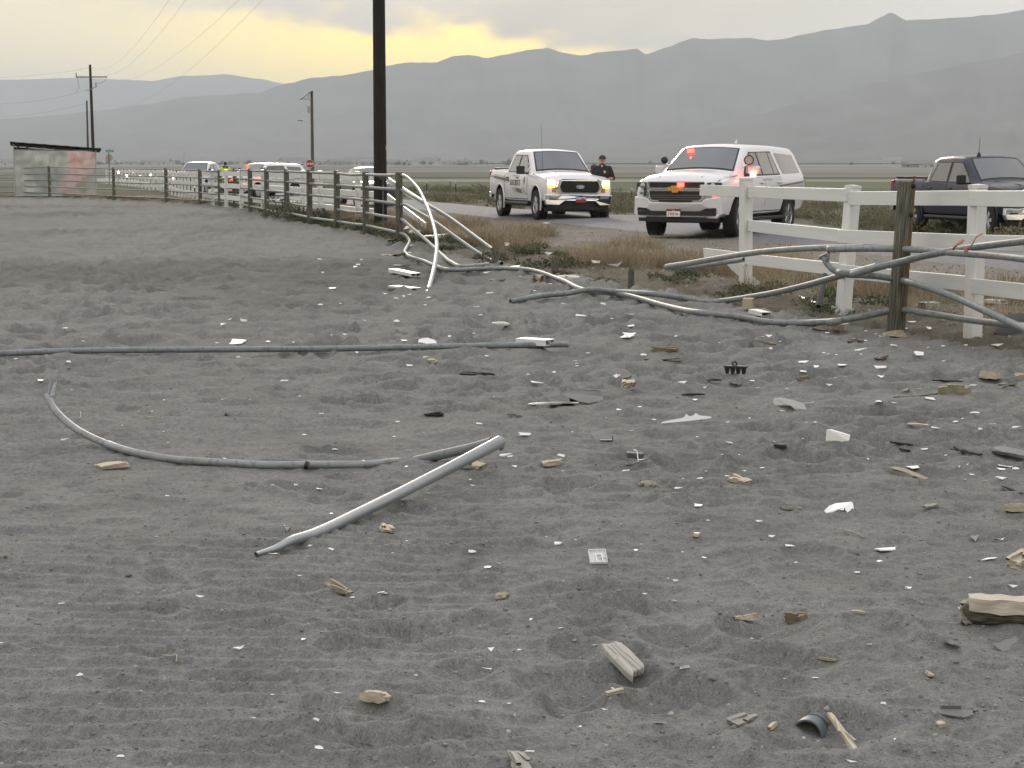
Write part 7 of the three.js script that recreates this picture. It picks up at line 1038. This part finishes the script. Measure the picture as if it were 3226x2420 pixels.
// stones and twigs
{
  const rock = (q, u, v, w, label) => { const p = G(...q(u, v)), s = w / scaleOf.get(q) * mpp(p.Z), g = new THREE.IcosahedronGeometry(0.5, 2), P = g.attributes.position; for (let k = 0; k < P.count; k++) { const f = 1 + 0.35 * noise(P.getX(k) * 2 + u, P.getY(k) * 2 + P.getZ(k) * 1.3); P.setXYZ(k, P.getX(k) * f, P.getY(k) * f * 0.62, P.getZ(k) * f); } g.computeVertexNormals(); const o = mesh('stone', g, std(0.14, 0.14, 0.135, 0.95)); o.scale.setScalar(s); o.position.copy(onSand(p, s * 0.12)); tag(o, label, 'stone'); };
  rock(vG, 1315, 1018, 42, 'grey stone on the bare sand near the bottom edge'); rock(vG, 485, 786, 22, 'small grey stone left of the near white shards'); rock(vG, 640, 183, 34, 'dark clod on the sand left of the crushed pipe tip'); rock(vF, 1440, 1105, 80, 'dark grey stone right of the weathered board'); rock(vF, 1825, 1095, 50, 'greyish stone right of the dark stone by the board'); rock(vE, 1110, 1575, 40, 'brown clod near the bottom edge at the right');
  const twig = (q, l, label, r = 0.003) => { const o = mesh('twig', new THREE.TubeGeometry(new THREE.CatmullRomCurve3(l.map(([u, v], i) => gs(...q(u, v), 0.006 + 0.006 * (i % 2)))), 16, r, 5), std(0.36, 0.32, 0.24, 0.9)); tag(o, label, 'twig'); };
  twig(vA, [[920, 686], [975, 685], [1030, 698], [1075, 716]], 'pale dry twig on the sand right of the curved pipe'); twig(vA, [[530, 668], [555, 675], [560, 695], [552, 710]], 'small curled twig inside the curve of the pipe'); twig(vG, [[808, 580], [850, 582], [876, 590], [878, 610]], 'curled pale twig on the near sand at the left', 0.002); twig(vE, [[735, 152], [800, 172], [855, 190]], 'pale green straw on the sand at the right', 0.003); twig(q3, [[1215, 975], [1250, 985], [1310, 1010]], 'tan straw between the bent pipes', 0.006);
}

// words for the shards: the landmark each lies nearest to, on which side, and in which order
{
  const MARKS = [[1880, 1756, 'the clear plastic case'], [1965, 2125, 'the weathered board'], [2545, 2250, 'the half-ring coupling'], [3140, 1955, 'the split log'], [1180, 2220, 'the yellow wood block'], [830, 1745, 'the crushed pipe tip'], [1570, 1400, 'the V-shaped pipe fold'], [1060, 1770, 'the slim olive plank'], [160, 1230, 'the raised pipe end'], [360, 1410, 'the curved pipe sleeve'], [355, 1478, 'the pale yellow splinter'], [2320, 1160, 'the black toothed block'], [1800, 1255, 'the torn grey panel'], [2160, 1335, 'the two-peaked white strip'], [2640, 1378, 'the white hollow block'], [2645, 1605, 'the bent white channel'], [2490, 1280, 'the dirty white chunk'], [3005, 1240, 'the thick tan block'], [2825, 1055, 'the foot of the split post'], [1790, 1083, 'the end of the level pipe'], [1345, 925, 'the arching pipe tip'], [2015, 1460, 'the clip with the white tie'], [1260, 760, 'the last standing fence post'], [1275, 865, 'the hollow white rail piece'], [1608, 950, 'the crossing pipe tip'], [2230, 950, 'the crossing pipe kink'], [2860, 1510, 'the long pale lath'], [3060, 1430, 'the dark stick with a knob'], [1565, 885, 'the small black scrap'], [1960, 1180, 'the curled grey trim'], [740, 1085, 'the middle of the level pipe'], [60, 1110, 'the left end of the level pipe'], [1560, 1890, 'the small tan chip'], [2340, 1970, 'the pale lath'], [2510, 1965, 'the small round log'], [250, 2130, 'the lower left of the sand'], [760, 2020, 'the lower middle of the sand'], [3100, 2270, 'the grey broken plate'], [2370, 2270, 'the leaf-shaped chip'], [1575, 1020, 'the grey-green flat scrap'], [400, 900, 'the upper left of the sand'], [2110, 1525, 'the yellow wood chip'], [2690, 920, 'the leaning white post'], [2330, 1530, 'the curved tan splinter'], [1725, 1460, 'the pointed tan splinter'], [2100, 1110, 'the brown forked splinter'], [2430, 1095, 'the brown splinter'], [3190, 1745, 'the splintered edge chunk'], [3130, 1185, 'the splintered wood chunk'], [720, 1310, 'the thin black strip'], [1230, 1810, 'the short square wood piece'], [2200, 880, 'the third post stump']];
  const seen = new Map(), ord = ['nearest to', 'second nearest to', 'third nearest to', 'fourth nearest to', 'fifth nearest to', 'sixth nearest to'];
  for (const s of SHARD_ALL) { let best = 1e9, m; for (const k of MARKS) { const d = Math.hypot(s.x - k[0], (s.y - k[1]) * 1.6); if (d < best) { best = d; m = k; } } const dx = s.x - m[0], dy = s.y - m[1], side = Math.abs(dy) * 1.6 > Math.abs(dx) ? (dy < 0 ? 'on its far side' : 'on its near side') : dx < 0 ? 'on its left' : 'on its right', key = (s.mat === 'g') + m[2] + side; if (!seen.has(key)) seen.set(key, []); seen.get(key).push({ ...s, d: best, m, side }); }
  for (const l of seen.values()) { l.sort((a, b) => a.d - b.d); l.forEach((s, i) => { if (i < 6) s.o.userData.label = `${s.mat === 'g' ? 'grey plastic chip' : s.mat === 'd' ? 'dirty white plastic shard' : 'white plastic shard'} ${ord[i]} ${s.m[2]}, ${s.side}`; }); }
}
// ------------------------------------------------------------------ grass, weeds, scrub
function tuft(seed, blades, h, spread, w, curl) {
  const r = rng(seed), pos = [], nor = [];
  for (let i = 0; i < blades; i++) { const a = r() * 6.283, rad = spread * Math.sqrt(r()) * 0.5, x = Math.cos(a) * rad, z = Math.sin(a) * rad, H = h * (0.45 + 0.75 * r()), lean = curl * (0.3 + r()), da = a + (r() - 0.5) * 1.6, lx = Math.cos(da) * lean * H, lz = Math.sin(da) * lean * H, wx = -Math.sin(da) * w, wz = Math.cos(da) * w, m = [x + lx * 0.35, H * 0.6, z + lz * 0.35], t = [x + lx, H * (1 - lean * 0.25), z + lz];
    pos.push(x - wx, -0.02, z - wz, x + wx, -0.02, z + wz, m[0] + wx * 0.8, m[1], m[2] + wz * 0.8, x - wx, -0.02, z - wz, m[0] + wx * 0.8, m[1], m[2] + wz * 0.8, m[0] - wx * 0.8, m[1], m[2] - wz * 0.8, m[0] - wx * 0.8, m[1], m[2] - wz * 0.8, m[0] + wx * 0.8, m[1], m[2] + wz * 0.8, ...t); }
  const g = new THREE.BufferGeometry(); g.setAttribute('position', new THREE.Float32BufferAttribute(pos, 3)); g.computeVertexNormals(); return g;
}
function leafy(seed, leaves, h, spread, size) {                      // low leafy weed or bush: many small leaf faces on a few stems
  const r = rng(seed), pos = [];
  for (let i = 0; i < leaves; i++) { const a = r() * 6.283, q = Math.pow(r(), 0.6), y = h * r() * (1 - 0.5 * q * q), x = Math.cos(a) * q * spread * 0.5, z = Math.sin(a) * q * spread * 0.5, s = size * (0.6 + 0.8 * r()), d = new THREE.Vector3(Math.cos(a) * 0.7 + (r() - 0.5), 0.3 + r() * 0.9, Math.sin(a) * 0.7 + (r() - 0.5)).normalize(), u = new THREE.Vector3(r() - 0.5, r() - 0.5, r() - 0.5).cross(d).normalize(); const c = new THREE.Vector3(x, y + 0.01, z), t = c.clone().addScaledVector(d, s), l = c.clone().addScaledVector(d, s * 0.5).addScaledVector(u, s * 0.28), k = c.clone().addScaledVector(d, s * 0.5).addScaledVector(u, -s * 0.28); pos.push(...c, ...l, ...t, ...c, ...t, ...k); }
  const g = new THREE.BufferGeometry(); g.setAttribute('position', new THREE.Float32BufferAttribute(pos, 3)); g.computeVertexNormals(); return g;
}
const mGrass = new THREE.MeshPhysicalMaterial({ specularIntensity: 0.2, color: 0xffffff, roughness: 0.95, transmission: 0.25, thickness: 0, side: THREE.DoubleSide });
function strew(name, label, category, geos, places, colour, seed) {    // uncountable growth: instances in one object per look, joined under one name
  const r = rng(seed), M = new THREE.Matrix4(), Q = new THREE.Quaternion(), E = new THREE.Euler(), root = geos.length > 1 ? new THREE.Group() : null;
  geos.forEach((g, gi) => { const mine = places.filter((_, i) => i % geos.length === gi), im = lit(new THREE.InstancedMesh(g, mGrass, mine.length)); mine.forEach(([X, Z, s, sy], i) => { E.set((r() - 0.5) * 0.2, r() * 6.283, (r() - 0.5) * 0.2); M.compose(new THREE.Vector3(X, groundAt(X, Z) - 0.01, -Z), Q.setFromEuler(E), new THREE.Vector3(s, s * (sy ?? 1), s)); im.setMatrixAt(i, M); im.setColorAt(i, colour(r, X, Z)); }); im.name = root ? name + '_patch' : name; (root ?? scene).add(im); if (!root) tag(im, label, category, null, 'stuff'); else im.userData.kind = 'stuff'; });
  if (root) { root.name = name; scene.add(root); tag(root, label, category, null, 'stuff'); }
}
const col = (a, b) => (r) => { const t = r(), m = 0.75 + 0.5 * r(); return new THREE.Color(lerp(a[0], b[0], t) * m, lerp(a[1], b[1], t) * m, lerp(a[2], b[2], t) * m); };
{
  const r = rng(51), dry = [], brush = [], green = [], scrub = [], low = [];
  for (let i = 0; i < 26000; i++) { const Z = 15 + 48 * r(), X = -7 + 15 * r() + (Z < 25 ? 1 : 0), [f, n, a] = zones(X, Z); if (n > -0.4 || f < -0.1) continue; const px = CX + X / Z * FPX; if (px < 900 || px > 3600) continue;
    const w = noise(X * 0.5 + 4, Z * 0.25), wid = -n + f, rel = f / wid;
    if (f > 0.9 && rel < 0.52 + 0.16 * w && r() < 0.75 * sstep(-0.3, 0.4, w + 0.6 * noise(X * 1.7, Z * 0.7) + (0.25 - Math.abs(rel - 0.3)))) (r() < 0.62 * sstep(0.05, 0.5, w + 0.4) ? brush : dry).push([X, Z, 0.65 + 0.75 * r(), 0.85]);
    else if (f > -0.1 && f < 1.5 && Z > 20.5 && r() < 0.3 * sstep(-0.1, 0.3, noise(X * 0.8, Z * 0.35) + 0.05)) green.push([X, Z, 0.5 + 0.6 * r(), 0.6 + 0.5 * r()]);
    else if (r() < 0.05) low.push([X, Z, 0.5 + 0.5 * r()]); }
  for (let i = 0; i < 700; i++) { const t = r(), j = Math.min(PIPE_FEET.length - 2, Math.floor(t * (PIPE_FEET.length - 1))), q = t * (PIPE_FEET.length - 1) - j, X = lerp(PIPE_FEET[j][0], PIPE_FEET[j + 1][0], q) + r() * 1.1 + 0.1, Z = lerp(PIPE_FEET[j][1], PIPE_FEET[j + 1][1], q) + r() * 1.2; if (r() < 0.3) green.push([X, Z, 0.5 + 0.8 * r(), 0.8]); else if (r() < 0.6) dry.push([X, Z, 0.4 + 0.6 * r()]); }
  for (let i = 0; i < 9000; i++) { const Z = 40 + 95 * r() ** 1.2, X = (r() * 2 - 1) * Z * 0.32, [f, n, a] = zones(X, Z); if (a < 0.25 || a > 16) continue; if (r() < 0.75 * sstep(-0.5, 0.3, noise(X * 0.3, Z * 0.16) + 0.1) * sstep(17, 9, a)) scrub.push([X, Z, 0.55 + 0.95 * r(), 0.75 + 0.4 * r()]); }
  strew('dry_grass', 'straw-coloured dry grass along the roadside verge', 'dry grass', [tuft(1, 30, 0.13, 0.34, 0.0024, 1.2), tuft(2, 34, 0.19, 0.36, 0.0022, 1.0), tuft(3, 22, 0.24, 0.3, 0.002, 0.8)], dry, col([0.36, 0.31, 0.215], [0.25, 0.22, 0.145]), 61);
  strew('dead_brush', 'tangled brown dead weeds on the verge before the parked vehicles', 'dead weeds', [tuft(4, 80, 0.30, 0.5, 0.0026, 1.0), tuft(5, 70, 0.36, 0.45, 0.0024, 0.85), tuft(6, 90, 0.24, 0.55, 0.0024, 1.2)], brush, col([0.235, 0.19, 0.13], [0.32, 0.27, 0.19]), 62);
  strew('green_weeds', 'low dark green weeds along the line of broken posts', 'weeds', [leafy(7, 90, 0.15, 0.38, 0.045), leafy(8, 80, 0.12, 0.34, 0.05)], green, col([0.070, 0.086, 0.051], [0.107, 0.115, 0.074]), 63);
  strew('roadside_scrub', 'grey-green scrub and dry tufts on the far side of the road', 'scrub', [leafy(9, 110, 0.34, 0.7, 0.075), tuft(10, 60, 0.36, 0.6, 0.006, 0.6), leafy(11, 100, 0.26, 0.8, 0.07)], scrub, col([0.102, 0.111, 0.070], [0.197, 0.176, 0.119]), 64);
  strew('gravel_weeds', 'thin dry straw scattered on the gravel shoulder', 'dry grass', [tuft(12, 12, 0.12, 0.25, 0.002, 1.0)], low, col([0.295, 0.238, 0.164], [0.246, 0.197, 0.139]), 65);
  // gravel of the shoulder
  const st = new THREE.IcosahedronGeometry(0.5, 0), im = new THREE.InstancedMesh(st, std(1, 1, 1, 1), 6000), M = new THREE.Matrix4(), Q = new THREE.Quaternion(), E = new THREE.Euler(); let k = 0; for (let i = 0; i < 60000 && k < 6000; i++) { const Z = 17 + 40 * r() * r(), X = -6 + 16 * r(), [f, n] = zones(X, Z); if (f < 0.6 || n > 0) continue; const s = 0.012 + 0.04 * r() ** 3; E.set(r() * 6, r() * 6, 0); M.compose(new THREE.Vector3(X, groundAt(X, Z) + s * 0.1, -Z), Q.setFromEuler(E), new THREE.Vector3(s, s * 0.6, s)); im.setMatrixAt(k, M); const w = 0.14 + 0.24 * r(); im.setColorAt(k, new THREE.Color(w, w * 0.95, w * 0.9)); k++; } im.count = k; lit(im); im.name = 'gravel'; scene.add(im); tag(im, 'loose pale gravel of the road shoulder', 'gravel', null, 'stuff');
}
// shrubs one can tell apart behind the pipe fence
[[872, 690, 62, 'grey-green sagebrush behind the pipe fence, left one of the two tall ones'], [925, 695, 55, 'grey-green sagebrush behind the pipe fence, right one of the two tall ones'], [1010, 705, 40, 'low sage bush at the fence below the stop sign']].forEach(([px, py, hp, label], i) => {
  const p = G(px, py), h = hp * mpp(p.Z), t = thing('sagebrush', label, 'shrub', [p.X, p.Y, -p.Z], i); mesh('foliage', leafy(30 + i, 420, h * 1.15, h * 1.5, 0.075), std(0.125, 0.14, 0.105, 0.9, { side: THREE.DoubleSide }), t);
  mesh('stem', [0, 1, 2, 3, 4, 5].map((k) => bar(new THREE.Vector3(0, 0, 0), new THREE.Vector3(Math.cos(k * 1.1) * h * 0.4, h * 0.75, Math.sin(k * 1.1) * h * 0.4), 0.012, 0.005, 5)), std(0.12, 0.10, 0.08, 0.9), t);
});
// ------------------------------------------------------------------ wire fence on thin steel posts past the road
{
  const f = thing('wire_fence', 'low wire fence on thin dark steel posts beyond the road', 'fence'), pts = [[1080, 612, 34], [1344, 620, 48], [1418, 608, 42], [1436, 623, 50], [1392, 602, 40]];
  const mT = std(0.025, 0.03, 0.028, 0.7), mTip = std(0.6, 0.6, 0.58, 0.6), tops = [];
  for (const [x, y, h] of [[1344, 618, 48], [1418, 610, 44], [1436, 623, 52], [1990, 640, 46], [1225, 610, 42]]) { const p = G(x, y), H = h * mpp(p.Z), o = mesh('post', [new THREE.BoxGeometry(0.045, H, 0.045).translate(0, H / 2, 0)], mT, f); o.position.set(p.X, p.Y, -p.Z); mesh('post_tip', new THREE.BoxGeometry(0.05, H * 0.16, 0.05).translate(0, H * 0.94, 0), mTip, o); tops.push([x, V({ X: p.X, Y: p.Y, Z: p.Z }), H]); }
  tops.sort((a, b) => a[0] - b[0]); for (let i = 0; i < tops.length - 1; i++) for (const s of [0.55, 0.9]) mesh('wire', new THREE.TubeGeometry(new THREE.CatmullRomCurve3([tops[i][1].clone().add(new THREE.Vector3(0, tops[i][2] * s, 0)), tops[i + 1][1].clone().add(new THREE.Vector3(0, tops[i + 1][2] * s, 0))]), 2, 0.006, 4), mT, f);
}
// ------------------------------------------------------------------ the distant town: small houses and tree clumps on the valley floor
{
  const r = rng(71), mW = [std(0.40, 0.395, 0.38, 0.8), std(0.30, 0.28, 0.26, 0.8), std(0.22, 0.21, 0.2, 0.8)], mR = [std(0.16, 0.15, 0.14, 0.9), std(0.2, 0.19, 0.185, 0.9)];
  const house = (k) => { const o = new THREE.Group(), w = 14 + 10 * r(), d = 9, h = 3.4; const wall = new THREE.BoxGeometry(w, h, d).translate(0, h / 2, 0), s = new THREE.Shape(); s.moveTo(-d / 2 - 0.5, h); s.lineTo(0, h + 2.6); s.lineTo(d / 2 + 0.5, h); mesh('wall', wall, mW[k % 3], o); mesh('roof', new THREE.ExtrudeGeometry(s, { depth: w + 1, bevelEnabled: false }).rotateY(Math.PI / 2).translate(-w / 2 - 0.5, 0.02, 0), mR[k % 2], o); mesh('door', new THREE.BoxGeometry(1.1, 2.1, 0.1).translate(w * 0.1, 1.05, d / 2 + 0.03), mR[0], o); for (const x of [-0.3, 0.32]) mesh('window', new THREE.BoxGeometry(1.8, 1.3, 0.1).translate(w * x, 1.9, d / 2 + 0.03), mGlassSide, o); return o; };
  const protos = [house(0), house(1), house(2), house(3)];
  const spots = [[30, 518], [85, 516], [180, 515], [205, 517], [250, 514], [410, 515], [470, 516], [500, 515], [520, 517], [765, 506], [785, 506], [795, 507], [925, 512], [1005, 512], [1070, 512], [1090, 514], [1130, 513], [1160, 510], [1235, 512], [1340, 513], [1350, 515], [1415, 515], [1450, 514], [1500, 515], [2760, 520], [2810, 522], [2880, 540], [2905, 543], [2930, 540]];
  const gY = (X, Z) => { const R = Math.hypot(X, Z); return land(X, Z) + 9 * sstep(1800, 5200, R) ** 1.5 + 0.8 * fbm(X * 0.004, Z * 0.004, 3) * sstep(400, 1500, R); };
  spots.forEach(([px, py], i) => { const Z = py > 530 ? 1000 : 2300 + 900 * r(), p = at(px, py, Z), o = protos[i % 4].clone(); o.name = numbered('house'); o.position.set(p.X, gY(p.X, Z) - 0.5, -Z); o.rotation.y = (r() - 0.5) * 1.2; o.scale.setScalar(Z / 2300 * (1.0 + 0.6 * r())); scene.add(o); tag(o, 'tiny pale house in the distant town below the mountains', 'house', 'houses of the distant town'); });
  const tree = leafy(77, 260, 9, 8, 2.0), places = []; for (let i = 0; i < 620; i++) { const px = -100 + 1900 * r() + (r() > 0.8 ? 1500 * r() : 0), Z = 2300 + 1500 * r(), X = (px - CX) / FPX * Z; if (noise(px * 0.012, Z * 0.002) < -0.12) continue; places.push([X, Z, 0.22 + 0.5 * r() ** 2]); }
  const im = lit(new THREE.InstancedMesh(tree, std(1, 1, 1, 1, { side: THREE.DoubleSide }), places.length)), M = new THREE.Matrix4(), Q = new THREE.Quaternion(); places.forEach(([X, Z, s], i) => { M.compose(new THREE.Vector3(X, gY(X, Z) - 0.3, -Z), Q.setFromAxisAngle(new THREE.Vector3(0, 1, 0), r() * 6), new THREE.Vector3(s, s * (0.7 + 0.5 * r()), s)); im.setMatrixAt(i, M); const v = 0.04 + 0.04 * r(); im.setColorAt(i, new THREE.Color(v * 0.9, v, v * 0.7)); }); im.name = 'distant_trees'; scene.add(im); tag(im, 'dark band of far trees around the distant town', 'trees', null, 'stuff');
}
renderer.render(scene, camera);
